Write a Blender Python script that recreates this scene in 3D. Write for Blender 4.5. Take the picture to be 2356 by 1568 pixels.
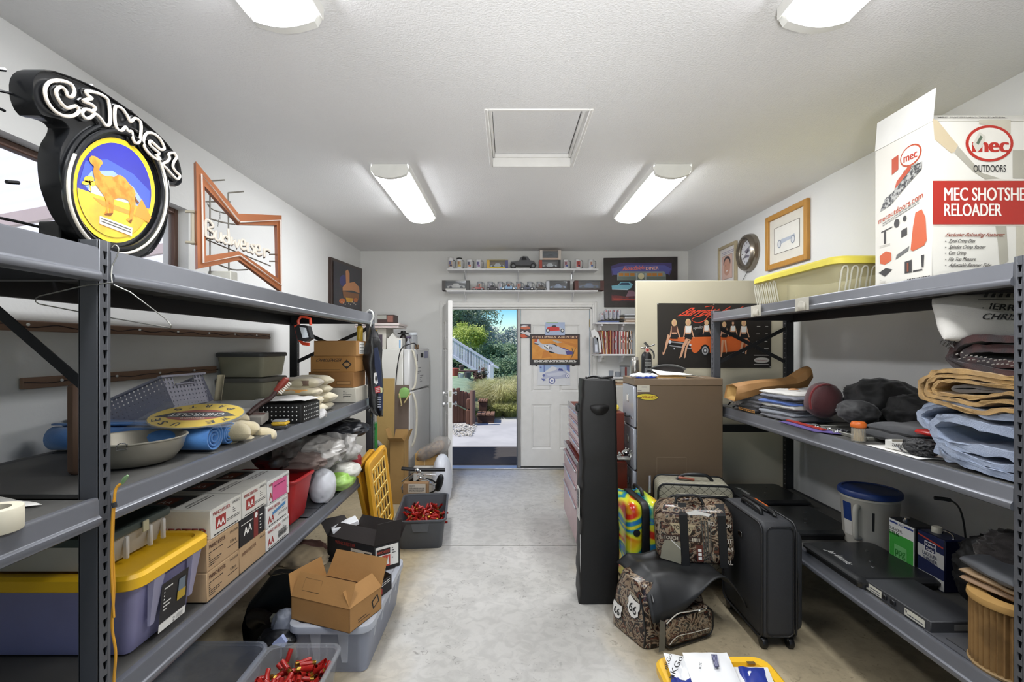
import bpy, bmesh, math, random
from mathutils import Vector, Matrix, noise
sc = bpy.context.scene
COL = sc.collection
for o in list(bpy.data.objects): bpy.data.objects.remove(o)
R = math.radians; PI = math.pi
# ------------------------------------------------ camera, world, light, exposure
K, CX, CY, CH = 1110.0, 1170.0, 798.0, 1.55           # focal length in pixels, principal point, eye height
cd = bpy.data.cameras.new('camera'); cam = bpy.data.objects.new('camera', cd); COL.objects.link(cam)
cam.location = (0, 0, CH); cam.rotation_euler = (PI/2, 0, 0)
cd.sensor_width = 36; cd.lens = 36*K/2356; cd.shift_x = (1178-CX)/2356; cd.shift_y = (CY-784)/2356
cd.clip_start = 0.05; cd.clip_end = 500
sc.camera = cam
sc.view_settings.view_transform = 'Standard'; sc.view_settings.look = 'None'
sc.view_settings.gamma = 1; sc.view_settings.use_curve_mapping = False
sc.view_settings.exposure = 0.32
sun = bpy.data.lights.new('sun', 'SUN'); sun.energy = 4.2; sun.angle = R(.8); sun.color = (1, .95, .87)
so = bpy.data.objects.new('sun', sun); COL.objects.link(so); so.rotation_euler = (R(8), R(-36), 0)
w = bpy.data.worlds.new('world'); sc.world = w; w.use_nodes = True
nt = w.node_tree; N = nt.nodes; L = nt.links; N.clear()
sky = N.new('ShaderNodeTexSky'); sky.sky_type = 'NISHITA'; sky.sun_disc = False
sky.sun_elevation = R(52); sky.sun_rotation = R(-110); sky.altitude = 200; sky.dust_density = .15; sky.ozone_density = 3
tc = N.new('ShaderNodeTexCoord'); mp = N.new('ShaderNodeMapping'); mp.inputs['Scale'].default_value = (2, 2, 6)
nz = N.new('ShaderNodeTexNoise'); nz.inputs['Scale'].default_value = 2.2; nz.inputs['Detail'].default_value = 7
rp = N.new('ShaderNodeValToRGB'); rp.color_ramp.elements[0].position = .50; rp.color_ramp.elements[1].position = .78
mx = N.new('ShaderNodeMixRGB'); mx.inputs[2].default_value = (7, 7.2, 7.6, 1)
hs = N.new('ShaderNodeHueSaturation'); hs.inputs['Saturation'].default_value = 2.1; hs.inputs['Hue'].default_value = .515
bgn = N.new('ShaderNodeBackground'); bgn.inputs[1].default_value = .13; ow = N.new('ShaderNodeOutputWorld')
L.new(tc.outputs['Generated'], mp.inputs[0]); L.new(mp.outputs[0], nz.inputs['Vector']); L.new(nz.outputs[0], rp.inputs[0])
L.new(rp.outputs[0], mx.inputs[0]); L.new(sky.outputs[0], hs.inputs['Color']); L.new(hs.outputs[0], mx.inputs[1])
L.new(mx.outputs[0], bgn.inputs[0]); L.new(bgn.outputs[0], ow.inputs[0])
# added unseen fill light behind the camera, for an assumed open garage door
al = bpy.data.lights.new('rear_fill_light', 'AREA'); al.shape = 'RECTANGLE'; al.size = 3.4; al.size_y = 2.2; al.energy = 6
al.color = (.93, .97, 1)
ao = bpy.data.objects.new('rear_fill_light', al); COL.objects.link(ao); ao.location = (.2, -2.3, 1.45); ao.rotation_euler = (R(100), 0, 0)
# the photographer's flash, bounced off the ceiling
fl = bpy.data.lights.new('bounce_flash', 'AREA'); fl.shape = 'DISK'; fl.size = .3; fl.energy = 13; fl.spread = R(84)
fo = bpy.data.objects.new('bounce_flash', fl); COL.objects.link(fo); fo.location = (.15, -.25, 1.35); fo.rotation_euler = (R(180-63), 0, 0)
LENS = 29.0        # fluorescent lens emission
# ------------------------------------------------ projection helpers (photograph pixel -> point on a real plane)
def V(*a): return Vector(a)
def at(px, py, Y): return V((px-CX)*Y/K, Y, CH-(py-CY)*Y/K)
def atX(px, py, X): return at(px, py, X*K/(px-CX))
def atZ(px, py, Z): return at(px, py, (CH-Z)*K/(py-CY))
class Pl:
    def __init__(s, p0, n): s.p = Vector(p0); s.n = Vector(n).normalized()
    def __call__(s, px, py, o=0):
        d = V((px-CX)/K, 1, (CY-py)/K); C = V(0, 0, CH)
        return C+d*((s.p-C).dot(s.n)/d.dot(s.n))+s.n*o
class Fr:                       # frame in metres: origin, u (right), v (up); call with (u, v, offset)
    def __init__(s, o, u, v): s.o = Vector(o); s.u = Vector(u).normalized(); s.v = Vector(v).normalized(); s.n = s.u.cross(s.v)
    def __call__(s, x, y, o=0): return s.o+s.u*x+s.v*y+s.n*o
# ------------------------------------------------ materials
def lin(c): return c/12.92 if c <= .04045 else ((c+.055)/1.055)**2.4
def hx(h): return tuple(lin(int(h[i:i+2], 16)/255) for i in (0, 2, 4))+(1,)
_m = {}
def mt(h, rough=.5, metal=0, kind='p', amt=.08, sc_=12, h2=None, bump=0, alpha=.4, em=0, spec=.5):
    key = (h, rough, metal, kind, amt, sc_, h2, bump, alpha, em, spec)
    if key in _m: return _m[key]
    m = bpy.data.materials.new(kind+'_'+h); m.use_nodes = True; n = m.node_tree.nodes; l = m.node_tree.links
    b = n['Principled BSDF']; b.inputs['Roughness'].default_value = rough; b.inputs['Metallic'].default_value = metal
    b.inputs['Specular IOR Level'].default_value = spec
    c = hx(h); out = n['Material Output']
    tcn = n.new('ShaderNodeTexCoord'); t = n.new('ShaderNodeTexNoise'); t.inputs['Scale'].default_value = sc_; t.inputs['Detail'].default_value = 4
    mpn = n.new('ShaderNodeMapping'); l.new(tcn.outputs['Object'], mpn.inputs[0]); l.new(mpn.outputs[0], t.inputs['Vector'])
    mixn = n.new('ShaderNodeMixRGB'); l.new(t.outputs[0], mixn.inputs[0])
    c2 = hx(h2) if h2 else None
    if kind == 'wood': mpn.inputs['Scale'].default_value = (8, 8, .8); t.inputs['Distortion'].default_value = 1.2
    if kind in ('woody',): mpn.inputs['Scale'].default_value = (8, .8, 8)
    if c2:
        r = n.new('ShaderNodeValToRGB'); r.color_ramp.elements[0].position = .42; r.color_ramp.elements[1].position = .58
        l.new(t.outputs[0], r.inputs[0]); l.new(r.outputs[0], mixn.inputs[0])
        mixn.inputs[1].default_value = c; mixn.inputs[2].default_value = c2
    else:
        mixn.inputs[1].default_value = tuple(x*(1-amt) for x in c[:3])+(1,); mixn.inputs[2].default_value = tuple(min(1, x*(1+amt)) for x in c[:3])+(1,)
    l.new(mixn.outputs[0], b.inputs['Base Color'])
    if kind == 'cloth':
        b.inputs['Sheen Weight'].default_value = .25; bump = bump or .25
    if bump:
        t2 = n.new('ShaderNodeTexNoise'); t2.inputs['Scale'].default_value = 260 if kind == 'cloth' else sc_*6; t2.inputs['Detail'].default_value = 3
        l.new(tcn.outputs['Object'], t2.inputs['Vector'])
        bp = n.new('ShaderNodeBump'); bp.inputs['Strength'].default_value = bump; bp.inputs['Distance'].default_value = .004
        l.new(t2.outputs[0], bp.inputs['Height']); l.new(bp.outputs[0], b.inputs['Normal'])
    if kind == 'clear':
        tr = n.new('ShaderNodeBsdfTransparent'); ms = n.new('ShaderNodeMixShader'); ms.inputs[0].default_value = alpha
        tr.inputs[0].default_value = tuple(.6+.4*x for x in c[:3])+(1,)
        l.new(tr.outputs[0], ms.inputs[1]); l.new(b.outputs[0], ms.inputs[2]); l.new(ms.outputs[0], out.inputs[0])
    if kind == 'leaf':
        ts = n.new('ShaderNodeBsdfTranslucent'); l.new(mixn.outputs[0], ts.inputs[0]); ms = n.new('ShaderNodeMixShader'); ms.inputs[0].default_value = alpha
        l.new(b.outputs[0], ms.inputs[1]); l.new(ts.outputs[0], ms.inputs[2]); l.new(ms.outputs[0], out.inputs[0])
    if em: b.inputs['Emission Color'].default_value = c; b.inputs['Emission Strength'].default_value = em
    _m[key] = m; return m
# ------------------------------------------------ mesh builder
class G:
    def __init__(s, mat): s.v = []; s.f = []; s.mi = []; s.mats = []; s.use(mat)
    def use(s, mat):
        if mat not in s.mats: s.mats.append(mat)
        s.c = s.mats.index(mat); return s
    def add(s, vs, fs, M=None):
        k = len(s.v); s.v += [(M @ Vector(p)) if M else Vector(p) for p in vs]
        s.f += [tuple(i+k for i in f) for f in fs]; s.mi += [s.c]*len(fs); return s
    def box(s, a, b, bev=0, M=None):
        a, b = [min(x, y) for x, y in zip(a, b)], [max(x, y) for x, y in zip(a, b)]
        C = [(i, j, k) for i in (0, 1) for j in (0, 1) for k in (0, 1)]
        bev = min(bev, .45*min(b[t]-a[t] for t in range(3)))
        if bev <= 0:
            vs = [tuple((a, b)[c[t]][t] for t in range(3)) for c in C]
            fs = [(0, 1, 3, 2), (4, 6, 7, 5), (0, 4, 5, 1), (2, 3, 7, 6), (0, 2, 6, 4), (1, 5, 7, 3)]
            return s.add(vs, fs, M)
        vs = []; ix = {}
        for c in C:
            for ax in range(3):
                p = [(a, b)[c[t]][t] for t in range(3)]
                for t in range(3):
                    if t != ax: p[t] += bev*(1 if c[t] == 0 else -1)
                ix[c, ax] = len(vs); vs.append(p)
        fs = []
        for ax in range(3):
            p, q = [t for t in range(3) if t != ax]
            for sd in (0, 1):
                f = []
                for u, v in ((0, 0), (1, 0), (1, 1), (0, 1)):
                    c = [0, 0, 0]; c[ax] = sd; c[p] = u; c[q] = v; f.append(ix[tuple(c), ax])
                fs.append(f)
            for u in (0, 1):
                for v in (0, 1):
                    c0 = [0, 0, 0]; c0[p] = u; c0[q] = v; c1 = list(c0); c1[ax] = 1; c0 = tuple(c0); c1 = tuple(c1)
                    fs.append((ix[c0, p], ix[c1, p], ix[c1, q], ix[c0, q]))
        for c in C: fs.append((ix[c, 0], ix[c, 1], ix[c, 2]))
        return s.add(vs, fs, M)
    def loft(s, rings, cap0=True, cap1=True, closed=True, M=None):
        n = len(rings[0]); vs = [p for r in rings for p in r]; fs = []
        for i in range(len(rings)-1):
            for j in range(n if closed else n-1):
                k = (j+1) % n; fs.append((i*n+j, i*n+k, (i+1)*n+k, (i+1)*n+j))
        if cap0 and closed: fs.append(tuple(range(n))[::-1])
        if cap1 and closed: fs.append(tuple((len(rings)-1)*n+j for j in range(n)))
        return s.add(vs, fs, M)
    def tube(s, pts, r, seg=8, closed=False):
        pts = [Vector(p) for p in pts]; n = len(pts); rs = r if isinstance(r, (list, tuple)) else [r]*n
        rings = []; up = None
        for i in range(n):
            a = pts[(i-1) % n] if (closed or i > 0) else pts[i]; b = pts[(i+1) % n] if (closed or i < n-1) else pts[i]
            t = (b-a).normalized() if (b-a).length > 1e-9 else V(0, 0, 1)
            if up is None: up = t.orthogonal().normalized()
            up = (up-t*up.dot(t)); up = up.normalized() if up.length > 1e-6 else t.orthogonal().normalized()
            w_ = t.cross(up)
            rings.append([pts[i]+(up*math.cos(2*PI*k/seg)+w_*math.sin(2*PI*k/seg))*rs[i] for k in range(seg)])
        if closed: rings.append(rings[0])
        return s.loft(rings, not closed, not closed)
    def lathe(s, prof, c=(0, 0, 0), seg=24, M=None, cap=True):
        c = Vector(c)
        rings = [[c+V(r*math.cos(2*PI*k/seg), r*math.sin(2*PI*k/seg), z) for k in range(seg)] for r, z in prof]
        return s.loft(rings, cap, cap, M=M)
    def ext(s, pts, vec):
        pts = [Vector(p) for p in pts]; vec = Vector(vec); n = len(pts)
        fs = [tuple(range(n))[::-1], tuple(range(n, 2*n))]+[(i, (i+1) % n, n+(i+1) % n, n+i) for i in range(n)]
        return s.add(pts+[p+vec for p in pts], fs)
    def poly(s, pts): return s.add(pts, [tuple(range(len(pts)))])
    def blob(s, c, sz, e=.6, amp=0, fr=6, seed=0, nu=22, nv=12, M=None):
        vs = []; c = Vector(c)
        def sp(x, p): return math.copysign(abs(x)**p, x)
        for j in range(nv+1):
            b = -PI/2+PI*j/nv
            for i in range(nu):
                a = 2*PI*i/nu
                p = V(sp(math.cos(b), e)*sp(math.cos(a), e), sp(math.cos(b), e)*sp(math.sin(a), e), sp(math.sin(b), .8))
                q = V(p.x*sz[0]/2, p.y*sz[1]/2, p.z*sz[2]/2)
                if amp:
                    d = noise.noise_vector((q*fr)+V(seed*7.1, seed*3.3, seed)); q += d*amp
                vs.append(q if M else q+c)
        fs = [(j*nu+i, j*nu+(i+1) % nu, (j+1)*nu+(i+1) % nu, (j+1)*nu+i) for j in range(nv) for i in range(nu)]
        if M: M = Matrix.Translation(c) @ M
        return s.add(vs, fs, M)
    def pillow(s, c, sz, M=None, amp=.003, seed=0, n=14, p=4, fr=8):
        vs = []; fs = []; k = n+1
        for sd in (1, -1):
            for j in range(k):
                for i in range(k):
                    u, v = math.sin(PI/2*(2*i/n-1)), math.sin(PI/2*(2*j/n-1)); h = (max(0, 1-abs(u)**p)*max(0, 1-abs(v)**p))**.5
                    q = V(sz[0]/2*u*(1-.05*v*v), sz[1]/2*v*(1-.05*u*u), sd*sz[2]/2*h); q += noise.noise_vector(V(u*sz[0], v*sz[1], 0)*fr+V(seed*3.7, seed, sd*h))*amp
                    vs.append(q+Vector(c) if M is None else Vector(c)+M @ q)
        for t_ in (0, 1):
            for j in range(n):
                for i in range(n): a = t_*k*k+j*k+i; fs.append((a, a+1, a+k+1, a+k))
        # close the border
        for i in range(n):
            for a, b_ in ((i, i+1), (n*k+i, n*k+i+1), (i*k, (i+1)*k), (i*k+n, (i+1)*k+n)): fs.append((a, b_, b_+k*k, a+k*k))
        return s.add(vs, fs)
    def crum(s, c, sz, seed=0, amp=.25, fr=3, nu=56, nv=34, e=.8, flat=0):
        """crumpled plastic: ellipsoid displaced by ridged noise"""
        vs = []; c = Vector(c)
        for j in range(nv+1):
            b = -PI/2+PI*j/nv
            for i in range(nu):
                a = 2*PI*i/nu; d = V(math.cos(b)*math.cos(a), math.cos(b)*math.sin(a), math.sin(b)); q = d*fr+V(seed*5.3, seed*1.7, seed)
                k = 1-amp*(abs(noise.noise(q))*1.6+abs(noise.noise(q*2.1))*.7+abs(noise.noise(q*4))*.18); z = d.z*k
                if flat: z = max(z, -flat)
                sg = lambda x: math.copysign(abs(x)**e, x)
                vs.append(c+V(sg(d.x*k)*sz[0]/2, sg(d.y*k)*sz[1]/2, z*sz[2]/2))
        return s.add(vs, [(j*nu+i, j*nu+(i+1) % nu, (j+1)*nu+(i+1) % nu, (j+1)*nu+i) for j in range(nv) for i in range(nu)])
    def grid(s, fn, nu=20, nv=20):
        vs = [fn(i/nu, j/nv) for j in range(nv+1) for i in range(nu+1)]
        fs = [(j*(nu+1)+i, j*(nu+1)+i+1, (j+1)*(nu+1)+i+1, (j+1)*(nu+1)+i) for j in range(nv) for i in range(nu)]
        return s.add(vs, fs)
    # flat print laid on a surface: polygons in the coordinates of a plane function f
    def pp(s, f, pts, o=.0006): return s.poly([f(x, y, o) for x, y in pts])
    def rc(s, f, x0, y0, x1, y1, o=.0006): return s.pp(f, [(x0, y0), (x1, y0), (x1, y1), (x0, y1)], o)
    def el(s, f, x, y, rx, ry, o=.0006, n=28, rot=0):
        cr, sr = math.cos(rot), math.sin(rot)
        return s.pp(f, [(x+rx*math.cos(2*PI*k/n)*cr-ry*math.sin(2*PI*k/n)*sr, y+rx*math.cos(2*PI*k/n)*sr+ry*math.sin(2*PI*k/n)*cr) for k in range(n)], o)
    def txt(s, t, f, p0, p1, h, o=.0012, bold=.0, shear=0, flip=False, mir=False):
        """baseline from p0 to p1 (plane coordinates), h = cap height vector in the same coordinates (dx, dy) or dy"""
        vs, fs, x0, x1 = tmesh(t, 0)
        hv = h if isinstance(h, tuple) else (0, -h)
        O = f(p0[0], p0[1], o); U = f(p1[0], p1[1], o)-O; Vv = f(p0[0]+hv[0], p0[1]+hv[1], o)-O
        if mir: O, U = O+U, -U
        k = 1/(x1-x0)
        nn_ = U.cross(Vv).normalized()*.00004
        for i, d in enumerate((0,) if bold <= 0 else (-bold, 0, bold)): s.add([O+U*((x-x0+d)*k+shear*y*.1)+Vv*y+nn_*i for x, y in vs], fs)
        return s
    def lines(s, f, x0, y0, x1, y1, n, dens=.8, o=.0008, seed=1, slope=0, th=.4):
        rnd = random.Random(seed); dy = (y1-y0)/n
        for i in range(n):
            x = x0; y = y0+i*dy
            while x < x1-(x1-x0)*.03:
                w_ = (x1-x0)*rnd.uniform(.04, .13); w_ = min(w_, x1-x)
                ya = y+slope*(x-x0); yb = y+slope*(x+w_-x0)
                s.pp(f, [(x, ya), (x+w_, yb), (x+w_, yb+dy*th), (x, ya+dy*th)], o)
                x += w_+(x1-x0)*.02
                if rnd.random() > dens: break
        return s
_t = {}
def tmesh(t, bold=0):
    if (t, bold) in _t: return _t[t, bold]
    c = bpy.data.curves.new('t', 'FONT'); c.body = t; c.size = 1; c.offset = bold; c.resolution_u = 3; c.fill_mode = 'FRONT'
    o = bpy.data.objects.new('t', c); m = o.to_mesh()
    vs = [(v.co.x, v.co.y/.69) for v in m.vertices]; fs = [tuple(p.vertices) for p in m.polygons]
    o.to_mesh_clear(); bpy.data.objects.remove(o); bpy.data.curves.remove(c)
    xs = [v[0] for v in vs] or [0, 1]
    _t[t, bold] = (vs, fs, min(xs), max(xs)); return _t[t, bold]
def mesh_of(name, g, off, angle=38):
    me = bpy.data.meshes.new(name); me.from_pydata([tuple(v-off) for v in g.v], [], g.f)
    for m in g.mats: me.materials.append(m)
    me.polygons.foreach_set('material_index', g.mi)
    bm = bmesh.new(); bm.from_mesh(me); bmesh.ops.recalc_face_normals(bm, faces=bm.faces); bm.to_mesh(me); bm.free()
    me.polygons.foreach_set('use_smooth', [True]*len(me.polygons)); me.set_sharp_from_angle(angle=R(angle)); me.update()
    return me
class T:
    """a thing: parts are collected in world coordinates, fin() makes the Empty at its base and parents them"""
    ALL = []
    def __init__(s, name, label, cat, group=None, kind=None): s.a = (name, label, cat, group, kind); s.P = []; s.root = None; T.ALL.append(s)
    def p(s, name, g, label=None, par=None, solid=0, kind=None, angle=38):
        s.P.append((name, g, label, par, solid, kind, angle)); return len(s.P)-1
    def fin(s):
        if s.root: return s.root
        name, label, cat, group, kind = s.a
        vs = [v for p in s.P for v in p[1].v]
        b = V((min(v.x for v in vs)+max(v.x for v in vs))/2, (min(v.y for v in vs)+max(v.y for v in vs))/2, min(v.z for v in vs))
        if len(s.P) == 1 and s.P[0][0] is None: root = bpy.data.objects.new(name, mesh_of(name, s.P[0][1], b, s.P[0][6])); s.mods(root, s.P[0])
        else: root = bpy.data.objects.new(name, None); root.empty_display_size = .05
        root.location = b; COL.objects.link(root)
        root['label'] = label; root['category'] = cat
        if group: root['group'] = group
        if kind: root['kind'] = kind
        if not (len(s.P) == 1 and s.P[0][0] is None):
            obs = []
            for p in s.P:
                o = bpy.data.objects.new(p[0], mesh_of(p[0], p[1], b, p[6])); COL.objects.link(o)
                o.parent = obs[p[3]] if p[3] is not None else root
                if p[2]: o['label'] = p[2]
                if p[5]: o['kind'] = p[5]
                s.mods(o, p); obs.append(o)
        s.root = root; return root
    def mods(s, o, p):
        if p[4]: md = o.modifiers.new('solid', 'SOLIDIFY'); md.thickness = p[4]; md.offset = 0
def one(name, g, label, cat, group=None, kind=None, solid=0, angle=38):
    t = T(name, label, cat, group, kind); t.p(None, g, solid=solid, angle=angle); return t
def struct(name, g, parent=None, solid=0):
    o = bpy.data.objects.new(name, mesh_of(name, g, V(0, 0, 0))); COL.objects.link(o)
    if parent: o.parent = parent
    else: o['kind'] = 'structure'
    if solid: md = o.modifiers.new('solid', 'SOLIDIFY'); md.thickness = solid
    return o
def dup(root, loc, rot=None, label=None, group=None):
    r = root.copy(); COL.objects.link(r); r.location = loc
    if rot is not None: r.rotation_euler = rot
    if label: r['label'] = label
    if group: r['group'] = group
    for ch in list(root.children):
        c = ch.copy(); COL.objects.link(c); c.parent = r
        for gch in ch.children:
            d = gch.copy(); COL.objects.link(d); d.parent = c
    return r
def rr(w_, d, r, z, cx=0, cy=0, n=4):
    r = min(r, w_/2*.99, d/2*.99); out = []
    for qx, qy, a0 in ((1, 1, 0), (-1, 1, 90), (-1, -1, 180), (1, -1, 270)):
        for k in range(n+1):
            a = R(a0+90*k/n); out.append(V(cx+qx*(w_/2-r)+r*math.cos(a), cy+qy*(d/2-r)+r*math.sin(a), z))
    return out
def X3(c, u, v):                # matrix from centre and two horizontal-ish axes (x along u, z along v)
    u = Vector(u).normalized(); v = Vector(v).normalized(); v = (v-u*u.dot(v)).normalized(); y = v.cross(u)
    return Matrix.Translation(Vector(c)) @ Matrix((u, y, v)).transposed().to_4x4()
def RZ(c, a): return Matrix.Translation(Vector(c)) @ Matrix.Rotation(a, 4, 'Z')
def smooth_pts(pts, n=4, closed=False):
    pts = [Vector(p) for p in pts]; out = []; m = len(pts)
    for i in range(m if closed else m-1):
        p0 = pts[(i-1) % m] if (closed or i > 0) else pts[i]; p1 = pts[i]; p2 = pts[(i+1) % m]; p3 = pts[(i+2) % m] if (closed or i+2 < m) else p2
        for k in range(n):
            t = k/n; out.append(.5*((2*p1)+(p2-p0)*t+(2*p0-5*p1+4*p2-p3)*t*t+(3*p1-p0-3*p2+p3)*t**3))
    if not closed: out.append(pts[-1])
    return out
def rbox(g, M, w_, d, h, r, b, n=5, lift=0):
    """rounded case: outline w x h (local x, z), depth d along local y, edge rounding b"""
    S = Matrix(((1, 0, 0, 0), (0, 0, 1, 0), (0, 1, 0, 0), (0, 0, 0, 1)))
    rings = [rr(w_-2*b*(1-math.sin(a)), h-2*b*(1-math.sin(a)), max(r-b*(1-math.sin(a)), .004), -d/2+b*(1-math.cos(a)), 0, h/2+lift, n) for a in (0, R(30), R(60), R(90))]
    rings += [rr(w_-2*b*(1-math.sin(a)), h-2*b*(1-math.sin(a)), max(r-b*(1-math.sin(a)), .004), d/2-b*(1-math.cos(a)), 0, h/2+lift, n) for a in (R(90), R(60), R(30), 0)]
    return g.loft(rings, M=M @ S)
def ribbon(g, pts, th, x0, x1, X, amp=.004, seed=0, sm=5, f=None):
    """folded cloth edge drawn in the plane X, carried back from x0 to x1; th in metres"""
    P = smooth_pts([atX(px, py, X) for px, py in pts], sm); n = len(P); A = []; B = []
    for i in range(n):
        t_ = (P[min(i+1, n-1)]-P[max(i-1, 0)]); nn_ = V(0, -t_.z, t_.y).normalized(); wv = 1+.18*noise.noise(V(i*.35, seed, 0)); k = th/2*wv*(1 if 0 < i < n-1 else .6)
        A.append(P[i]+nn_*k); B.append(P[i]-nn_*k)
    O = A+B[::-1]; c = sum(O, V(0, 0, 0))/len(O)
    rings = []
    for k in range(9):
        x = x0+(x1-x0)*k/8+(.0)
        sh = 0.004 if k in (0, 8) else 0
        rings.append([V(x+amp*2*noise.noise(V(i*.3, k*.8, seed)), q.y+amp*noise.noise(V(i*.4, k*.7, seed+5)), q.z+amp*noise.noise(V(i*.4, k*.7, seed+9))) for i, q in enumerate(O)])
    return g.loft(rings)
BLACK = mt('121213', .45); DARK = mt('2a2b2d', .5); CHROME = mt('c8cacc', .18, 1); WHITE = mt('e9e8e4', .5); CARD = mt('a98050', .8, kind='card', bump=.15)
INK = mt('1b1b1c', .6); RED = mt('b3221d', .5); PAPER = mt('eceae4', .7)
# ================================================ THE SETTING
XL, XR, YB, ZC = -1.87, 2.27, 6.10, 2.764
def wallmat(name, h, sc1, st):
    m = mt(h, .85, kind=name, amt=.03, sc_=3).copy(); m.name = name
    n = m.node_tree.nodes; l = m.node_tree.links; b = n['Principled BSDF']
    g = n.new('ShaderNodeNewGeometry'); t = n.new('ShaderNodeTexNoise'); t.inputs['Scale'].default_value = sc1; t.inputs['Detail'].default_value = 3
    bp = n.new('ShaderNodeBump'); bp.inputs['Strength'].default_value = st; bp.inputs['Distance'].default_value = .01
    l.new(g.outputs['Position'], t.inputs['Vector']); l.new(t.outputs[0], bp.inputs['Height']); l.new(bp.outputs[0], b.inputs['Normal'])
    return m
MWALL = wallmat('wall_paint', 'dddddb', 60, .10); MCEIL = wallmat('ceiling_texture', 'e4e4e4', 110, .35)
MTRIM = mt('e2e1de', .4)
# floor: concrete, two slabs parted by a joint
mf = bpy.data.materials.new('concrete_floor'); mf.use_nodes = True; n = mf.node_tree.nodes; l = mf.node_tree.links; b = n['Principled BSDF']
g_ = n.new('ShaderNodeNewGeometry')
def nz_(s, d=6, dist=0):
    t = n.new('ShaderNodeTexNoise'); t.inputs['Scale'].default_value = s; t.inputs['Detail'].default_value = d; t.inputs['Distortion'].default_value = dist
    l.new(g_.outputs['Position'], t.inputs['Vector']); return t
def ramp(src, a, ca, b_, cb):
    r = n.new('ShaderNodeValToRGB'); r.color_ramp.elements[0].position = a; r.color_ramp.elements[0].color = ca
    r.color_ramp.elements[1].position = b_; r.color_ramp.elements[1].color = cb; l.new(src, r.inputs[0]); return r
def mixc(f, a, b_, mode='MIX'):
    m = n.new('ShaderNodeMixRGB'); m.blend_type = mode
    for i, x in ((0, f), (1, a), (2, b_)):
        if hasattr(x, 'is_output'): l.new(x, m.inputs[i])
        else: m.inputs[i].default_value = x
    return m
c1 = ramp(nz_(1.3, 8, .5).outputs[0], .35, hx('b8b6b0'), .68, hx('cfcdc8'))
c2 = ramp(nz_(14, 8, .8).outputs[0], .40, (.62, .62, .62, 1), .56, (1, 1, 1, 1))
m1 = mixc(.35, c1.outputs[0], c2.outputs[0], 'MULTIPLY')
sp = ramp(nz_(30, 6, 1.5).outputs[0], .60, (1, 1, 1, 1), .70, (.55, .54, .53, 1)); patch = ramp(nz_(2.1, 4, .4).outputs[0], .42, (0, 0, 0, 1), .58, (1, 1, 1, 1))
m2 = mixc(patch.outputs[0], m1.outputs[0], mixc(1, m1.outputs[0], sp.outputs[0], 'MULTIPLY').outputs[0])
# paler middle, tan tone along both sides of the aisle
sx = n.new('ShaderNodeSeparateXYZ'); l.new(g_.outputs['Position'], sx.inputs[0])
ad = n.new('ShaderNodeMath'); ad.operation = 'SUBTRACT'; l.new(sx.outputs[0], ad.inputs[0]); ad.inputs[1].default_value = -.02
ab = n.new('ShaderNodeMath'); ab.operation = 'ABSOLUTE'; l.new(ad.outputs[0], ab.inputs[0])
wn = nz_(1.7, 5, .6); wm = n.new('ShaderNodeMath'); wm.operation = 'MULTIPLY_ADD'; l.new(wn.outputs[0], wm.inputs[0]); wm.inputs[1].default_value = .5; l.new(ab.outputs[0], wm.inputs[2])
tan = ramp(wm.outputs[0], .74, (0, 0, 0, 1), 1.05, (1, 1, 1, 1))
m3 = mixc(tan.outputs[0], m2.outputs[0], mixc(1, m2.outputs[0], hx('e6d6b6'), 'MULTIPLY').outputs[0])
l.new(m3.outputs[0], b.inputs['Base Color']); b.inputs['Roughness'].default_value = .55
bp = n.new('ShaderNodeBump'); bp.inputs['Strength'].default_value = .25; bp.inputs['Distance'].default_value = .004; l.new(nz_(60, 5).outputs[0], bp.inputs['Height']); l.new(bp.outputs[0], b.inputs['Normal'])
g = G(mf); g.box((XL-.1, -2.4, -.1), (XR+.1, 3.767, 0)); g.box((XL-.1, 3.779, -.1), (XR+.1, 6.2, 0)); g.use(mt('5a5751', .9)); g.box((XL, 3.76, -.1), (XR, 3.785, -.008))
struct('floor', g)
# ceiling with the hatch recess
hx0, hx1, hy0, hy1 = -.125, .435, 2.46, 3.25
g = G(MCEIL); Z0, Z1 = ZC, ZC+.14
g.box((XL-.15, -2.4, Z0), (hx0, 6.25, Z1)); g.box((hx1, -2.4, Z0), (XR+.15, 6.25, Z1)); g.box((hx0, -2.4, Z0), (hx1, hy0, Z1)); g.box((hx0, hy1, Z0), (hx1, 6.25, Z1))
g.box((hx0-.1, hy0-.1, Z1), (hx1+.1, hy1+.1, Z1+.05))
g.box((-2.3, -2.6, Z1+.05), (2.7, 6.3, Z1+.3))
ceil = struct('ceiling', g)
g = G(MTRIM)
for a, b_ in (((hx0, hy0), (hx0+.02, hy1)), ((hx1-.02, hy0), (hx1, hy1)), ((hx0+.02, hy0), (hx1-.02, hy0+.02)), ((hx0+.02, hy1-.02), (hx1-.02, hy1))):
    g.box((a[0], a[1], Z0-.006), (b_[0], b_[1], Z1-.001), .004)
for a, b_ in (((hx0+.02, hy0+.02), (hx0+.035, hy1-.02)), ((hx1-.035, hy0+.02), (hx1-.02, hy1-.02)), ((hx0+.02, hy1-.035), (hx1-.02, hy1-.02))):
    g.box((a[0], a[1], Z0+.05), (b_[0], b_[1], Z0+.075), .003)
o = struct('trim_1', g); 
g = G(MCEIL); g.box((hx0+.037, hy0+.022, Z0+.077), (hx1-.037, hy1-.037, Z0+.095), .003)
one('attic_hatch_panel', g, 'white textured attic hatch panel lying in its recess in the ceiling', 'hatch')
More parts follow.
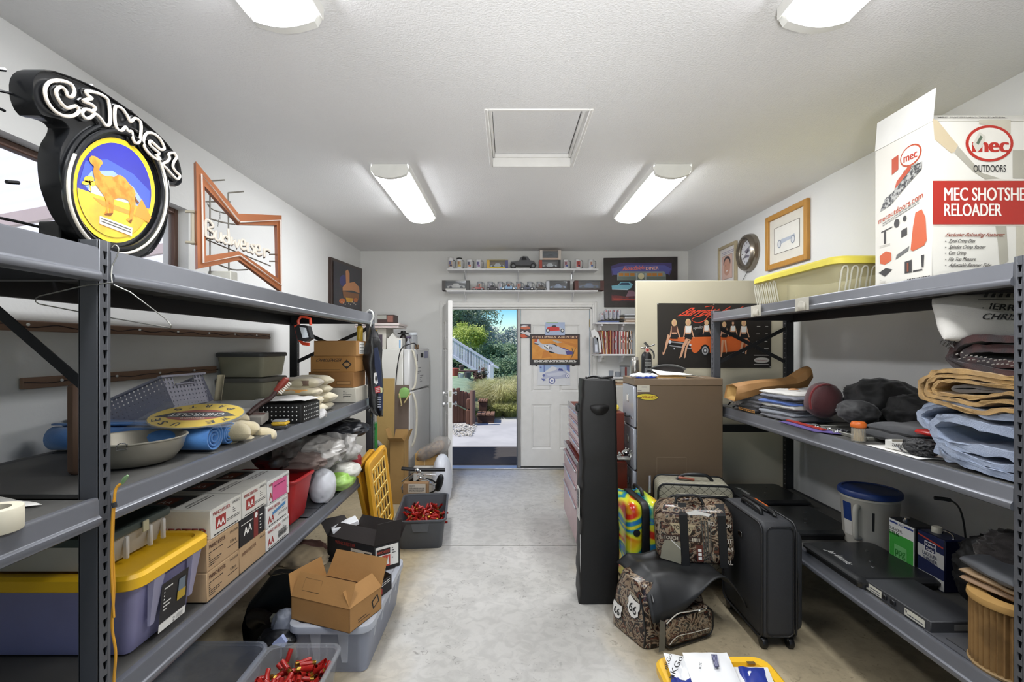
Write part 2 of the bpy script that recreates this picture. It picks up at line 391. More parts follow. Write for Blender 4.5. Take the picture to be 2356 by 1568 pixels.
# walls
g = G(MWALL); wy0, wy1, wz0, wz1 = 1.72, 2.82, 1.83, 2.35
g.box((XL-.15, -2.4, 0), (XL, wy0, ZC)); g.box((XL-.15, wy1, 0), (XL, 6.25, ZC)); g.box((XL-.15, wy0, 0), (XL, wy1, wz0)); g.box((XL-.15, wy0, wz1), (XL, wy1, ZC))
struct('wall_left', g)
g = G(MWALL); g.box((XR, -2.4, 0), (XR+.15, 6.25, ZC)); struct('wall_right', g)
dx0, dx1, dz = -.80, 1.055, 2.05
g = G(MWALL); g.box((XL, YB, 0), (dx0, YB+.15, ZC)); g.box((dx1, YB, 0), (XR, YB+.15, ZC)); g.box((dx0, YB, dz), (dx1, YB+.15, ZC))
struct('wall_back', g)
g = G(MWALL); g.box((XL, -2.55, 2.5), (XR, -2.4, ZC)); g.box((XL-.15, -2.55, 0), (-1.6, -2.4, ZC)); g.box((2.0, -2.55, 0), (XR+.15, -2.4, ZC)); struct('wall_front', g)
# window
g = G(mt('5a4034', .5)); e = .03
g.box((XL-.1, wy0, wz0), (XL-.06, wy0+e, wz1), .004); g.box((XL-.1, wy1-e, wz0), (XL-.06, wy1, wz1), .004); g.box((XL-.1, wy0+e, wz1-e), (XL-.06, wy1-e, wz1), .004); g.box((XL-.1, wy0+e, wz0), (XL-.06, wy1-e, wz0+e), .004)
wf = struct('window_1', g)
g = G(mt('eef3f6', .02, kind='clear', alpha=.08, amt=.01)); g.box((XL-.083, wy0+e, wz0+e), (XL-.079, wy1-e, wz1-e)); struct('pane', g, wf)
# door casing, jambs, astragal and threshold
g = G(MTRIM)
def casing(x0, x1, z0, z1):
    g.box((x0, YB-.012, z0), (x1, YB, z1), .003)
casing(-.872, -.805, 0, 2.125); casing(1.06, 1.118, 0, 2.125); casing(-.805, 1.06, 2.055, 2.125)
g.box((-.858, YB-.02, 0), (-.838, YB-.012, 2.112), .003); g.box((1.082, YB-.02, 0), (1.105, YB-.012, 2.112), .003); g.box((-.838, YB-.02, 2.088), (1.082, YB-.012, 2.112), .003)
g.box((dx0-.005, YB, 0), (dx0+.025, YB+.15, dz), .002); g.box((dx1-.02, YB, 0), (dx1+.005, YB+.15, dz), .002); g.box((dx0, YB, dz-.02), (dx1, YB+.15, dz+.005), .002)
struct('trim_2', g)
g = G(mt('b9b9bb', .35, .8)); g.box((dx0+.025, YB-.01, 0), (dx1-.02, YB+.13, .022), .006); struct('trim_3', g)
# six panel door leaf as a solid with recessed panels, in local frame x 0..w
def leaf(f, w_, h_, th, m):
    g = G(m); e = .0
    xs = [0, .155*w_, .455*w_, .565*w_, .865*w_, w_]; zs = [0, .11*h_, .395*h_, .475*h_, .745*h_, .795*h_, .90*h_, h_]
    def q(x0, z0, x1, z1, y0, y1):
        P = [f(x0, z0, y0), f(x1, z0, y0), f(x1, z1, y0), f(x0, z1, y0)]; g.ext(P, f(x0, z0, y1)-f(x0, z0, y0))
    for i in range(5):
        for j in range(7):
            if i in (1, 3) and j in (1, 3, 5):
                q(xs[i], zs[j], xs[i+1], zs[j+1], .012, th-.012)
                x0, x1, z0, z1 = xs[i], xs[i+1], zs[j], zs[j+1]
                for oo, d in ((0, .012), (th, -.012)):
                    a = [f(x0, z0, oo), f(x1, z0, oo), f(x1, z1, oo), f(x0, z1, oo)]; s1 = .02
                    b2 = [f(x0+s1, z0+s1, oo+d), f(x1-s1, z0+s1, oo+d), f(x1-s1, z1-s1, oo+d), f(x0+s1, z1-s1, oo+d)]
                    s2 = .03; c2_ = [f(x0+s2, z0+s2, oo+d*.2), f(x1-s2, z0+s2, oo+d*.2), f(x1-s2, z1-s2, oo+d*.2), f(x0+s2, z1-s2, oo+d*.2)]
                    g.loft([a, b2, c2_], False, True)
            else: q(xs[i], zs[j], xs[i+1], zs[j+1], 0, th)
    return g
MDOOR = mt('dddcda', .45)
fr = Fr((.155, YB+.075, .03), (1, 0, 0), (0, 0, 1))      # closed leaf, faces the room (n = -y)
d2 = struct('door_2', leaf(lambda x, z, o: V(.155+x, YB+.03+o, .035+z), .87, 2.0, .045, MDOOR))
g = G(mt('8f8d8c', .4, .6)); g.box((.112, YB+.0, .022), (.152, YB+.07, dz-.02), .006); g.box((.104, YB+.06, .022), (.115, YB+.08, dz-.02), .003); struct('astragal', g, d2)
for zz in (.3, 1.06, 1.80):
    g = G(mt('8c7a4a', .4, .8)); g.tube([(1.03, YB+.014, zz), (1.03, YB+.014, zz+.1)], .007, 8); struct('hinge', g, d2)
g = G(BLACK); g.box((.155, YB+.028, .022), (1.03, YB+.055, .036)); struct('door_sweep', g, d2)
# open leaf, swung into the room
hp = V(-.785, 6.07, .03); ed = V(-.605, 5.20, .03); u = (ed-hp).normalized(); nn = V(u.y, -u.x, 0)      # nn toward -X
d1 = struct('door_1', leaf(lambda x, z, o: hp+u*x+V(0, 0, z)-nn*(-o if False else -o), .885, 2.02, .045, MDOOR))
for zz in (.25, 1.0, 1.30, 1.78):
    g = G(mt('77736a', .4, .8)); c = hp+nn*.025-u*.008; g.tube([c+V(0, 0, zz), c+V(0, 0, zz+.1)], .008, 8); g.box((-.001, -.02, 0), (.001, .02, .1), 0, RZ(c+V(0, 0, zz), .2)); struct('hinge', g, d1)
g = G(CHROME)
for zz, rr_ in ((.90, .028), (1.02, .024)):
    c = hp+u*.825+V(0, 0, zz)
    Mx = X3(c+nn*.045, V(0, 0, 1), nn); g.lathe([(.001, .0), (.03, 0), (.03, .006), (.011, .01), (.011, .03), (rr_, .036), (rr_*.95, .052), (.001, .056)], M=Mx, seg=16)
    Mx = X3(c-nn*.0, V(0, 0, 1), -nn); g.lathe([(.001, .0), (.03, 0), (.03, .006), (.011, .01), (.011, .03), (rr_, .036), (rr_*.95, .052), (.001, .056)], M=Mx, seg=16)
    g.box((-.012, -.001, -.03), (.012, .003, .03), .001, X3(hp+u*.886+nn*.022+V(0, 0, zz), nn, V(0, 0, 1)))
struct('door_handle', g, d1)
# baseboards absent in the photograph; wall outlets
def outlet(x, z, lab):
    t = T('wall_outlet', lab, 'outlet'); g = G(mt('e2e1dc', .4)); g.box((x-.036, YB-.007, z-.058), (x+.036, YB, z+.058), .003); t.p('cover_plate', g)
    for dz_ in (-.022, .022):
        g = G(mt('d8d6d0', .4)); g.box((x-.017, YB-.010, z+dz_-.015), (x+.017, YB-.007, z+dz_+.015), .002); g.use(INK)
        g.box((x-.008, YB-.0106, z+dz_-.004), (x-.005, YB-.0098, z+dz_+.006)); g.box((x+.005, YB-.0106, z+dz_-.004), (x+.008, YB-.0098, z+dz_+.006)); t.p('socket', g)
    t.fin()
outlet((1388-CX)/181.97, 1.43, 'white wall outlet below the book shelf right of the doors')
# fluorescent fixtures
def fixture(x, y0, y1, lab):
    t = T('fluorescent_ceiling_light', lab, 'ceiling light', 'four fluorescent wrap lights on the ceiling')
    n_ = 12; W = .125
    def sec(y, k=1): return [V(x+W*k*(-1+2*i/n_), y, ZC-.03-(0 if i in (0, n_) else k*(.030+.030*math.sin(PI*i/n_)))) for i in range(n_+1)]
    g = G(mt('f1f3f6', .4, em=LENS, amt=.01)); rings = [sec(y0+.035), sec(y1-.035)]; g.loft(rings, closed=False); t.p('lens', g)
    for e_ in (0, 1):
        g = G(mt('deded9', .5)); ya = y0 if e_ == 0 else y1-.035; a = sec(ya, 1.03); b_ = sec(ya+.035, 1.03)
        top = [V(x+W*.9, ya, ZC-.001), V(x-W*.9, ya, ZC-.001)]; top2 = [V(x+W*.9, ya+.035, ZC-.001), V(x-W*.9, ya+.035, ZC-.001)]
        g.loft([a+top, b_+top2]); t.p('end_cap', g)
    g = G(mt('e4e3de', .5)); g.box((x-W*.9, y0+.03, ZC-.03), (x+W*.9, y1-.03, ZC-.001), .004)
    for k in (-1, 1): g.box((x+k*(W+.001), y0+.003, ZC-.046), (x+k*(W+.004), y1-.003, ZC-.001))  # side strips added to keep lens light off the ceiling
    t.p('housing', g)
    return t.fin()
fixture(-.79, 3.2, 4.42, 'long white fluorescent ceiling light at left, the farther one'); fixture(1.09, 3.2, 4.42, 'long white fluorescent ceiling light at right, the farther one')
fixture(-.79, .51, 1.73, 'white fluorescent ceiling light at left, cut off by the top of the picture'); fixture(1.09, .51, 1.73, 'white fluorescent ceiling light at right, cut off by the top of the picture')
# ================================================ STEEL SHELVING
STEEL = mt('585a5f', .34, .25, amt=.05); BEAM = mt('6c6e74', .30, .30, amt=.05); STEELD = mt('232427', .45, .3); DECK = mt('4a4946', .7, amt=.1, sc_=5)
TYEL = mt('e6b41e', .4, amt=.03)
def slot_post(x0, x1, y0, y1, z1, face):
    """boltless upright: plain channel, one face (+1: facing +X, -1: facing -X) pierced by wedge slots"""
    g = G(STEEL); xf, xb = (x1, x0) if face > 0 else (x0, x1); t = .003*face
    g.box((xb, y0, 0), (xf-2*t, y0+.003, z1), .001); g.box((xb, y1-.003, 0), (xf-2*t, y1, z1), .001); g.box((xb, y0, 0), (xb+t, y1, z1))
    w_ = (y1-y0); a, b_ = y0+w_*.3, y1-w_*.3
    g.box((xf-t, y0, 0), (xf, a, z1), .001); g.box((xf-t, b_, 0), (xf, y1, z1), .001)
    z = .02; st = .0375; last = 0
    while z+.02 < z1:
        g.box((xf-t, a, last), (xf, b_, z)); last = z+.022
        P = [(a, z), (a+w_*.11, z), (a, z+.022)], [(b_, z), (b_-w_*.11, z), (b_, z+.022)]
        for tri in P: g.ext([V(xf, y, zz) for y, zz in tri], (-t, 0, 0))
        z += st
    g.box((xf-t, a, last), (xf, b_, z1)); g.use(mt('0c0c0d', .9)); g.box((xb+t, y0+.003, .001), (xf-4*t, y1-.003, z1-.004))  # black core paints the dark hollow seen through the slots
    return g
def angle_post(x0, x1, y0, y1, z1, face, m=STEELD):
    g = G(m); g.box((x0, y0, 0), (x1, y1, z1), .002); g.use(mt('d8d8d6', .5))  # pale dots: light through the post holes put into the colour
    for i in range(int(z1/.0375)-1):
        z = .04+i*.0375
        for yy in (y0+.3*(y1-y0),):
            g.box((x1 if face > 0 else x0-.0004, yy, z), (x1+.0004 if face > 0 else x0, yy+.004, z+.005))
    return g
def beam(xf, y0, y1, z0, z1, face, m=None):
    """rolled step beam: flat face, bead along the lower lip, ledge behind"""
    g = G(m or BEAM); s = face
    pr = [(-.028, z1-.004), (-.012, z1), (-.003, z1-.001), (0, z1-.008), (.001, z0+.030), (.003, z0+.026), (.008, z0+.022), (.010, z0+.012), (.008, z0+.004), (.002, z0), (-.026, z0), (-.028, z0+.01)]
    return g.loft([[V(xf+s*x, y, z) for x, z in pr] for y in (y0, y1)])
def rack(xf, xb, y0, y1, levels, face, lab, near=True, zt=1.832, boards=5, braces=True):
    t = T('steel_shelving_unit', lab, 'shelving'); s = face
    def post(ya, yb, x, f): return slot_post(min(x, x-s*.055), max(x, x-s*.055), ya, yb, zt, f)
    if near: t.p('post', post(y0-.036, y0, xf, s))
    t.p('post', post(y1, y1+.045, xf, s))
    t.p('post', angle_post(min(xb, xb+s*.06), max(xb, xb+s*.06), y1-.0, y1+.045, zt, s))
    if near: t.p('post', angle_post(min(xb, xb+s*.06), max(xb, xb+s*.06), y0-.036, y0, zt, s))
    for z0, z1 in levels:
        t.p('beam', beam(xf, y0+.001, y1-.001, z0, z1, s)); t.p('beam', beam(xb-s*0, y0+.001, y1-.001, z0, z1, -s, STEELD))
        for yy in ((y0+.003, y1-.043)):
            g = G(STEELD); g.box((min(xf-s*.03, xb+s*.03), yy, z0+.01), (max(xf-s*.03, xb+s*.03), yy+.04, z1-.02), .002); t.p('end_beam', g)
        L_ = (y1-y0)/boards
        for i in range(boards):
            g = G(DECK); dz_ = (.0, .002, -.001, .0015, 0, .001)[i % 6]
            g.box((min(xf-s*.016, xb+s*.016), y0+.006+i*L_, z1-.018+dz_), (max(xf-s*.016, xb+s*.016), y0+(i+1)*L_-.004, z1-.004+dz_), .002); t.p('deck_board', g)
    if braces:
        ends = [(y1+.012, 1)]+([(y0-.022, 0)] if near else [])
        for yy, k in ends:
            for (za, zb_) in ((1.43, 1.70), (1.70, 1.43)) if k else ((1.44, 1.86),):
                a = V(xf-s*.045, yy+(.004 if za > zb_ else 0), za); b_ = V(xb+s*.045, yy+(.004 if za > zb_ else 0), zb_)
                if not k: b_ = V(xb+s*.2, yy, 1.80)
                g = G(STEELD); g.box((0, -.002, -.014), ((b_-a).length, .002, .014), .001, X3(a, b_-a, V(0, 0, 1)-(b_-a).normalized()*.0)); t.p('brace', g)
    return t
LXF, LXB = -1.07, -1.73
L3 = [(.550, .625), (1.083, 1.157), (1.722, 1.812)]
rack(LXF, LXB, 1.298, 3.81, L3, 1, 'long grey steel shelving unit along the left wall')
# nearer bay on the left: it shares the slotted upright
t = T('steel_shelving_unit', 'nearest grey steel shelf bay at the left edge, cut off by the frame', 'shelving')
for z0, z1 in L3:
    t.p('beam', beam(LXF, -1.2, 1.260, z0, z1, 1)); t.p('beam', beam(LXB, -1.2, 1.260, z0, z1, -1, STEELD))
    for i in range(4):
        g = G(DECK); g.box((LXB+.016, -1.19+i*.61, z1-.018), (LXF-.016, -.586+i*.61+(.0 if i < 3 else .01), z1-.004), .002); t.p('deck_board', g)
for x in (LXF, LXB): t.p('post', angle_post(x-.055 if x == LXF else x, x if x == LXF else x+.055, -1.24, -1.202, 1.832, 1))
RXF, RXB = 1.58, 2.20
R3 = [(.385, .462), (1.038, 1.113), (1.742, 1.817)]
rk = rack(RXF, RXB, 1.509, 3.72, R3, -1, 'long grey steel shelving unit along the right wall')
g = G(STEELD); g.box((RXF+.05, 3.745, .89), (RXB-.05, 3.75, .95), .002); rk.p('end_rail', g)
t = T('steel_shelving_unit', 'nearest grey steel shelf bay at the right edge, almost all outside the frame', 'shelving')
for z0, z1 in R3:
    t.p('beam', beam(RXF, -.9, 1.471, z0, z1, -1))
    for i in range(4):
        g = G(DECK); g.box((RXF+.016, -.89+i*.59, z1-.018), (RXB-.016, -.305+i*.59, z1-.004), .002); t.p('deck_board', g)
t.p('post', angle_post(RXF, RXF+.055, -.94, -.902, 1.832, -1)); t.p('post', angle_post(RXB-.055, RXB, -.94, -.902, 1.832, -1))
# tape stuck on the right top beam
g = G(mt('dcd8cc', .3, kind='clear', alpha=.55))
for y in (2.52, 3.0): g.box((RXF-.012, y, 1.745), (RXF-.0105, y+.12, 1.815), .0004); g.blob((RXF-.014, y+.06, 1.77), (.012, .08, .05), amp=.01, fr=40)
one('clear_tape', g, 'crumpled clear packing tape stuck on the right upper shelf beam', 'tape')
# wooden rails with twisted wire on the left wall
def rail(y0, y1, z0, z1, lab, sag):
    t = T('wall_rail', lab, 'rail'); g = G(mt('8d6f5c', .6, kind='woody')); g.box((XL+.001, y0, z0), (XL+.02, y1, z1), .003); t.p('board', g)
    g = G(mt('3a2622', .5)); n_ = int((y1-y0)/.03)
    g.tube([V(XL+.024+.004*math.sin(i*1.3), y0+(y1-y0)*i/n_, (z0+z1)/2+sag*math.cos(i*.9)) for i in range(n_+1)], .0025, 5); t.p('wire', g)
    for i in range(int((y1-y0)/.28)):
        g = G(mt('e8e8e6', .4)); g.blob((XL+.028, y0+.15+i*.28, (z0+z1)/2+.004), (.012, .012, .012), 1, nu=8, nv=5); t.p('pin', g)
rail(.3, 3.75, 1.612, 1.652, 'upper wooden wall rail wound with dark wire behind the left shelves', .006)
rail(1.84, 3.06, 1.388, 1.432, 'lower short wooden wall rail behind the perforated basket', .004)
# ================================================ LEFT SIDE: THINGS ON THE UPPER SHELF
# --- camel sign
XS = -1.13
fC = lambda x, y, o=0: atX(x, y, XS)+V(o, 0, 0)
t = T('neon_sign', 'black neon sign with tube letters and a round camel picture, on the left top shelf', 'sign')
GB = mt('17181a', .22)
out = [(96,265),(80,240),(74,210),(76,182),(92,163),(126,162),(191,186),(232,206),(268,230),(308,258),(344,288),(370,312),(392,336),(412,366),(420,402),(419,421),(406,429),(387,425),(385,444),(388,483),(386,512),(378,540),(366,562),(352,580),(336,590),(310,596),(279,590),(252,578),(230,562),(205,545),(184,521),(166,494),(153,464),(143,434),(138,406),(136,375),(138,349),(144,328),(153,314),(159,295),(145,280),(122,272)]
g = G(GB); P = [tuple(p) for p in smooth_pts([V(x, y, 0) for x, y in out], 2, True)]
P = [(p[0], p[1]) for p in P]; cxm, cym = 250, 360
def ins(P, k):       # inset towards neighbours' mean normal
    n_ = len(P); r_ = []
    for i in range(n_):
        a, b_ = P[i-1], P[(i+1) % n_]; dx_, dy_ = b_[0]-a[0], b_[1]-a[1]; L_ = math.hypot(dx_, dy_) or 1
        r_.append((P[i][0]-dy_/L_*k, P[i][1]+dx_/L_*k))
    return r_
Pi = ins(P, 4)
g.loft([[fC(x, y, -.055) for x, y in P], [fC(x, y, -.004) for x, y in P], [fC(x, y, 0) for x, y in ins(P, 1.5)], [fC(x, y, -.001) for x, y in ins(P, 3)], [fC(x, y, -.008) for x, y in Pi]]); t.p('housing', g)
g = G(GB)        # rings round the picture
def ell(cx_, cy_, a, b_, n_=48, o=0, sk=0): return [fC(cx_+a*math.cos(2*PI*k/n_)+sk*math.sin(2*PI*k/n_), cy_+b_*math.sin(2*PI*k/n_), o) for k in range(n_)]
g.tube(ell(266, 437, 107, 136, o=.002, sk=8), .007, 8, True); g.tube(ell(268, 437, 120, 152, o=-.002, sk=8), .005, 8, True); t.p('rim', g)
g = G(mt('ddd6c8', .35)); g.tube([fC(267+114*math.cos(a)+8*math.sin(a), 438+145*math.sin(a), .004) for a in [R(-35+ k*250/40) for k in range(41)]], .0045, 8)
def tubes(polys, r=.0042):
    for p in polys: g.tube(smooth_pts([fC(x, y, .006) for x, y in p], 4, True), r, 8, True)
NT = mt('e6ddd0', .3)
t.p('ring_tube', g)
LET = dict(
 C=[(128,185),(108,189),(98,205),(101,228),(113,248),(130,262),(150,268),(168,264),(176,254),(170,244),(160,246),(148,248),(136,238),(126,222),(124,208),(134,200),(145,208),(150,220),(160,222),(166,212),(160,196),(146,188)],
 A=[(193,210),(212,212),(232,220),(244,232),(248,262),(247,285),(238,288),(228,274),(214,262),(204,270),(192,272),(184,262),(188,252),(198,252),(206,256),(214,250),(208,242),(196,236),(186,232),(198,228),(206,226),(196,218)],
 M=[(262,245),(276,250),(288,266),(296,280),(306,272),(318,280),(320,300),(316,326),(306,328),(300,314),(298,302),(290,302),(284,292),(276,300),(266,298),(260,282),(259,260)],
 E=[(334,306),(350,308),(364,320),(374,340),(366,344),(352,332),(342,324),(340,332),(352,344),(362,352),(358,358),(364,366),(356,367),(340,354),(328,338),(326,320)],
 L=[(384,354),(396,352),(402,362),(396,372),(394,384),(402,396),(410,404),(404,412),(392,402),(380,388),(370,378),(380,372),(386,364)])
for k, p in LET.items():
    g = G(NT); tubes([p]); t.p('letter_tube', g)
    g = G(mt('0d0d0e', .3)); g.tube(smooth_pts([fC(x, y, -.004) for x, y in ins(p, -5)], 3, True), .003, 6, True); t.p('letter_groove', g)
g = G(mt('f2d31d', .35, amt=.02)); fP = lambda x, y, o=0: fC(x, y, o-.006)
def E2(a, b_, o, dx_=0, dy_=0): g.poly([fP(266+dx_+a*math.cos(2*PI*k/56)+7*math.sin(2*PI*k/56)*a/94, 437+dy_+b_*math.sin(2*PI*k/56), o) for k in range(56)])
def Ecut(a, b_, o, yl, dn):   # part of the disc below / above the curve yl(x)
    pts = [(266+a*math.cos(q)+7*math.sin(q)*a/94, 437+b_*math.sin(q)) for q in [2*PI*k/90 for k in range(90)]]
    keep = [(x, y) for x, y in pts if (y > yl(x)) == dn]; xs = sorted(x for x, y in keep)
    keep.sort(key=lambda p: p[0]); top = [(x, yl(x)) for x in [xs[0]+(xs[-1]-xs[0])*i/14 for i in range(15)]]
    g.poly([fP(x, y, o) for x, y in keep]+[fP(x, y, o) for x, y in top[::-1]])
E2(94, 121, .001); g.use(mt('2a2c9a', .35)); E2(85, 109, .0016)
g.use(mt('3f56c0', .35)); g.pp(fP, [(186, 420), (200, 370), (250, 366), (310, 400), (348, 440), (346, 480), (260, 480)], .002)
g.use(mt('8fa6dc', .35)); g.pp(fP, [(192, 420), (215, 392), (262, 392), (310, 430), (336, 470), (260, 486)], .0023)
g.use(mt('f0eee6', .35)); g.pp(fP, [(206, 436), (228, 405), (268, 410), (300, 450), (316, 480), (260, 486)], .0026)
g.use(mt('f0c22c', .35, h2='e8a42a', sc_=9)); Ecut(85, 109, .0030, lambda x: 432+(x-182)*.36 if x < 230 else 449+(x-230)*.27, True)
g.use(mt('e58f24', .35)); g.pp(fP, [(318, 476), (328, 457), (350, 500), (344, 512), (326, 502), (312, 494)], .0033)
g.pp(fP, [(214, 452), (300, 484), (318, 500), (240, 474)], .0033)
g.use(mt('d9b23a', .4)); g.el(fP, 207, 412, 12, 8, .0034); g.el(fP, 200, 420, 10, 5, .0034); g.el(fP, 216, 422, 8, 6, .0034); g.pp(fP, [(207, 415), (210, 415), (213, 440), (210, 440)], .0034)
g.use(mt('c07a22', .45, h2='dd9636', sc_=40))
camel = [(208,362),(212,358),(220,359),(228,364),(236,369),(238,376),(232,383),(230,390),(236,400),(244,404),(254,404),(264,407),(272,402),(280,403),(290,410),(300,424),(310,434),(314,446),(312,456),(314,468),(309,486),(308,502),(305,506),(302,512),(297,509),(292,504),(300,500),(301,484),(302,472),(296,460),(284,456),(274,455),(264,458),(264,470),(262,490),(258,494),(254,488),(255,470),(252,466),(251,484),(248,494),(242,492),(247,484),(246,462),(240,448),(232,438),(222,424),(219,408),(216,392),(218,382),(210,374),(207,368)]
g.pp(fP, camel, .0040); g.use(mt('7a4514', .5)); g.pp(fP, [(312, 450), (316, 458), (322, 466), (319, 468), (312, 460)], .0042); g.pp(fP, [(302,505),(306,505),(303,513),(296,509)], .0043); g.pp(fP, [(248,490),(262,490),(256,496),(241,493)], .0043)
g.use(mt('f0eee8', .4)); g.pp(fP, [(231, 496), (306, 524), (305, 543), (230, 514)], .0042); g.use(mt('55524c', .5)); g.pp(fP, [(234, 501), (302, 527), (302, 529), (234, 503)], .0048); g.pp(fP, [(234, 507), (302, 533), (302, 535), (234, 509)], .0048)
t.p('picture_disc', g)
g = G(GB)
for x, y, dx_, dy_ in ((60, 160, -70, -8), (228, 196, 24, 0), (322, 256, 16, 0), (410, 385, 24, 0), (90, 420, -26, -2), (370, 524, 24, 0)):
    a = fC(x, y, -.05); b_ = fC(x+dx_, y+dy_, -.05); g.tube([a, b_], .005, 6)
g.tube(smooth_pts([fC(75, 215, -.05), fC(22, 205, -.05), (fC(10, 228, -.05)), fC(60, 255, -.05)], 5), .0035, 6); t.p('mounting_prongs', g)
g = G(BLACK); c = fC(170, 545, -.12); g.box((XS-.12, 1.28, 1.812), (XS-.06, 1.37, 1.885), .004); t.p('transformer', g)
g = G(BLACK); g.tube(smooth_pts([(XS-.12, 1.30, 1.87), (XS-.15, 1.22, 1.875), (XS-.15, 1.12, 1.86), (XS-.15, 1.0, 1.825)], 5), .004, 6); t.p('power_cord', g)
t.fin()
# --- bow-tie neon sign, copper frame
t = T('neon_sign', 'copper bow tie neon sign frame with pale script tubes, behind the camel sign', 'sign')
fB = Pl(at(550, 520, 2.34), V(.62, -.5, 0))
o_ = [(451,371),(549,491),(648,495),(648,671),(551,598),(455,618)]; i_ = [(471,428),(551,516),(637,518),(640,640),(549,577),(474,588)]
cop = mt('a0623e', .35, .45); g = G(cop); g.loft([[fB(x, y, -.03) for x, y in o_], [fB(x, y, 0) for x, y in o_], [fB(x, y, 0) for x, y in i_], [fB(x, y, -.03) for x, y in i_], [fB(x, y, -.03) for x, y in o_]], False, False); t.p('frame', g, angle=20)
mid = [(462, 402), (548, 510), (643, 507), (645, 656), (550, 588), (466, 605)]
g = G(mt('e5d6cc', .25)); g.tube([fB(x, y, .012) for x, y in [(550, 512)]+mid[2:]+mid[:2]+[(546, 508)]], .0045, 8); t.p('border_tube', g)
g = G(NT); pts = tmesh('Budweiser')
def wr(x): return (473+x*(628-473), 556-2-x*(556-604)-(1-x)*6)
script = [[(0,0),(0,1.5),(.06,1.6),(.11,1.2),(.03,.85),(.12,.6),(.1,.1),(0,0)],[(.15,.9),(.14,.2),(.18,0),(.22,.3),(.22,.9),(.23,0)],[(.33,.6),(.28,.7),(.25,.3),(.29,0),(.34,.3),(.33,1.5),(.35,0)],[(.38,.8),(.39,.1),(.43,.6),(.46,.0),(.50,.8)],[(.52,.4),(.58,.5),(.57,.9),(.53,.8),(.52,.2),(.56,0),(.60,.2)],[(.62,.8),(.62,.1),(.64,0)],[(.72,.8),(.67,.7),(.71,.4),(.70,0),(.66,.1)],[(.74,.4),(.80,.5),(.79,.9),(.75,.8),(.74,.2),(.78,0),(.83,.2)],[(.86,.8),(.87,0),(.87,.6),(.92,.8),(.95,.7)]]
for s_ in script: g.tube(smooth_pts([fB(wr(x)[0], wr(x)[1]-y*24-4, .004) for x, y in s_], 4), .006, 7)
t.p('script_tube', g); g = G(mt('4c443c', .6))  # offset dark rods paint the shadows behind the script letters
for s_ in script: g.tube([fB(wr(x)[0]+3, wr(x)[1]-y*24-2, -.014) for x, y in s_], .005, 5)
t.p('script_shade', g)
rod = mt('77736a', .5, .3); g = G(rod)
for a, b_ in (((490, 438), (490, 660)), ((532, 440), (534, 660)), ((532, 440), (568, 437)), ((488, 412), (524, 410)), ((480, 460), (537, 461)), ((473, 545), (630, 610)), ((627, 583), (655, 583)), ((627, 599), (640, 599))):
    g.tube([fB(*a, -.035), fB(*b_, -.035)], .0035, 6)
g.tube(smooth_pts([fB(485, 465, -.04), fB(500, 478, -.05), fB(537, 490, -.04)], 4), .003, 6); g.tube(smooth_pts([fB(492, 500, -.04), fB(520, 508, -.04), fB(548, 514, -.03)], 4), .004, 6)
g.tube(smooth_pts([fB(510, 606, -.04), fB(545, 618, -.045), fB(578, 618, -.04)], 4), .004, 6); t.p('support_rods', g)
g = G(mt('8b8d88', .5, .4))
for i in range(9): g.blob(fB(514-.6*i*(i > 4), 484+i*4, -.04), (.004, .004, .009), 1, nu=6, nv=4)
t.p('chain', g)
g = G(mt('cfcec4', .5)); a = fB(487, 655, -.05); g.box((a.x, a.y, 1.81), (a.x+.11, a.y+.06, fB(487, 620, -.05).z), .004); t.p('transformer', g)
g = G(rod); g.tube([fB(478, 627, -.045), fB(548, 645, -.045)], .004, 6); t.p('bracket', g)
g = G(mt('b8b09c', .5)); [g.tube([fB(452, y, -.02), fB(436, y-3, -.05)], .006, 6) for y in (485, 556)]; g.tube([fB(450, 485, -.035), fB(450, 560, -.035)], .009, 6); t.p('side_bracket', g); t.fin()
# --- painting hung on the left wall near the corner
fL = lambda x, y, o=0: atX(x, y, XL+.035)+V(o, 0, 0)
t = T('framed_painting', 'dark framed painting of a lit drive-in building, high on the left wall', 'painting')
Q = [(763, 591), (834, 618), (833, 717), (763, 706)]
g = G(mt('3a2a24', .4)); A = [fL(x, y) for x, y in Q]; g.ext([V(XL+.001, p.y, p.z) for p in A], (.03, 0, 0)); t.p('frame', g)
g = G(mt('23262e', .4, h2='2b2530')); g.pp(fL, [(767, 599), (830, 623), (829, 712), (767, 701)]); g.use(mt('3c3c72', .5)); g.el(fL, 790, 645, 9, 13, .001)
g.use(mt('c98a5a', .5)); g.pp(fL, [(795, 623), (800, 620), (804, 628), (804, 657), (796, 657)], .0015); g.pp(fL, [(788, 660), (795, 652), (815, 648), (826, 660), (827, 674), (810, 668), (788, 668)], .0016)
g.use(mt('8a5a34', .5)); g.pp(fL, [(788, 669), (826, 676), (824, 690), (790, 684)], .0015); g.use(mt('dca330', .5)); g.pp(fL, [(795, 684), (812, 686), (812, 696), (797, 694)], .002)
g.use(mt('c06a34', .5)); g.el(fL, 787, 692, 7, 6, .0018); g.el(fL, 818, 690, 5, 5, .0018); g.use(mt('d8cfc0', .5))
for i in range(9): g.el(fL, 786+i*4, 694+(i % 3)*3, 1, 1.5, .0022, n=8)
t.p('canvas', g); t.fin()
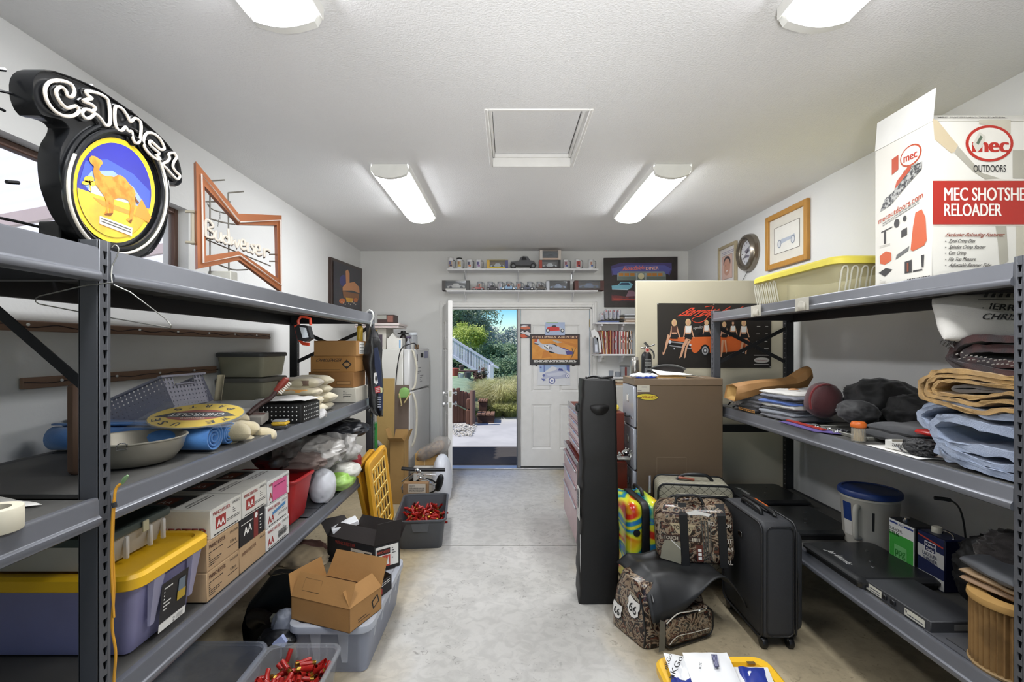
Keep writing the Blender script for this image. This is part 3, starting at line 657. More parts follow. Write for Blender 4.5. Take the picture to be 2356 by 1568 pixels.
# --- wire hanger on the near post
wir = mt('8e8e88', .35, .7); g = G(wir)
q = lambda x, y, Y: at(x, y, Y)
g.tube(smooth_pts([q(258, 612, 1.30), q(268, 590, 1.305), q(273, 572, 1.31), q(265, 563, 1.31), q(257, 570, 1.305)], 4), .0016, 6)
g.tube(smooth_pts([q(258, 610, 1.30), q(256, 632, 1.27), q(258, 650, 1.255)], 3), .0016, 6)
g.tube([q(258, 650, 1.255), q(200, 656, 1.25), q(90, 681, 1.27), q(82, 686, 1.275), q(82, 694, 1.28), q(90, 699, 1.285), q(240, 728, 1.312), q(385, 753, 1.31), q(393, 754, 1.305), q(394, 748, 1.30), q(380, 732, 1.29), q(300, 672, 1.27), q(262, 655, 1.255)], .0016, 6)
one('wire_hanger', g, 'bent wire clothes hanger hooked on the near left post', 'hanger')
g = G(mt('d79a2c', .4)); g.tube(smooth_pts([q(282, 1110, 1.29), q(268, 1122, 1.285), q(263, 1150, 1.28), q(259, 1250, 1.28), q(262, 1350, 1.28), q(258, 1440, 1.28), q(266, 1500, 1.28), q(262, 1568, 1.28), q(262, 1640, 1.28)], 6), .0035, 8)
g.tube(smooth_pts([q(262, 1150, 1.276), q(258, 1200, 1.273), q(256, 1300, 1.27), q(262, 1420, 1.27)], 5), .003, 6)
g.use(mt('7fa070', .5)); g.tube([q(294, 1093, 1.29), q(288, 1100, 1.29), q(280, 1112, 1.29)], [.003, .006, .004], 8); g.use(DARK); g.tube([q(262, 1155, 1.276), q(264, 1166, 1.276)], .006, 8)
one('extension_cord', g, 'orange cord with a green tip hanging from the near left post', 'cord')
# ================================================ LEFT MIDDLE SHELF
ZM = 1.155
def paper_sheet(name, pts, z, lab, m=PAPER, cat='paper', lift=.004, n_=8, seed=1):
    a, b_, c, d = [Vector(p) for p in pts]
    g = G(m); g.grid(lambda u, v: (a*(1-u)+b_*u)*(1-v)+(d*(1-u)+c*u)*v+V(0, 0, lift*noise.noise(V(u*3, v*3, seed*5.))+lift), n_, n_)
    return one(name, g, lab, cat, solid=.0008)
t = one('tape_roll', G(mt('d9d2bd', .6)).lathe([(.028, 0), (.047, 0), (.048, .002), (.048, .048), (.047, .05), (.028, .05), (.028, 0)], c=(-1.105, 1.035, ZM), seg=32, cap=False), 'roll of cream tape standing on the nearest left shelf', 'tape')
paper_sheet('paper_sheet', [(-1.5, 1.05, ZM), (-1.16, 1.2, ZM), (-1.35, 1.27, ZM), (-1.68, 1.25, ZM)], ZM, 'pale sheet of paper on the nearest left shelf')
g = G(mt('5e4636', .6, kind='wood')); g.box((-1.365, 1.48, ZM), (-1.325, 1.53, 1.44), .012); one('wooden_block', g, 'narrow upright wooden block behind the near left post', 'block')
# pan
t = T('metal_pan', 'round grey metal pan with a wire ring beside the near left post', 'pan')
g = G(mt('a7a294', .35, .55)); c = V(-1.285, 1.65, ZM)
g.lathe([(.001, .002), (.10, .002), (.118, .008), (.143, .042), (.154, .082), (.160, .085), (.160, .088), (.154, .089), (.150, .084), (.139, .043), (.112, .010), (.001, .006)], c=c, seg=56, cap=False); t.p('bowl', g)
g = G(CHROME); a = R(-62); p = c+V(.158*math.cos(a), .158*math.sin(a), .08); tx = V(-math.sin(a), math.cos(a), 0)
g.tube([p+tx*-.013+V(0, 0, -.006), p+tx*-.013+V(.002, -.002, .008), p+tx*-.006+V(.003, -.003, .014), p+tx*.006+V(.003, -.003, .014), p+tx*.013+V(.002, -.002, .008), p+tx*.013+V(0, 0, -.006)], .002, 6, True); t.p('ring', g); t.fin()
# blue rolled mats
blue = mt('3f74b4', .7, h2='4a82c2', kind='cloth', bump=.15)
def roll(y, z, r, x0, x1, lab, turns=3.2):
    g = G(blue); prof = []; n_ = int(turns*22)
    for i in range(n_+1):
        a = 2*PI*turns*i/n_; rr_ = r*(.18+.82*i/n_)
        prof.append((rr_*math.cos(a+.6), rr_*math.sin(a+.6)*.93))
    g.loft([[V(x, y+p[0], z+r*.95+p[1]) for p in prof] for x in [x0+(x1-x0)*k/6 for k in range(7)]], closed=False)
    return one('rolled_mat', g, lab, 'mat', 'blue rolled mats', solid=.006)
roll(1.83, ZM, .056, -1.72, -1.115, 'largest blue rolled mat, in front with its spiral end showing')
roll(1.955, ZM, .048, -1.70, -1.13, 'blue rolled mat lying behind the largest one'); roll(1.93, ZM+.095, .022, -1.36, -1.14, 'thin blue rolled mat on top of the other two', 2.4)
# oval sign in plastic
t = T('oval_sign', 'yellow oval car parts sign in clear plastic, lying upside down', 'sign')
c = V(-1.215, 1.88, 1.285); uu = V(1, .10, 0).normalized(); vv = V(-.05, 1, .27).normalized(); vv = (vv-uu*uu.dot(vv)).normalized()
# printed face seen from the front: its own up direction points at the camera
fO = Fr(c, -uu, -vv)
g = G(mt('8a8a80', .4)); g.loft([[fO(.172*math.cos(a), .122*math.sin(a), z) for a in [2*PI*k/48 for k in range(48)]] for z in (-.004, 0)]); t.p('plate', g)
g = G(mt('ecc92b', .3, amt=.02)); g.el(fO, 0, 0, .168, .118, .0006, n=48); g.use(mt('a13a22', .4)); g.el(fO, 0, .0, .112, .052, .0010, n=36)
g.use(INK); g.pp(fO, [(-.150, .012), (-.10, -.026), (.10, -.026), (.150, .012), (.098, .022), (-.098, .022)], .0013); g.use(PAPER); g.txt('CHEVROLET', fO, (-.100, -.016), (.100, -.016), (0, .028), .0018, .01)
g.use(mt('e8d9c0')); g.txt('Genuine', fO, (-.045, .027), (.045, .027), (0, .014), .0016)
def arc(s_, r1, r2, a0, a1, h, up):
    n_ = len(s_)
    for i, ch in enumerate(s_):
        if ch == ' ': continue
        a = R(a0+(a1-a0)*i/(n_-1)); x, y = r1*math.cos(a), r2*math.sin(a); nx, ny = (math.cos(a), math.sin(a)) if up else (-math.cos(a), -math.sin(a))
        L_ = math.hypot(nx, ny); nx, ny = nx/L_, ny/L_; wx, wy = ny*h*.38, -nx*h*.38
        if ch == 'I': wx, wy = wx*.3, wy*.3
        g.txt(ch, fO, (x-wx, y-wy), (x+wx, y+wy), (nx*h, ny*h), .0016, .03)
g.use(INK); arc('WE USE', .128, .074, 150, 30, .030, True); arc('PARTS', .148, .104, 222, 318, .028, False); t.p('print', g)
g = G(mt('d9dadb', .15, kind='clear', alpha=.12)); g.grid(lambda u, v: fO(-.185+.37*u, -.14+.27*v, .006+.006*noise.noise(V(u*5, v*5, 2))), 16, 12); t.p('plastic_sleeve', g); t.fin()
# perforated basket: tilted tray with pierced walls
t = T('perforated_basket', 'grey perforated plastic basket tipped on the left middle shelf', 'basket')
BG = mt('8d8c98', .5); c = V(-1.40, 2.02, 1.30); tilt = R(24)
ax = V(-math.cos(tilt), 0, -math.sin(tilt)); az = V(-math.sin(tilt), 0, math.cos(tilt)); ay = V(0, 1, 0)
Bk = lambda x, y, z: c+ax*x+ay*y+az*z      # x away from the pierced end, z out of the mouth
def pierced(f, w_, h_, nx, nz, r0, r1, hole=None):
    """wall with round holes: f(x, z, o)"""
    g = G(BG); cw, ch = w_/nx, h_/nz
    for i in range(nx):
        for j in range(nz):
            cx_, cz_ = (i+.5)*cw, (j+.5)*ch; r = r0+(r1-r0)*j/(nz-1)
            if hole and hole[0] <= i < hole[1] and hole[2] <= j < hole[3]: continue
            sq = []; ci = []
            for k in range(12):
                a = 2*PI*k/12+PI/4; q_ = max(abs(math.cos(a)), abs(math.sin(a)))
                sq.append((cx_+cw/2*math.cos(a)/q_, cz_+ch/2*math.sin(a)/q_)); ci.append((cx_+r*math.cos(a), cz_+r*math.sin(a)))
            g.loft([[f(x, z, 0) for x, z in sq], [f(x, z, 0) for x, z in ci], [f(x, z, -.003) for x, z in ci], [f(x, z, -.003) for x, z in sq]], False, False)
    return g
Hh = .135; Wd = .27; Ln = .40
t.p('end_wall', pierced(lambda x, z, o: Bk(-.0+.02*(1-z/Hh)+o*-1, x, z), Wd, Hh, 12, 7, .002, .0072, (3, 9, 5, 7)))
t.p('side_wall', pierced(lambda x, z, o: Bk(x, 0-o*1+.0, z), Ln, Hh, 20, 8, .0015, .0045)); t.p('side_wall', pierced(lambda x, z, o: Bk(x, Wd+o, z), Ln, Hh, 20, 8, .0015, .0045))
g = G(BG); g.loft([[Bk(.02, 0, 0), Bk(Ln, 0, 0), Bk(Ln, Wd, 0), Bk(.02, Wd, 0)], [Bk(.02, 0, .004), Bk(Ln, 0, .004), Bk(Ln, Wd, .004), Bk(.02, Wd, .004)]]); g.loft([[Bk(Ln, 0, 0), Bk(Ln, Wd, 0), Bk(Ln, Wd, Hh), Bk(Ln, 0, Hh)], [Bk(Ln+.003, 0, 0), Bk(Ln+.003, Wd, 0), Bk(Ln+.003, Wd, Hh), Bk(Ln+.003, 0, Hh)]])
t.p('base', g); g = G(BG); e = .008
g.tube([Bk(-e, -e, Hh), Bk(Ln+e, -e, Hh), Bk(Ln+e, Wd+e, Hh), Bk(-e, Wd+e, Hh)], .006, 6, True); g.tube([Bk(-.002, Wd*.24, Hh-.038), Bk(-.002, Wd*.76, Hh-.038)], .004, 6); t.p('rim', g); t.fin()
# crates that carry it: folded tarp under
g = G(mt('5a6f96', .8, kind='cloth')); g.blob((-1.55, 2.1, ZM+.04), (.5, .34, .11), .5, .02, 8, 3); one('folded_tarp', g, 'dull blue folded tarp under the perforated basket', 'tarp')
g = G(mt('b8ae92', .7)); g.grid(lambda u, v: at(500-8*v+u*16, 862+60*v, 2.42)+V(0, .02*math.sin(u*3), 0), 6, 6); one('paper_envelope', g, 'cream paper packet standing behind the perforated basket', 'packet', solid=.002)
# small canvas shot bags
def bag(name, px, py, Y, sz, lab, mat_, rz=0, tilt_=0, grp=None, cat='bag', e=.62, seed=0, amp=.003):
    g = G(mat_); Mx = Matrix.Rotation(rz, 3, 'Z') @ Matrix.Rotation(tilt_, 3, 'Y'); g.pillow(at(px, py, Y), (sz[0]*1.1, sz[1]*1.15, sz[2]*1.15), Mx, amp, seed, p=3, fr=14)
    return one(name, g, lab, cat, grp)
canv = mt('cbbfa0', .85, kind='cloth', h2='bfb08c', sc_=6)
for i, (px, py, Y, s_, rz, lab) in enumerate([(533, 992, 2.0, (.13, .085, .065), .5, 'large cream canvas shot bag beside the blue mats'), (524, 1024, 2.0, (.085, .06, .042), .4, 'small cream shot bag squeezed under the large one'), (547, 962, 2.24, (.09, .07, .045), .6, 'cream shot bag highest in the little heap'),
    (566, 984, 2.14, (.10, .07, .055), .5, 'cream shot bag in the middle of the little heap'), (560, 1014, 2.09, (.085, .065, .048), .3, 'low cream shot bag at the shelf edge'), (604, 999, 2.21, (.11, .08, .055), .2, 'cream shot bag at the right end of the little heap')]):
    bag('shot_bag', px, py, Y, s_, lab, canv, rz, .15, 'small canvas shot bags', seed=i)
# clear lidded boxes against the wall
def lidded_box(name, x0, x1, y0, y1, z0, z1, body, lid, lab, cat='box', lidh=.02, fl=.01, grp=None, over=.008, r=.03, content=None, handles=True):
    t = T(name, lab, cat, grp); w_, d, cx_, cy_ = x1-x0, y1-y0, (x0+x1)/2, (y0+y1)/2
    g = G(body); k = .9
    g.loft([rr(w_*k-.01, d*k-.01, r*.6, z0+.004, cx_, cy_), rr(w_*k, d*k, r, z0+.014, cx_, cy_), rr(w_, d, r, z1-lidh, cx_, cy_), rr(w_-.008, d-.008, r, z1-lidh, cx_, cy_), rr(w_*k-.008, d*k-.008, r, z0+.018, cx_, cy_), rr(w_*k-.03, d*k-.03, r, z0+.010, cx_, cy_)], True, True); t.p('body', g)
    if lid:
        g = G(lid); o = over*2
        g.loft([rr(w_+o, d+o, r+over, z1-lidh-.006, cx_, cy_), rr(w_+o+.004, d+o+.004, r+over, z1-lidh, cx_, cy_), rr(w_+o, d+o, r+over, z1-.004, cx_, cy_), rr(w_+o-.01, d+o-.01, r+over, z1, cx_, cy_), rr(w_-.03, d-.03, r, z1, cx_, cy_), rr(w_-.045, d-.045, r, z1-.007, cx_, cy_)], True, True); t.p('lid', g)
    return t
CLR = mt('a9a690', .35, kind='clear', alpha=.55); CLRB = mt('b9b7cc', .3, kind='clear', alpha=.42)
lidded_box('storage_box', -1.86, -1.56, 3.06, 3.40, ZM, 1.352, CLR, mt('56554e', .5), 'lower smoky clear storage box by the left wall, under another').fin()
lidded_box('storage_box', -1.86, -1.56, 3.06, 3.40, 1.354, 1.515, CLR, mt('3b3c3c', .5), 'upper smoky clear storage box with a dark lid by the left wall').fin()
# newspaper
g = G(mt('c9c2b8', .8)); fn = Fr((-1.53, 2.36, ZM+.045), (1, .15, 0), (-.1, 1, .12)); g.loft([[fn(0, 0, -.04), fn(.30, 0, -.04), fn(.30, .2, -.03), fn(0, .2, -.03)], [fn(0, 0), fn(.30, 0), fn(.30, .2), fn(0, .2)]])
g.use(mt('7a746c', .8)); g.lines(fn, .01, .01, .20, .19, 12, .85, seed=4, th=.5); g.use(mt('8c2f2a')); g.lines(fn, .215, .06, .29, .18, 3, 1, seed=6, th=.6); one('newspaper', g, 'folded printed newspaper behind the yellow oval sign', 'newspaper')
# ice scraper brush
t = T('snow_brush', 'red and black snow brush propped on the left middle shelf', 'brush'); Y = 2.36
g = G(mt('3a2522', .5)); g.tube(smooth_pts([at(570, 952, Y-.1), at(600, 928, Y-.03), at(622, 915, Y), at(636, 898, Y+.02)], 5), [.012]*5+[.012]*5+[.011]*5+[.011], 8); t.p('handle', g)
g = G(mt('7a2a1e', .5)); g.tube([at(634, 900, Y+.02), at(648, 884, Y+.03), at(658, 873, Y+.04), at(663, 872, Y+.05)], [.013, .018, .017, .010], 10); t.p('brush_head', g)
g = G(mt('d6cfc4', .7))
for i in range(7): a = at(641+i*3.6, 900-i*3.6, Y+.02+i*.004); g.tube([a, a+V(.018, -.006, -.012)], .004, 5)
t.p('bristles', g); t.fin()
# black perforated box with papers on top
t = T('dotted_box', 'black box with rows of white dots, papers on top, on the left shelf', 'box')
g = G(mt('151515', .5)); x0, x1, y0, y1 = -1.30, -1.068, 2.50, 2.74; g.loft([rr(x1-x0-.01, y1-y0-.01, .012, ZM, (x0+x1)/2, (y0+y1)/2), rr(x1-x0, y1-y0, .015, ZM+.01, (x0+x1)/2, (y0+y1)/2), rr(x1-x0, y1-y0, .015, ZM+.095, (x0+x1)/2, (y0+y1)/2), rr(x1-x0-.02, y1-y0-.02, .015, ZM+.102, (x0+x1)/2, (y0+y1)/2)]); t.p('shell', g)
g = G(mt('d9d9d6', .5))
for i in range(9):
    for j in range(4):
        g.lathe([(.0035, 0), (.003, .002)], seg=8, M=X3((x0+.03+i*.0215, y0, ZM+.018+j*.0215), V(1, 0, 0), V(0, -1, 0)))
for i in range(9):
    for j in range(4): g.lathe([(.0035, 0), (.003, .002)], seg=8, M=X3((x1, y0+.025+i*.022, ZM+.018+j*.0215), V(0, 1, 0), V(1, 0, 0)))
t.p('dots', g); t.fin()
g = G(mt('cfcdc9', .8)); g.grid(lambda u, v: V(-1.32+.27*u, 2.49+.25*v, ZM+.108+.012*noise.noise(V(u*4, v*3, 3))+.01), 12, 8); one('paper_sheet', g, 'wrinkled pale paper lying on the black dotted box', 'paper', solid=.001)
g = G(mt('dad8d6', .8)); g.blob(at(725, 952, 2.78), (.14, .12, .055), .8, .03, 14, 5, nu=12, nv=8); one('crumpled_paper', g, 'crumpled white paper right of the black dotted box', 'paper', angle=5)
# tape measure
t = T('tape_measure', 'yellow and black tape measure on the left shelf edge', 'tape measure'); Mx = RZ((-1.105, 2.34, ZM), .15)
g = G(mt('2a2a2c', .4)); g.box((-.036, -.036, 0), (.036, .036, .018), .004, Mx); t.p('belt_clip', g); g = G(mt('e0b52a', .4)); g.box((-.034, -.034, .018), (.034, .034, .036), .006, Mx); t.p('case', g)
g = G(mt('9a9c9e', .3, .4)); g.box((-.033, -.033, .036), (.033, .033, .043), .004, Mx); t.p('top_plate', g); g = G(INK); f_ = Fr(Mx @ V(-.03, -.0345, .021), V(math.cos(.15), math.sin(.15), 0), (0, 0, 1)); g.lines(f_, .002, .003, .058, .012, 2, 1, seed=3); t.p('print', g); t.fin()
# long white and orange bags
sacks = [('bottom front', 2.90, 0, 'd6cdb4', 'cream sack, lowest of the front stack'), ('', 3.04, 0, 'cfc7ae', 'cream sack, lowest of the rear stack'), ('', 2.88, 1, 'd8cdb0', 'cream sack with a rust band under the orange one'), ('', 3.05, 1, 'd2c9ae', 'cream sack in the middle of the rear stack'),
         ('', 2.86, 2, 'd9ceb4', 'sack with a bright orange printed band'), ('', 3.06, 2, 'cdc4a8', 'cream sack high in the rear stack'), ('', 2.88, 3, 'aaa193', 'grey printed sack, topmost at the front'), ('', 3.08, 3, 'c9c0a6', 'pale striped sack, topmost at the back')]
for i, (_, y, k, h, lab) in enumerate(sacks):
    zc = ZM+.026+.052*k; xe = -1.085-.012*((i*7) % 3)-(.02 if k == 0 else 0)-.012*k; Ls = .24+.01*(i % 3)
    t = T('sack', lab, 'sack', 'stacked canvas sacks'); g = G(mt(h, .85, kind='cloth', h2='b8ae92', sc_=5)); g.pillow((xe-Ls/2, y, zc), (Ls, .165, .070), None, .005, i+9, n=20, p=3, fr=11); t.p('cloth', g)
    if i in (4, 2, 6, 7):
        g = G(mt({4: 'd98b35', 2: '8c3d22', 6: '6f5a4c', 7: '8a8578'}[i], .8, h2={4: 'e0a050'}.get(i))); hh = .016
        g.grid(lambda u, v: V(xe-Ls+.02+(Ls-.06)*u, y-.080+.004*(2*v-1)**2+.004*noise.noise(V(u*4, v, i)), zc-hh+.004+hh*1.9*v), 10, 2); t.p('printed_band', g, solid=.001)
    t.fin()
# cartons: generic closed/labelled box
def carton(x0, x1, y0, y1, z0, z1, h, lab, group=None, deco=None, name='cardboard_box', cat='box', flaps=True):
    t = T(name, lab, cat, group); m = mt(h, .8, kind='card', bump=.12, amt=.06)
    g = G(m); g.box((x0, y0, z0), (x1, y1, z1-.002), .002); t.p('body', g)
    ym = (y0+y1)/2
    for a, b_ in ((y0+.001, ym-.0008), (ym+.0008, y1-.001)):
        g = G(m); g.box((x0+.001, a, z1-.002), (x1-.001, b_, z1+.001), .0006); t.p('flap', g)
    if deco: g = G(INK); deco(g); t.p('print', g)
    return t.fin()
def fY(x0, z0, y): return Fr((x0, y, z0), (1, 0, 0), (0, 0, 1))      # face towards the camera (-Y normal)
def fX(y0, z0, x): return Fr((x, y0, z0), (0, 1, 0), (0, 0, 1))      # face towards +X
def d_top(g):
    f = fX(3.52, 1.49, -1.095); g.use(PAPER); g.rc(f, .02, .01, .14, .095); g.use(INK); g.lines(f, .03, .02, .13, .09, 6, 1, seed=2)
def d_chal(g):
    f = fY(-1.42, 1.376, 3.46); g.txt('CHALLENGER', f, (.035, .070), (.215, .070), (0, .022), bold=.02, shear=1)
    g.ext([f(x, y, .001) for x, y in ((.225, .05), (.26, .085), (.295, .05), (.26, .015))], (0, -.0004, 0)); g.use(mt('a98050', .8)); g.pp(f, [(.236, .05), (.26, .075), (.284, .05), (.26, .025)], .0022); g.use(INK); g.pp(f, [(.243, .064), (.277, .064), (.26, .085)], .0028); g.pp(f, [(.243, .036), (.277, .036), (.26, .015)], .0028); g.rc(f, .02, .012, .21, .0135)
def d_3(g):
    f = fY(-1.43, 1.262, 3.45); g.use(mt('6a4a28')); g.pp(f, [(.20, .02), (.30, .02), (.30, .045), (.20, .045)]); g.use(mt('a98050', .8)); g.rc(f, .203, .023, .297, .042, .001)
carton(-1.40, -1.095, 3.47, 3.76, 1.486, 1.595, 'a67c4a', 'brown cardboard box, topmost of the stack at the shelf end', deco=d_top)
carton(-1.42, -1.10, 3.46, 3.75, 1.372, 1.484, 'a2753f', 'brown cardboard box with CHALLENGER lettering and a diamond', deco=d_chal)
carton(-1.43, -1.11, 3.45, 3.74, 1.260, 1.370, '94693a', 'plain brown cardboard box under the lettered one', deco=d_3)
def d_4(g):
    f = fY(-1.36, ZM, 3.44); g.lines(f, .18, .03, .25, .09, 5, .9, seed=2)
carton(-1.42, -1.09, 3.44, 3.74, ZM, 1.257, 'c9c4b6', 'white printed box, lowest of the stack at the shelf end', deco=d_4)
# small spray can peeking over the cartons
g = G(mt('d8b23a', .4)); g.lathe([(.022, 0), (.023, .002), (.023, .10), (.016, .115)], c=(-1.14, 3.70, 1.597), seg=16); g.use(BLACK); g.lathe([(.015, .115), (.015, .14), (.012, .142)], c=(-1.14, 3.70, 1.597), seg=16); one('spray_can', g, 'small yellow can with a black cap on the top cardboard box', 'can')
# orange work light hanging from the beam
t = T('work_light', 'orange and black work light hanging from the upper left beam', 'lamp'); Y = 2.62; W_ = lambda x, y, o=0: at(x, y, Y)+V(0, -o, 0)
org = mt('d4472a', .4); g = G(org)
g.tube([W_(688, 752), W_(686, 738), W_(692, 728), W_(704, 729), W_(714, 733), W_(715, 748)], .0075, 8); g.tube([W_(680, 748), W_(684, 765), W_(688, 780), W_(697, 790), W_(712, 792)], .009, 8); g.tube([W_(688, 748), W_(681, 752)], .01, 8); t.p('hook', g)
g = G(mt('1b1c1f', .4)); g.ext([W_(*p, .0) for p in ((687, 754), (696, 747), (716, 750), (724, 778), (712, 786), (694, 782))], (0, -.05, 0)); t.p('body', g, angle=20)
g = G(mt('b9c0c6', .25)); g.ext([W_(*p, .0505) for p in ((699, 752), (713, 755), (719, 776), (706, 778))], (0, -.003, 0)); t.p('lens', g); t.fin()
# hook and leather vest at the far post
g = G(mt('dfe0dc', .35)); g.tube(smooth_pts([at(844, 718, 3.76), at(850, 713, 3.74), at(857, 718, 3.72), at(859, 730, 3.72), at(853, 742, 3.72), at(852, 760, 3.72)], 5), [.006]*10+[.007]*6+[.006]*10, 8); one('white_hook', g, 'white plastic hook over the far end of the upper left beam', 'hook')
t = T('leather_vest', 'black leather vest with sewn patches hung at the far left post', 'vest')
lea = mt('141417', .38, bump=.3, sc_=9); prof = [(752, 850, 857), (765, 846, 868), (785, 842, 876), (805, 838, 881), (830, 832, 880), (845, 838, 879), (870, 845, 880), (900, 848, 882), (930, 850, 882), (945, 855, 882), (956, 868, 880)]
rings = []
for k, (y, xa, xb) in enumerate(prof):
    r_ = []
    for j in range(24):
        a = 2*PI*j/24; x = (xa+xb)/2+(xb-xa)/2*math.cos(a); Yd = 3.66+.055*math.sin(a)*(1+.3*math.sin(3*a+k*.4))
        r_.append(at(x+1.5*math.sin(k*1.3+a*2), y+2*math.sin(a*3), Yd))
    rings.append(r_)
g = G(lea); g.loft(rings); t.p('leather', g)
g = G(mt('25304e', .5)); fv = lambda x, y, o=0: at(x, y, 3.60-o); g.ext([fv(*p) for p in ((861, 800), (868, 798), (875, 830), (880, 900), (880, 940), (874, 945), (868, 880), (862, 840))], (0, .01, 0)); t.p('trim_panel', g)
g = G(mt('e4e4e4', .6)); g.pp(fv, [(860, 858), (866, 856), (870, 880), (866, 884), (860, 880)], .002); g.use(INK); g.el(fv, 865, 870, 2, 7, .004); g.use(mt('c03a44')); g.pp(fv, [(862, 890), (874, 887), (876, 902), (864, 905)], .003); g.use(PAPER)
for i in range(3): g.pp(fv, [(864, 893+i*4), (874, 891+i*4), (874, 892+i*4), (864, 894+i*4)], .004)
g.use(mt('d9d7a8')); g.pp(fv, [(874, 889), (880, 892), (880, 902), (875, 904)], .003); g.use(mt('c8ccd8')); g.lines(fv, 869, 912, 877, 940, 5, 1, .003, 3); t.p('patch', g); t.fin()
g = G(CHROME); g.tube(smooth_pts([at(851, 935, 3.7), at(854, 945, 3.7), at(853, 962, 3.7), at(855, 978, 3.7)], 4), .003, 6); g.blob(at(850, 943, 3.7), (.012, .006, .03), 1, nu=10, nv=6); one('keychain', g, 'thin metal chain hanging below the leather vest', 'chain')
g = G(mt('3f9a4a', .5)); fk = lambda x, y, o=0: at(x, y, 3.865-o); g.ext([fk(842, 972), fk(868, 970), fk(868, 1031), fk(842, 1033)], (0, .006, 0)); g.use(mt('cfd8c8')); g.pp(fk, [(843, 973), (867, 971), (867, 973), (843, 975)], .001)
g.use(INK); g.pp(fk, [(843, 997), (863, 982), (863, 988), (846, 1003), (860, 1012), (862, 1030), (857, 1030), (855, 1014), (843, 1006)], .002); one('green_sign', g, 'green board with a black K mark hanging by the far left post', 'sign')
# ================================================ LEFT LOWER SHELF
ZB = .625
t = lidded_box('storage_tote', -1.71, -1.105, 1.425, 1.735, ZB, .885, mt('a9a6cf', .3, kind='clear', alpha=.6), None, 'clear storage tote with a yellow lid on the left lower shelf', 'tote')
g = G(TYEL); w_, d, cx_, cy_ = .64, .365, -1.405, 1.58
g.loft([rr(w_, d, .05, .838, cx_, cy_), rr(w_+.008, d+.008, .05, .842, cx_, cy_), rr(w_+.008, d+.008, .05, .872, cx_, cy_), rr(w_-.01, d-.01, .045, .882, cx_, cy_), rr(w_-.05, d-.05, .04, .882, cx_, cy_), rr(w_-.06, d-.06, .04, .872, cx_, cy_)]); t.p('lid', g)
g = G(mt('c4c2dc', .3, kind='clear', alpha=.5))
for yy in (1.475, 1.655): g.loft([[V(-1.10-.003, yy, .84), V(-1.085, yy+.004, .84), V(-1.085, yy+.05, .84), V(-1.103, yy+.054, .84)], [V(-1.112, yy+.01, .69), V(-1.106, yy+.012, .69), V(-1.106, yy+.03, .69), V(-1.112, yy+.035, .69)]])
t.p('rib', g)
g = G(mt('17181c', .4)); f = Fr((-1.1035, 1.515, .655), (0, 1, 0), (.09, 0, 1)); g.rc(f, 0, .02, .125, .15, .003); g.use(PAPER); g.rc(f, 0, -.005, .125, .022, .003); g.lines(f, .01, .06, .06, .14, 7, .8, .005, 3)
g.use(mt('b89a30')); g.rc(f, .075, .06, .115, .09, .005); g.use(mt('6c7a86')); g.rc(f, .078, .09, .11, .13, .005); g.use(INK); g.txt('2', f, (.062, 0), (.072, 0), (0, .014), .005); g.lines(f, .08, .0, .11, .016, 4, 1, .005, 8); t.p('label', g); t.fin()
g = G(mt('8482a0', .8, kind='cloth')); g.blob((-1.41, 1.58, .745), (.52, .24, .22), .4, .02, 6, 4); one('folded_cloth', g, 'lilac grey cloth filling the yellow lidded tote', 'cloth')
t = lidded_box('storage_box', -1.60, -1.19, 1.405, 1.70, .884, .995, mt('c6c2ba', .4, kind='clear', alpha=.75), mt('3f4844', .4), 'cream storage box with a dark grey lid on the yellow lidded tote', 'box')
g = G(mt('b9b393', .5)); g.box((-1.178, 1.55, .955), (-1.172, 1.575, .99), .002); t.p('latch', g); g = G(mt('d0ccc6', .4))
for yy in (1.44, 1.50, 1.60, 1.66): g.box((-1.200, yy, .89), (-1.186, yy+.012, .96), .003)
t.p('rib', g); t.fin()
TANC, WHC = 'b49672', 'd8d5cc'
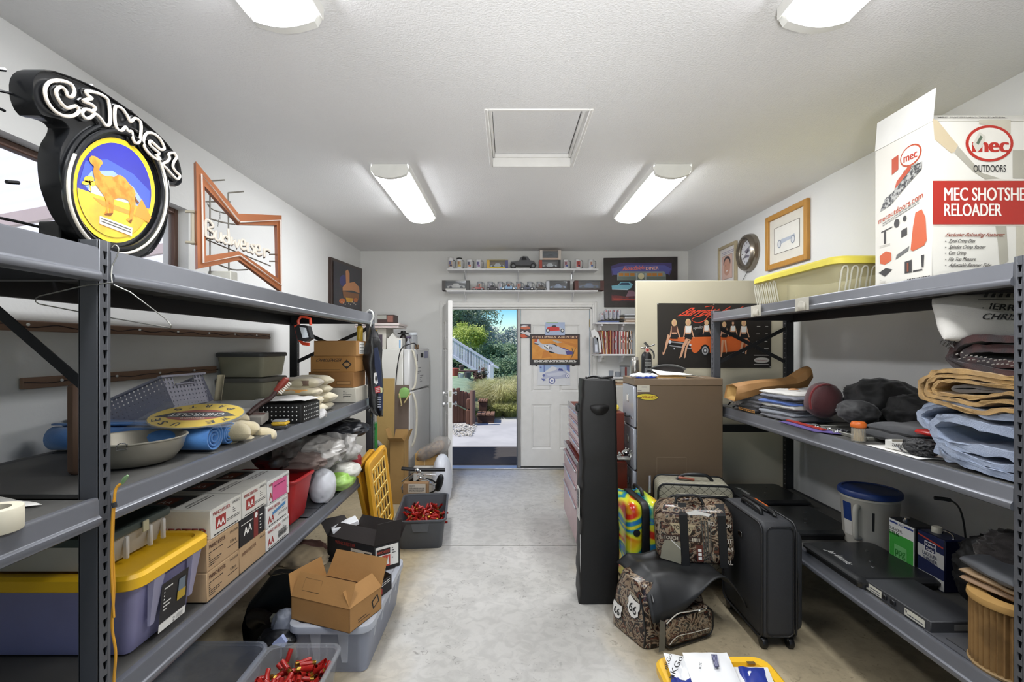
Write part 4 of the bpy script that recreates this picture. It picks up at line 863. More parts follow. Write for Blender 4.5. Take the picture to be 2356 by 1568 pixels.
def wdeco(f, w_, h_, style):
    def d(g):
        if style == 'tan':
            g.use(mt('4a2a22')); g.txt('WINCHESTER', f, (.012, h_*.74), (w_*.55, h_*.74), (0, .014), bold=.02); g.use(INK); g.txt('TRD12508', f, (w_*.68, h_*.8), (w_*.95, h_*.8), (0, .008)); g.lines(f, .012, h_*.15, w_*.6, h_*.66, 7, .8, seed=3); g.txt('Ultra', f, (w_*.7, h_*.45), (w_*.9, h_*.45), (0, .012)); g.lines(f, w_*.62, h_*.33, w_*.95, h_*.4, 1, 1, seed=5)
        elif style == 'tan2':
            g.use(mt('7a5a44')); g.txt('WINCHESTER', f, (.012, h_*.62), (w_*.6, h_*.66), (0, .014), bold=.02); g.use(INK); g.txt('AA12S', f, (w_*.74, h_*.8), (w_*.95, h_*.8), (0, .009))
        elif style in ('white', 'whiteA'):
            g.use(mt('a33530')); g.txt('WINCHESTER', f, (.012, h_*.76), (w_*.6, h_*.76), (0, .013), bold=.02)
            if style == 'whiteA': g.rc(f, .03, h_*.24, .095, h_*.66); g.use(PAPER); g.txt('AA', f, (.038, h_*.3), (.087, h_*.3), (0, .028), bold=.02)
            else: g.txt('AA', f, (.014, h_*.2), (.07, h_*.2), (0, .032), bold=.03)
            g.use(INK); g.txt('AANL12', f, (w_*.68, h_*.82), (w_*.95, h_*.82), (0, .010)); g.lines(f, w_*.70, h_*.5, w_*.95, h_*.74, 3, .7, seed=4, th=.3); g.lines(f, .02, h_*.06, w_*.9, h_*.16, 1, 1, seed=5); g.lines(f, w_*.5, h_*.3, w_*.95, h_*.42, 2, .9, seed=9)
        elif style == 'barcode':
            wdeco(f, w_, h_, 'white')(g); rnd = random.Random(2); x = w_*.5
            while x < w_*.85: ww = rnd.uniform(.001, .003); g.rc(f, x, h_*.22, x+ww, h_*.55, .0016); x += ww+rnd.uniform(.001, .003)
        elif style == 'blue':
            wdeco(f, w_, h_, 'white')(g); g.use(mt('4f86b8')); g.pp(f, [(w_*.25, h_*.48), (w_*.85, h_*.62), (w_*.85, h_*.76), (w_*.25, h_*.62)], .002)
        elif style == 'black':
            g.use(mt('17171a', .4)); g.rc(f, 0, 0, w_, h_, .0004); g.use(mt('7c2c28')); g.rc(f, w_*.54, 0, w_*.72, h_, .0008); g.use(PAPER); g.txt('AA', f, (.03, h_*.34), (.09, h_*.40), (0, .032), .0016, .03); g.lines(f, .01, h_*.78, w_*.5, h_*.86, 1, 1, .0016, 3); g.lines(f, w_*.78, h_*.2, w_*.96, h_*.85, 5, .8, .0016, 4); g.el(f, w_*.63, h_*.86, .012, .012, .0016)
        elif style == 'pink':
            wdeco(f, w_, h_, 'white')(g); g.use(mt('d85e90')); g.rc(f, w_*.2, h_*.08, w_*.85, h_*.86, .002); g.use(mt('7a2050')); g.lines(f, w_*.25, h_*.66, w_*.75, h_*.76, 1, 1, .0026, 3)
    return d
XF = -1.09
rows = [(1.742, 1.952, .627, .733, TANC, 'tan', 'tan printed ammunition carton, bottom of the nearest column'), (1.742, 1.950, .735, .843, TANC, 'tan', 'tan printed ammunition carton, middle of the nearest column'), (1.765, 1.968, .845, .952, WHC, 'whiteA', 'white ammunition carton with a red mark, top of the nearest column'),
        (1.957, 2.165, .627, .733, TANC, 'tan2', 'tan ammunition carton, bottom of the second column'), (1.955, 2.155, .735, .843, '2a2a2d', 'black', 'black ammunition carton with a red stripe, in the second column'), (1.974, 2.175, .845, .952, WHC, 'whiteA', 'white ammunition carton with a red mark, top of the second column'),
        (2.170, 2.395, .627, .725, 'dddcd8', 'barcode', 'white ammunition carton with a barcode, bottom of the third column'), (2.172, 2.385, .727, .828, 'dddcd8', 'blue', 'white ammunition carton with a blue strip, in the third column'), (2.182, 2.398, .830, .938, 'dddcd8', 'pink', 'white ammunition carton with a pink label, top of the third column')]
for y0, y1, z0, z1, h, st, lab in rows:
    dd = wdeco(fX(y0, z0, XF), y1-y0, z1-z0, st)
    def deco(g, dd=dd, y0=y0, y1=y1, z1=z1, st=st):
        dd(g)
        if 'A' in st or st == 'pink':
            f = Fr((-1.46, y0, z1+.001), (1, 0, 0), (0, 1, 0)); g.use(mt('4a4644')); g.rc(f, .10, .03, .22, y1-y0-.03, .001); g.use(mt('8a4a34')); g.rc(f, .12, .05, .18, y1-y0-.06, .0016); g.use(PAPER); g.txt('AA', f, (.125, .07), (.17, .07), (0, .03), .002)
            g.use(mt('5a5654')); g.rc(f, .27, .02, .275, y1-y0-.02, .001); g.txt('WINCHESTER', f, (.25, .03), (.25, y1-y0-.03), (.012, 0), .0012)
    carton(-1.46, XF, y0, y1, z0, z1, h, lab, 'ammunition cartons on the lower shelf', deco, 'ammunition_carton', 'carton')
f = Fr((-1.46, 1.7645, .845), (1, 0, 0), (0, 0, 1)); g = G(mt('8c3a30')); g.txt('WINCHESTER', f, (.02, .012), (.36, .012), (0, .03), .002, .02); T.ALL[-3].root and None
one('printed_label', g, 'dark red lettering strip on the side of the nearest white carton', 'label', solid=.0006)
def open_bin(name, x0, x1, y0, y1, z0, z1, m, lab, cat, taper=.88, r=.03, rim=.012, th=.004, M=None, group=None):
    t = T(name, lab, cat, group); w_, d, cx_, cy_ = x1-x0, y1-y0, (x0+x1)/2, (y0+y1)/2; k = taper
    g = G(m)
    g.loft([rr(w_*k-.01, d*k-.01, r*.7, z0, cx_, cy_), rr(w_*k, d*k, r, z0+.01, cx_, cy_), rr(w_, d, r, z1-.025, cx_, cy_), rr(w_, d, r, z1-.012, cx_, cy_), rr(w_-2*th, d-2*th, r, z1-.012, cx_, cy_), rr(w_*k-2*th, d*k-2*th, r, z0+.012, cx_, cy_), rr(w_*k-.03, d*k-.03, r*.7, z0+.006, cx_, cy_)], True, True, M=M); t.p('body', g)
    g = G(m); g.loft([rr(w_+.002, d+.002, r, z1-.014, cx_, cy_), rr(w_+2*rim, d+2*rim, r+rim, z1-.014, cx_, cy_), rr(w_+2*rim+.004, d+2*rim+.004, r+rim, z1-.005, cx_, cy_), rr(w_+2*rim, d+2*rim, r+rim, z1, cx_, cy_), rr(w_-.002, d-.002, r, z1, cx_, cy_), rr(w_-2*th, d-2*th, r, z1-.01, cx_, cy_)], False, False, M=M); t.p('rim', g)
    return t
open_bin('plastic_bin', -1.50, -1.10, 2.47, 2.72, ZB, .862, mt('b01f22', .4), 'open red plastic bin beside the ammunition cartons', 'bin', .84).fin()
def lump(name, px, py, Y, sz, h, lab, cat='bag', kind='p', amp=.02, fr=9, seed=1, rough=.35, e=.75, alpha=.6, angle=50, h2=None, rz=0):
    g = G(mt(h, rough, kind=kind, alpha=alpha, h2=h2)); g.crum(at(px, py, Y), tuple(q*1.25 for q in sz), seed, min(.34, amp*7), 1.5); return one(name, g, lab, cat, angle=angle)
lump('plastic_bag', 742, 1117, 2.88, (.12, .14, .17), 'dadce2', 'lumpy white plastic bag right of the red bin', amp=.012, fr=30)
lump('plastic_bag', 783, 1103, 3.13, (.15, .2, .10), '8fc04a', 'bright green plastic bag near the end of the lower shelf', amp=.016, fr=24, h2='a8d070')
lump('plastic_bag', 795, 1082, 3.2, (.16, .18, .09), 'cfcdc4', 'printed white plastic bag on the green bag', amp=.016, fr=18)
lump('plastic_bag', 725, 1040, 3.0, (.30, .34, .18), 'a9a5a0', 'large grey translucent plastic bag slumped across the lower shelf', amp=.05, fr=7, kind='clear', alpha=.9)
lump('plastic_bag', 775, 1030, 3.3, (.28, .25, .20), 'b5b2ae', 'pale plastic bag behind the large grey one', amp=.045, fr=8, seed=5, kind='clear', alpha=.92)
lump('plastic_bag', 690, 1062, 2.8, (.26, .2, .10), '9c8880', 'thin clear plastic bag behind the red bin', amp=.03, fr=14, seed=7, kind='clear', alpha=.5)
lump('plastic_bag', 808, 1060, 3.42, (.12, .12, .12), 'a03038', 'dark red plastic wrapped packet at the end of the lower shelf', 'packet', amp=.02, seed=3)
lump('plastic_bag', 770, 985, 3.5, (.42, .3, .12), '26272b', 'black bag pushed up under the middle shelf', amp=.03, fr=8, seed=9)
lump('plastic_bag', 640, 1030, 2.75, (.2, .3, .2), '3a3836', 'dark bag behind the ammunition cartons', amp=.03, fr=8, seed=11)
g = G(mt('3a3d42', .5)); g.box((-1.5, 3.02, ZB), (-1.10, 3.42, ZB+.045), .008); one('foam_block', g, 'flat dark grey foam block under the green bag', 'block')
g = G(mt('34363a', .6)); g.box((-1.45, 2.76, ZB), (-1.09, 2.99, ZB+.006), .001); g.box((-1.45, 2.62, ZB+.001), (-1.085, 2.75, ZB+.005), .001); one('rubber_mat', g, 'thin dark mat pieces on the lower left shelf', 'mat')
# ================================================ LEFT FLOOR
# clear tote under the open boxes
CLRT = mt('c3c8d6', .3, kind='clear', alpha=.45)
t = lidded_box('storage_tote', -1.03, -.655, 2.26, 2.98, 0, .248, CLRT, mt('c9cdd6', .35, kind='clear', alpha=.8), 'long clear storage tote on the floor carrying two open boxes', 'tote', lidh=.03, over=.012, r=.05)
g = G(mt('d6dae4', .3, kind='clear', alpha=.6))
for i, yy in enumerate((2.36, 2.50, 2.66, 2.80, 2.9)):
    g.loft([[V(-.668, yy, .21), V(-.650, yy+.006, .21), V(-.650, yy+.04, .21), V(-.668, yy+.046, .21)], [V(-.680, yy+.008, .06), V(-.674, yy+.012, .06), V(-.674, yy+.03, .06), V(-.680, yy+.036, .06)]])
for xx in (-.93, -.80): g.loft([[V(xx, 2.275, .21), V(xx, 2.256, .21), V(xx+.05, 2.256, .21), V(xx+.05, 2.275, .21)], [V(xx+.01, 2.287, .06), V(xx+.012, 2.280, .06), V(xx+.035, 2.280, .06), V(xx+.037, 2.287, .06)]])
t.p('rib', g); t.fin()
g = G(mt('2b2a2c', .5)); g.box((-1.0, 2.31, .02), (-.70, 2.90, .15), .02); one('packed_clothes', g, 'dark bundle seen inside the long clear floor tote', 'clothes')
# open box helper: four walls from base corners
def open_box(name, lab, A, B, C, z0, h, mcol, flaps, inner='8a6a44', deco=None, cat='box'):
    """A near-left, B near corner, C right-far base corners; D completes the box. flaps: list of (edge, length, angle up)"""
    A, B, C = [V(p[0], p[1], z0) for p in (A, B, C)]; D = A+C-B; up = V(0, 0, h)
    t = T(name, lab, cat); m = mt(mcol, .75, kind='card', bump=.12); mi = mt(inner, .85, kind='card', bump=.1)
    ctr = (A+C)/2
    for a, b_ in ((A, B), (B, C), (C, D), (D, A)):
        inn = (ctr-(a+b_)/2).normalized()*.003
        g = G(m); g.ext([a, b_, b_+up, a+up], inn*.6); g.use(mi); g.ext([a+inn*.6+V(0, 0, .003), b_+inn*.6+V(0, 0, .003), b_+up+inn*.6, a+up+inn*.6], inn*.4); t.p('side_panel', g)
    g = G(mi); g.ext([A, B, C, D], (0, 0, .003)); t.p('base_panel', g)
    cs = [A, B, C, D]
    for e, ln, ang, tp in flaps:
        a, b_ = cs[e]+up, cs[(e+1) % 4]+up; outd = -(ctr+up-(a+b_)/2).normalized(); d = outd*math.cos(ang)*ln+V(0, 0, math.sin(ang)*ln); t.fd = t.fd if hasattr(t, 'fd') else (a, b_-a, d); ax_ = (b_-a).normalized()*tp
        g = G(m); n_ = (b_-a).cross(d).normalized()*.003; g.ext([a, b_, b_+d-ax_, a+d+ax_], n_); t.p('flap', g)
    if deco:
        g = G(INK); u1 = (B-A).normalized(); u2 = (C-B).normalized(); deco(g, Fr(A, u1, (0, 0, 1)), Fr(B, u2, (0, 0, 1)), (B-A).length, (C-B).length); t.p('print', g)
    t.fin(); return t
def d_tan(g, f1, f2, w1, w2):
    g.pp(f2, [(w2*.72, .03), (w2*.92, .05), (w2*.86, .09), (w2*.66, .07)], .001); g.use(mt('a98050', .8)); g.pp(f2, [(w2*.73, .038), (w2*.88, .054), (w2*.84, .082), (w2*.70, .066)], .0016); g.use(INK); g.rc(f2, w2*.25, .018, w2*.6, .021); g.lines(f2, w2*.25, .03, w2*.5, .04, 1, 1)
def flapdeco(name, lab, P4, inset=True):
    pass
open_box('cardboard_box', 'open brown cardboard box tipped on the near end of the clear tote', (-1.04, 2.31), (-.722, 2.19), (-.632, 2.40), .250, .11, 'a87c48', [(0, .11, R(118), .008), (2, .13, R(62), .01), (1, .08, R(128), .012), (3, .10, R(75), .01)], '6b4c30', d_tan)
fa, fb, fd_ = T.ALL[-1].fd; g = G(INK); fq = lambda x, y, o=0: fa+fb*x+fd_*y+fb.cross(fd_).normalized()*.0015
g.tube([fq(x, y) for x, y in ((.15, .3), (.45, .3), (.45, .8), (.15, .8))], .0022, 4, True); one('printed_square', g, 'thin black square outline printed on the raised brown box flap', 'print')
# outline printed on the folded flap
def d_win(g, f1, f2, w1, w2):
    g.use(mt('19181a', .5)); g.rc(f1, 0, 0, w1, .15, .0006); g.rc(f2, 0, 0, w2, .15, .0006)
    g.use(mt('96352e')); g.txt('WINCHESTER', f1, (w1*.18, .122), (w1*.62, .122), (0, .02), .0014, .02); g.use(mt('cfc3b0')); g.rc(f1, w1*.52, .005, w1*.96, .115, .0012); g.use(INK); rnd = random.Random(4); x = w1*.55
    while x < w1*.92: ww = rnd.uniform(.002, .006); g.rc(f1, x, .01, x+ww, .055, .0018); x += ww+rnd.uniform(.002, .005)
    g.rc(f1, w1*.53, .06, w1*.95, .064, .0018); g.lines(f1, w1*.55, .072, w1*.78, .105, 3, .9, .0018); g.rc(f1, w1*.8, .08, w1*.94, .105, .0018)
    g.use(PAPER); g.rc(f2, w2*.06, .02, w2*.94, .14, .0012); g.use(mt('2a1c1a')); g.rc(f2, w2*.1, .09, w2*.62, .125, .0018); g.use(mt('c24a36')); g.txt('WINCHESTER', f2, (w2*.12, .1), (w2*.6, .1), (0, .014), .0024, .02); g.rc(f2, w2*.3, .02, w2*.62, .085, .0018); g.use(PAPER); g.pp(f2, [(w2*.36, .03), (w2*.42, .08), (w2*.48, .03)], .0024); g.pp(f2, [(w2*.48, .03), (w2*.54, .08), (w2*.58, .03)], .0024); g.use(INK); g.lines(f2, w2*.68, .06, w2*.9, .13, 5, .8, .0018, 5)
open_box('ammunition_carton', 'open black and red ammunition carton with raised flaps on the clear tote', (-1.10, 2.93), (-.775, 2.775), (-.648, 2.875), .250, .155, '2a2422', [(0, .10, R(140), .0), (2, .10, R(60), .01), (1, .13, R(80), .004), (3, .11, R(50), .005)], 'a98556', d_win, 'carton')
g = G(mt('e8e8ea', .6)); g.box((0, 0, 0), (.16, .10, .03), .004, Matrix.Translation(V(-1.06, 2.92, .41)) @ Matrix.Rotation(.5, 4, 'Z') @ Matrix.Rotation(-.25, 4, 'Y')); one('white_packet', g, 'small white packet lying on the black ammunition carton', 'packet')
def d_w2(g, f1, f2, w1, w2):
    g.use(PAPER); g.lines(f1, w1*.1, .02, w1*.9, .06, 4, 1, .001); g.use(RED); g.rc(f2, .01, .01, w2*.5, .04, .001); g.use(PAPER); g.lines(f2, .01, .05, w2*.9, .07, 2, 1, .001)
open_box('ammunition_carton', 'flattened dark carton tucked beside the open brown box', (-.86, 2.60), (-.69, 2.44), (-.63, 2.60), .250, .075, '201e20', [(0, .1, R(160), 0)], '3a2f26', d_w2, 'carton')
lump('paper_bag', 683, 1290, 2.85, (.3, .25, .12), 'a39276', 'beige crumpled bag lying behind the open boxes', h2='8c7f6a', amp=.03, fr=8, seed=4, rough=.8)
lump('dark_cloth', 690, 1268, 3.05, (.3, .2, .1), '5a3c34', 'reddish brown cloth bundle under the lower left shelf', 'cloth', amp=.03, fr=8, seed=6, rough=.9)
# dark metal case with a nozzle
t = T('metal_case', 'dark open metal case with a worn brown edge and a nozzle, under the shelf', 'case')
m1 = mt('232423', .45, .2); f = lambda x, y, d=0: at(x, y, 2.5+d)
P = [(560, 1476), (556, 1440), (568, 1398), (628, 1322), (640, 1318), (700, 1320), (712, 1360), (676, 1440), (640, 1476)]
g = G(m1); g.ext([f(*p) for p in P], (-.015, .05, 0)); t.p('panel', g)
g = G(mt('5c4338', .55, .2, h2='3a2c28')); g.loft([[f(x, y, -.03) for x, y in P[:4]], [f(x, y, .02) for x, y in P[:4]], [f(x+8, y+4, .02) for x, y in P[:4]], [f(x+8, y+4, -.03) for x, y in P[:4]]], False, False, closed=False); t.p('edge_strip', g)
g = G(CHROME); g.tube([f(628, 1322, -.035), f(655, 1317, -.035), f(700, 1320, -.035)], .004, 6); t.p('wire_edge', g)
g = G(mt('26201c', .35)); g.tube([f(588, 1422, -.02), f(604, 1416, -.06), f(620, 1424, -.10)], [.05, .032, .026], 16); t.p('nozzle', g)
g = G(mt('9c8a56', .4, .5)); g.tube([f(588, 1440, -.03), f(583, 1420, -.035), f(592, 1406, -.035), (f(604, 1402, -.035))], .005, 6); t.p('ring', g)
g = G(mt('b8b8a8', .3, .4)); g.tube([f(630, 1420, -.12), f(638, 1424, -.14)], [.022, .018], 6); g.tube([f(636, 1415, -.14), f(640, 1432, -.14), (f(630, 1434, -.14))], .005, 5); t.p('outlet_fitting', g); t.fin()
lump('plastic_sheet', 655, 1440, 2.35, (.1, .1, .14), 'a6abb8', 'crumpled clear plastic between the metal case and the tote', 'plastic', amp=.02, fr=16, kind='clear', alpha=.5)
lump('cable_bundle', 645, 1462, 2.3, (.16, .12, .06), '1c1d20', 'black cable bundle on the floor behind the clear bin', 'cables', amp=.02, fr=18, seed=8)
g = G(mt('b5c2ea', .4)); g.ext([at(*p, 2.2) for p in ((625, 1482), (647, 1462), (658, 1478), (655, 1488))], (0, .02, 0)); one('plastic_scrap', g, 'pale blue folded plastic scrap behind the clear bin', 'scrap')
# bins with spent shotgun hulls
def hull_proto():
    t = T('shotgun_hull', 'spent red plastic shotgun hull with a brass head in a bin', 'hull', 'red shotgun hulls in the near clear bin')
    g = G(mt('a3221c', .3, h2='8c1a16', sc_=3)); g.lathe([(.0095, .012), (.0100, .013), (.0100, .060), (.0094, .064), (.0082, .060), (.0080, .02), (.001, .018)], seg=12); t.p('case', g)
    g = G(mt('b08a3c', .28, .9)); g.lathe([(.001, 0), (.0110, 0), (.0110, .002), (.0102, .003), (.0102, .014), (.0098, .0145)], seg=12); t.p('brass_head', g)
    return t.fin()
hp_ = hull_proto(); rnd = random.Random(7); first = True
def hulls(n_, x0, x1, y0, y1, zf, label, group, rz=0, cx_=0, cy_=0):
    global first
    for i in range(n_):
        x = rnd.uniform(x0, x1); y = rnd.uniform(y0, y1); z = zf(x, y)+rnd.uniform(-.02, .02)
        if rz: dx_, dy_ = x-cx_, y-cy_; x, y = cx_+dx_*math.cos(rz)-dy_*math.sin(rz), cy_+dx_*math.sin(rz)+dy_*math.cos(rz)
        rot = (rnd.uniform(R(35), R(95)), 0, rnd.uniform(0, 2*PI))
        if first: hp_.location = (x, y, z); hp_.rotation_euler = rot; first = False
        else: dup(hp_, (x, y, z), rot, label, group)
LB1 = 'spent red plastic shotgun hull with a brass head in the near clear bin'; hp_['label'] = LB1
hulls(125, -.99, -.78, 1.55, 2.06, lambda x, y: .195+.02*math.sin(x*20)+.015*math.cos(y*14), LB1, 'red shotgun hulls in the near clear bin')
hulls(40, -.99, -.78, 1.55, 2.06, lambda x, y: .16, LB1, 'red shotgun hulls in the near clear bin')
CLB = mt('dfe2e6', .2, kind='clear', alpha=.15)
t = open_bin('plastic_bin', -1.035, -.735, 1.50, 2.11, 0, .25, CLB, 'clear plastic bin full of red shotgun hulls at the lower edge', 'bin', .88, r=.04); 
g = G(CLB)
for xx in (-1.0, -.93, -.88, -.80, -.76): g.box((xx, 2.108, .19), (xx+.004, 2.122, .245), .001)
t.p('rim_rib', g); t.fin()
t = open_bin('plastic_bin', -1.46, -1.055, 1.45, 2.12, 0, .252, mt('c4cad6', .25, kind='clear', alpha=.2), 'empty clear plastic bin left of the near hull bin, under the shelf', 'bin', .86, r=.05); t.fin()
g = G(mt('7f88a0', .6)); g.box((-1.42, 1.5, .012), (-1.10, 2.07, .05), .02); one('folded_liner', g, 'blue grey liner lying in the empty clear bin', 'liner')
def under_hulls(n_, x0, x1, y0, y1, z0, z1, lab, seed):
    r_ = random.Random(seed); g = G(mt('a3221c', .3, h2='8c1a16', sc_=3))
    for i in range(n_):
        c = V(r_.uniform(x0, x1), r_.uniform(y0, y1), r_.uniform(z0, z1)); a = r_.uniform(0, 6.3); d = V(math.cos(a), math.sin(a), r_.uniform(-.3, .3)).normalized()*.032; g.tube([c-d, c+d], .010, 7)
    one('shotgun_hulls', g, lab, 'hulls', kind='stuff')
under_hulls(260, -.99, -.79, 1.56, 2.04, .03, .17, 'lower layers of red shotgun hulls in the near clear bin', 3)
under_hulls(240, -.82, -.59, 3.76, 4.24, .03, .115, 'lower layers of red shotgun hulls in the dark grey bin', 4)
# grey bin with hulls, further back
RZG = .10; cG = (-.705, 4.0)
MG = Matrix.Translation(V(cG[0], cG[1], 0)) @ Matrix.Rotation(RZG, 4, 'Z')
t = open_bin('plastic_bin', -.185, .185, -.335, .335, 0, .235, mt('4b4d51', .45), 'dark grey plastic bin holding red shotgun hulls, by the floor joint', 'bin', .88, r=.04, rim=.014, M=MG)
g = G(mt('a8abb0', .5)); g.tube([MG @ V(x, -.318+.02*(z < .19), z) for x, z in ((-.06, .195), (.06, .195), (.055, .155), (-.055, .155))], .0022, 5, True); t.p('handle_outline', g)
g = G(mt('5a5c60', .45)); g.ext([MG @ V(x, -.335, z) for x, z in ((-.07, .215), (.07, .215), (.055, .145), (-.055, .145))], MG.to_3x3() @ V(0, .02, 0)); t.p('handle', g); t.fin()
LB2 = 'spent red plastic shotgun hull with a brass head in the dark grey bin'
hulls(95, cG[0]-.14, cG[0]+.14, cG[1]-.28, cG[1]+.28, lambda x, y: .135+.012*math.sin(x*30+y*9), LB2, 'red shotgun hulls in the dark grey bin', RZG, *cG)
hulls(35, cG[0]-.13, cG[0]+.13, cG[1]-.26, cG[1]+.26, lambda x, y: .09, LB2, 'red shotgun hulls in the dark grey bin', RZG, *cG)
# yellow tote lids leaning on the far post
def lean_lid(name, A, B, C, lab, grid_, back='d39a1a'):
    A, B, C = Vector(A), Vector(B), Vector(C); v = B-A; u = C-B; H_, W_ = v.length, u.length; v.normalize(); u = (u-v*u.dot(v)).normalized(); n_ = u.cross(v)
    if n_.x < 0: n_ = -n_
    M = Matrix((u, v, n_)).transposed().to_4x4(); M = Matrix.Translation(A) @ M
    t = T(name, lab, 'lid'); g = G(mt('e0a52a', .4, amt=.04))
    g.loft([rr(W_, H_, .05, -.028, W_/2, H_/2), rr(W_+.01, H_+.01, .055, -.022, W_/2, H_/2), rr(W_+.01, H_+.01, .055, .0, W_/2, H_/2), rr(W_-.01, H_-.01, .045, .008, W_/2, H_/2), rr(W_-.05, H_-.05, .03, .008, W_/2, H_/2), rr(W_-.07, H_-.07, .03, -.004, W_/2, H_/2)], M=M); t.p('shell', g)
    if grid_:
        g = G(mt('3d2f18', .7))
        for i in range(5):
            for j in range(5):
                x = W_*(.2+.155*i); z = H_*(.16+.155*j); g.box((x-.012, z-.035, -.0035), (x+.004, z+.03, -.0015), 0, M)
        t.p('slots', g); g = G(mt('f0d27a', .4))
        for i in range(6): g.box((W_*.14, H_*(.10+i*.155)-.004, -.003), (W_*.86, H_*(.10+i*.155)+.004, .004), .001, M)
        for i in range(6): g.box((W_*(.14+.144*i)-.003, H_*.1, -.003), (W_*(.14+.144*i)+.003, H_*.88, .004), .001, M)
        t.p('stiffening_ribs', g)
    else:
        g = G(mt('2e2a22', .6))
        for k in range(3): g.box((W_-.03, H_*(.2+.25*k), -.01), (W_+.007, H_*(.3+.25*k), -.004), 0, M)
        g.lathe([(.012, .0), (.012, .0095)], c=(.06, H_-.05, 0), seg=10, M=M); g.lathe([(.012, .0), (.012, .0095)], c=(W_-.06, H_-.04, 0), seg=10, M=M); t.p('slots', g)
    t.fin()
lean_lid('yellow_lid', at(857, 1250, 3.60), at(820, 1078, 3.42), at(862, 1036, 3.72), 'yellow tote lid leaning at the far left post, nearer of two', False)
lean_lid('yellow_lid', at(869, 1252, 3.52), at(846, 1066, 3.40), at(888, 1044, 3.76), 'yellow tote lid with a ribbed grid leaning in front of the other', True)
g = G(mt('4a4842', .5)); A, B = at(861, 1240, 3.66), at(836, 1066, 3.52); g.ext([A, B, at(846, 1062, 3.58), at(868, 1240, 3.70)], (.0, .03, 0)); one('grey_board', g, 'dark grey board sandwiched between the two yellow lids', 'board')
# cardboard sheets, fridge and what is on it
mfr = mt('d9d8d2', .4, amt=.02)
rot = R(-7.7); cf = V(-1.068, 5.2, 0); MF = Matrix.Translation(cf) @ Matrix.Rotation(rot, 4, 'Z')    # local: x<0 depth, y width
t = T('refrigerator', 'tall white refrigerator with two doors in the far left corner', 'refrigerator')
g = G(mfr); g.box((-.68, .0, .05), (-.075, .73, 1.525), .006, MF); t.p('body', g)
for z0, z1, nm in ((.10, 1.065, 'door'), (1.075, 1.53, 'door')):
    g = G(mt('dcdcdc', .3, amt=.02)); g.box((-.07, 0, z0), (0, .73, z1), .014, MF); i = t.p(nm, g)
    g = G(mt('c9c4b4', .4)); ys = .09
    pts = [(0, ys, z1-.01), (.02, ys+.0, z1-.05), (.045, ys+.01, z1-.18 if z1 < 1.2 else z0+.28), (.045, ys+.012, (z0+z1)/2+.12 if z1 < 1.2 else z0+.2), (.03, ys, z1-.52 if z1 < 1.2 else z0+.05), (.0, ys-.01, z1-.60 if z1 < 1.2 else z0+.01)]
    g.tube(smooth_pts([MF @ V(*p) for p in pts], 5), .012, 8); t.p('handle', g, par=i)
g = G(DARK); g.box((-.06, .0, 0), (-.02, .73, .09), .004, MF); t.p('kick_plate', g)
g = G(INK); fF = Fr(MF @ V(.001, .2, 1.15), MF.to_3x3() @ V(0, 1, 0), (0, 0, 1)); g.rc(fF, .05, .24, .07, .32); g.rc(fF, .18, .28, .28, .33); g.use(mt('9a9cb8')); g.rc(fF, .32, .27, .46, .35); g.use(mt('7a7a80')); g.lines(fF, .05, .10, .30, .22, 6, .7, seed=3); g.lines(fF, .15, .0, .28, .09, 4, .7, seed=7); t.p('sticker', g); t.fin()
g = G(mt('1d1d1f', .5)); g.tube(smooth_pts([at(960, 802, 5.3), at(955, 790, 5.25), at(940, 792, 5.15), at(925, 800, 5.1), at(917, 825, 5.12), at(911, 880, 5.13), at(909, 980, 5.13), at(905, 1060, 5.13)], 6), .006, 6); one('black_cable', g, 'black cable running down the side of the refrigerator', 'cable')
g = G(mt('a98d56', .8, kind='card', bump=.1)); A, B, C, D = at(868, 870, 4.95), at(908, 870, 4.95), at(905, 1135, 4.94), at(864, 1140, 4.94); g.ext([A, B, V(C.x, C.y, .0), V(D.x, D.y, 0)], (0, .012, 0)); one('cardboard_sheet', g, 'tall golden cardboard sheet leaning beside the refrigerator', 'cardboard')
g = G(mt('6a5c52', .7, kind='card')); A, B = at(909, 885, 5.08), at(941, 885, 5.08); g.ext([A, B, V(B.x, 5.02, 0), V(A.x-.02, 5.02, 0)], (0, .01, 0)); one('brown_panel', g, 'tall dull brown panel leaning on the refrigerator side', 'panel')
g = G(mt('7ea860', .7)); g.blob(at(929, 905, 5.0), (.12, .05, .12), .8, .02, 14, 2); g.use(mt('b9a878', .6)); g.tube([at(918, 905, 4.98), at(924, 930, 4.98), at(923, 933, 4.98)], .008, 6); g.tube([at(944, 905, 4.98), at(930, 926, 4.98)], .008, 6); one('green_figure', g, 'small green paper figure with beige sticks hung on the refrigerator side', 'decoration')
ZF = 1.527
def sbox(name, x0, x1, y0, y1, z0, z1, h, lab, cat='box', deco=None, rough=.6):
    t = T(name, lab, cat); g = G(mt(h, rough)); g.box((x0, y0, z0), (x1, y1, z1), .003); t.p('body', g)
    if deco: g = G(INK); deco(g); t.p('print', g)
    else: t.P[0] = (None,)+t.P[0][1:]
    return t.fin()
def d_y(g): f = fY(-1.58, ZF, 5.28); g.use(mt('d8b52e')); g.rc(f, .02, .10, .14, .21); g.rc(f, .07, 0, .14, .10); g.use(mt('4a3f4a')); g.rc(f, .165, .02, .20, .16)
sbox('game_box', -1.58, -1.34, 5.28, 5.62, ZF, 1.755, 'c8c4ba', 'grey and yellow box on the refrigerator, under two flat boxes', deco=d_y)
def d_m(g): f = fY(-1.33, ZF, 5.24); g.use(mt('8db0d0')); g.rc(f, .15, .01, .17, .1)
t = T('milk_carton', 'white carton shaped box with a gabled top on the refrigerator', 'carton'); g = G(mt('d9d7d0', .6)); x0, x1, y0, y1 = -1.325, -1.16, 5.24, 5.42; zt_ = ZF+.12
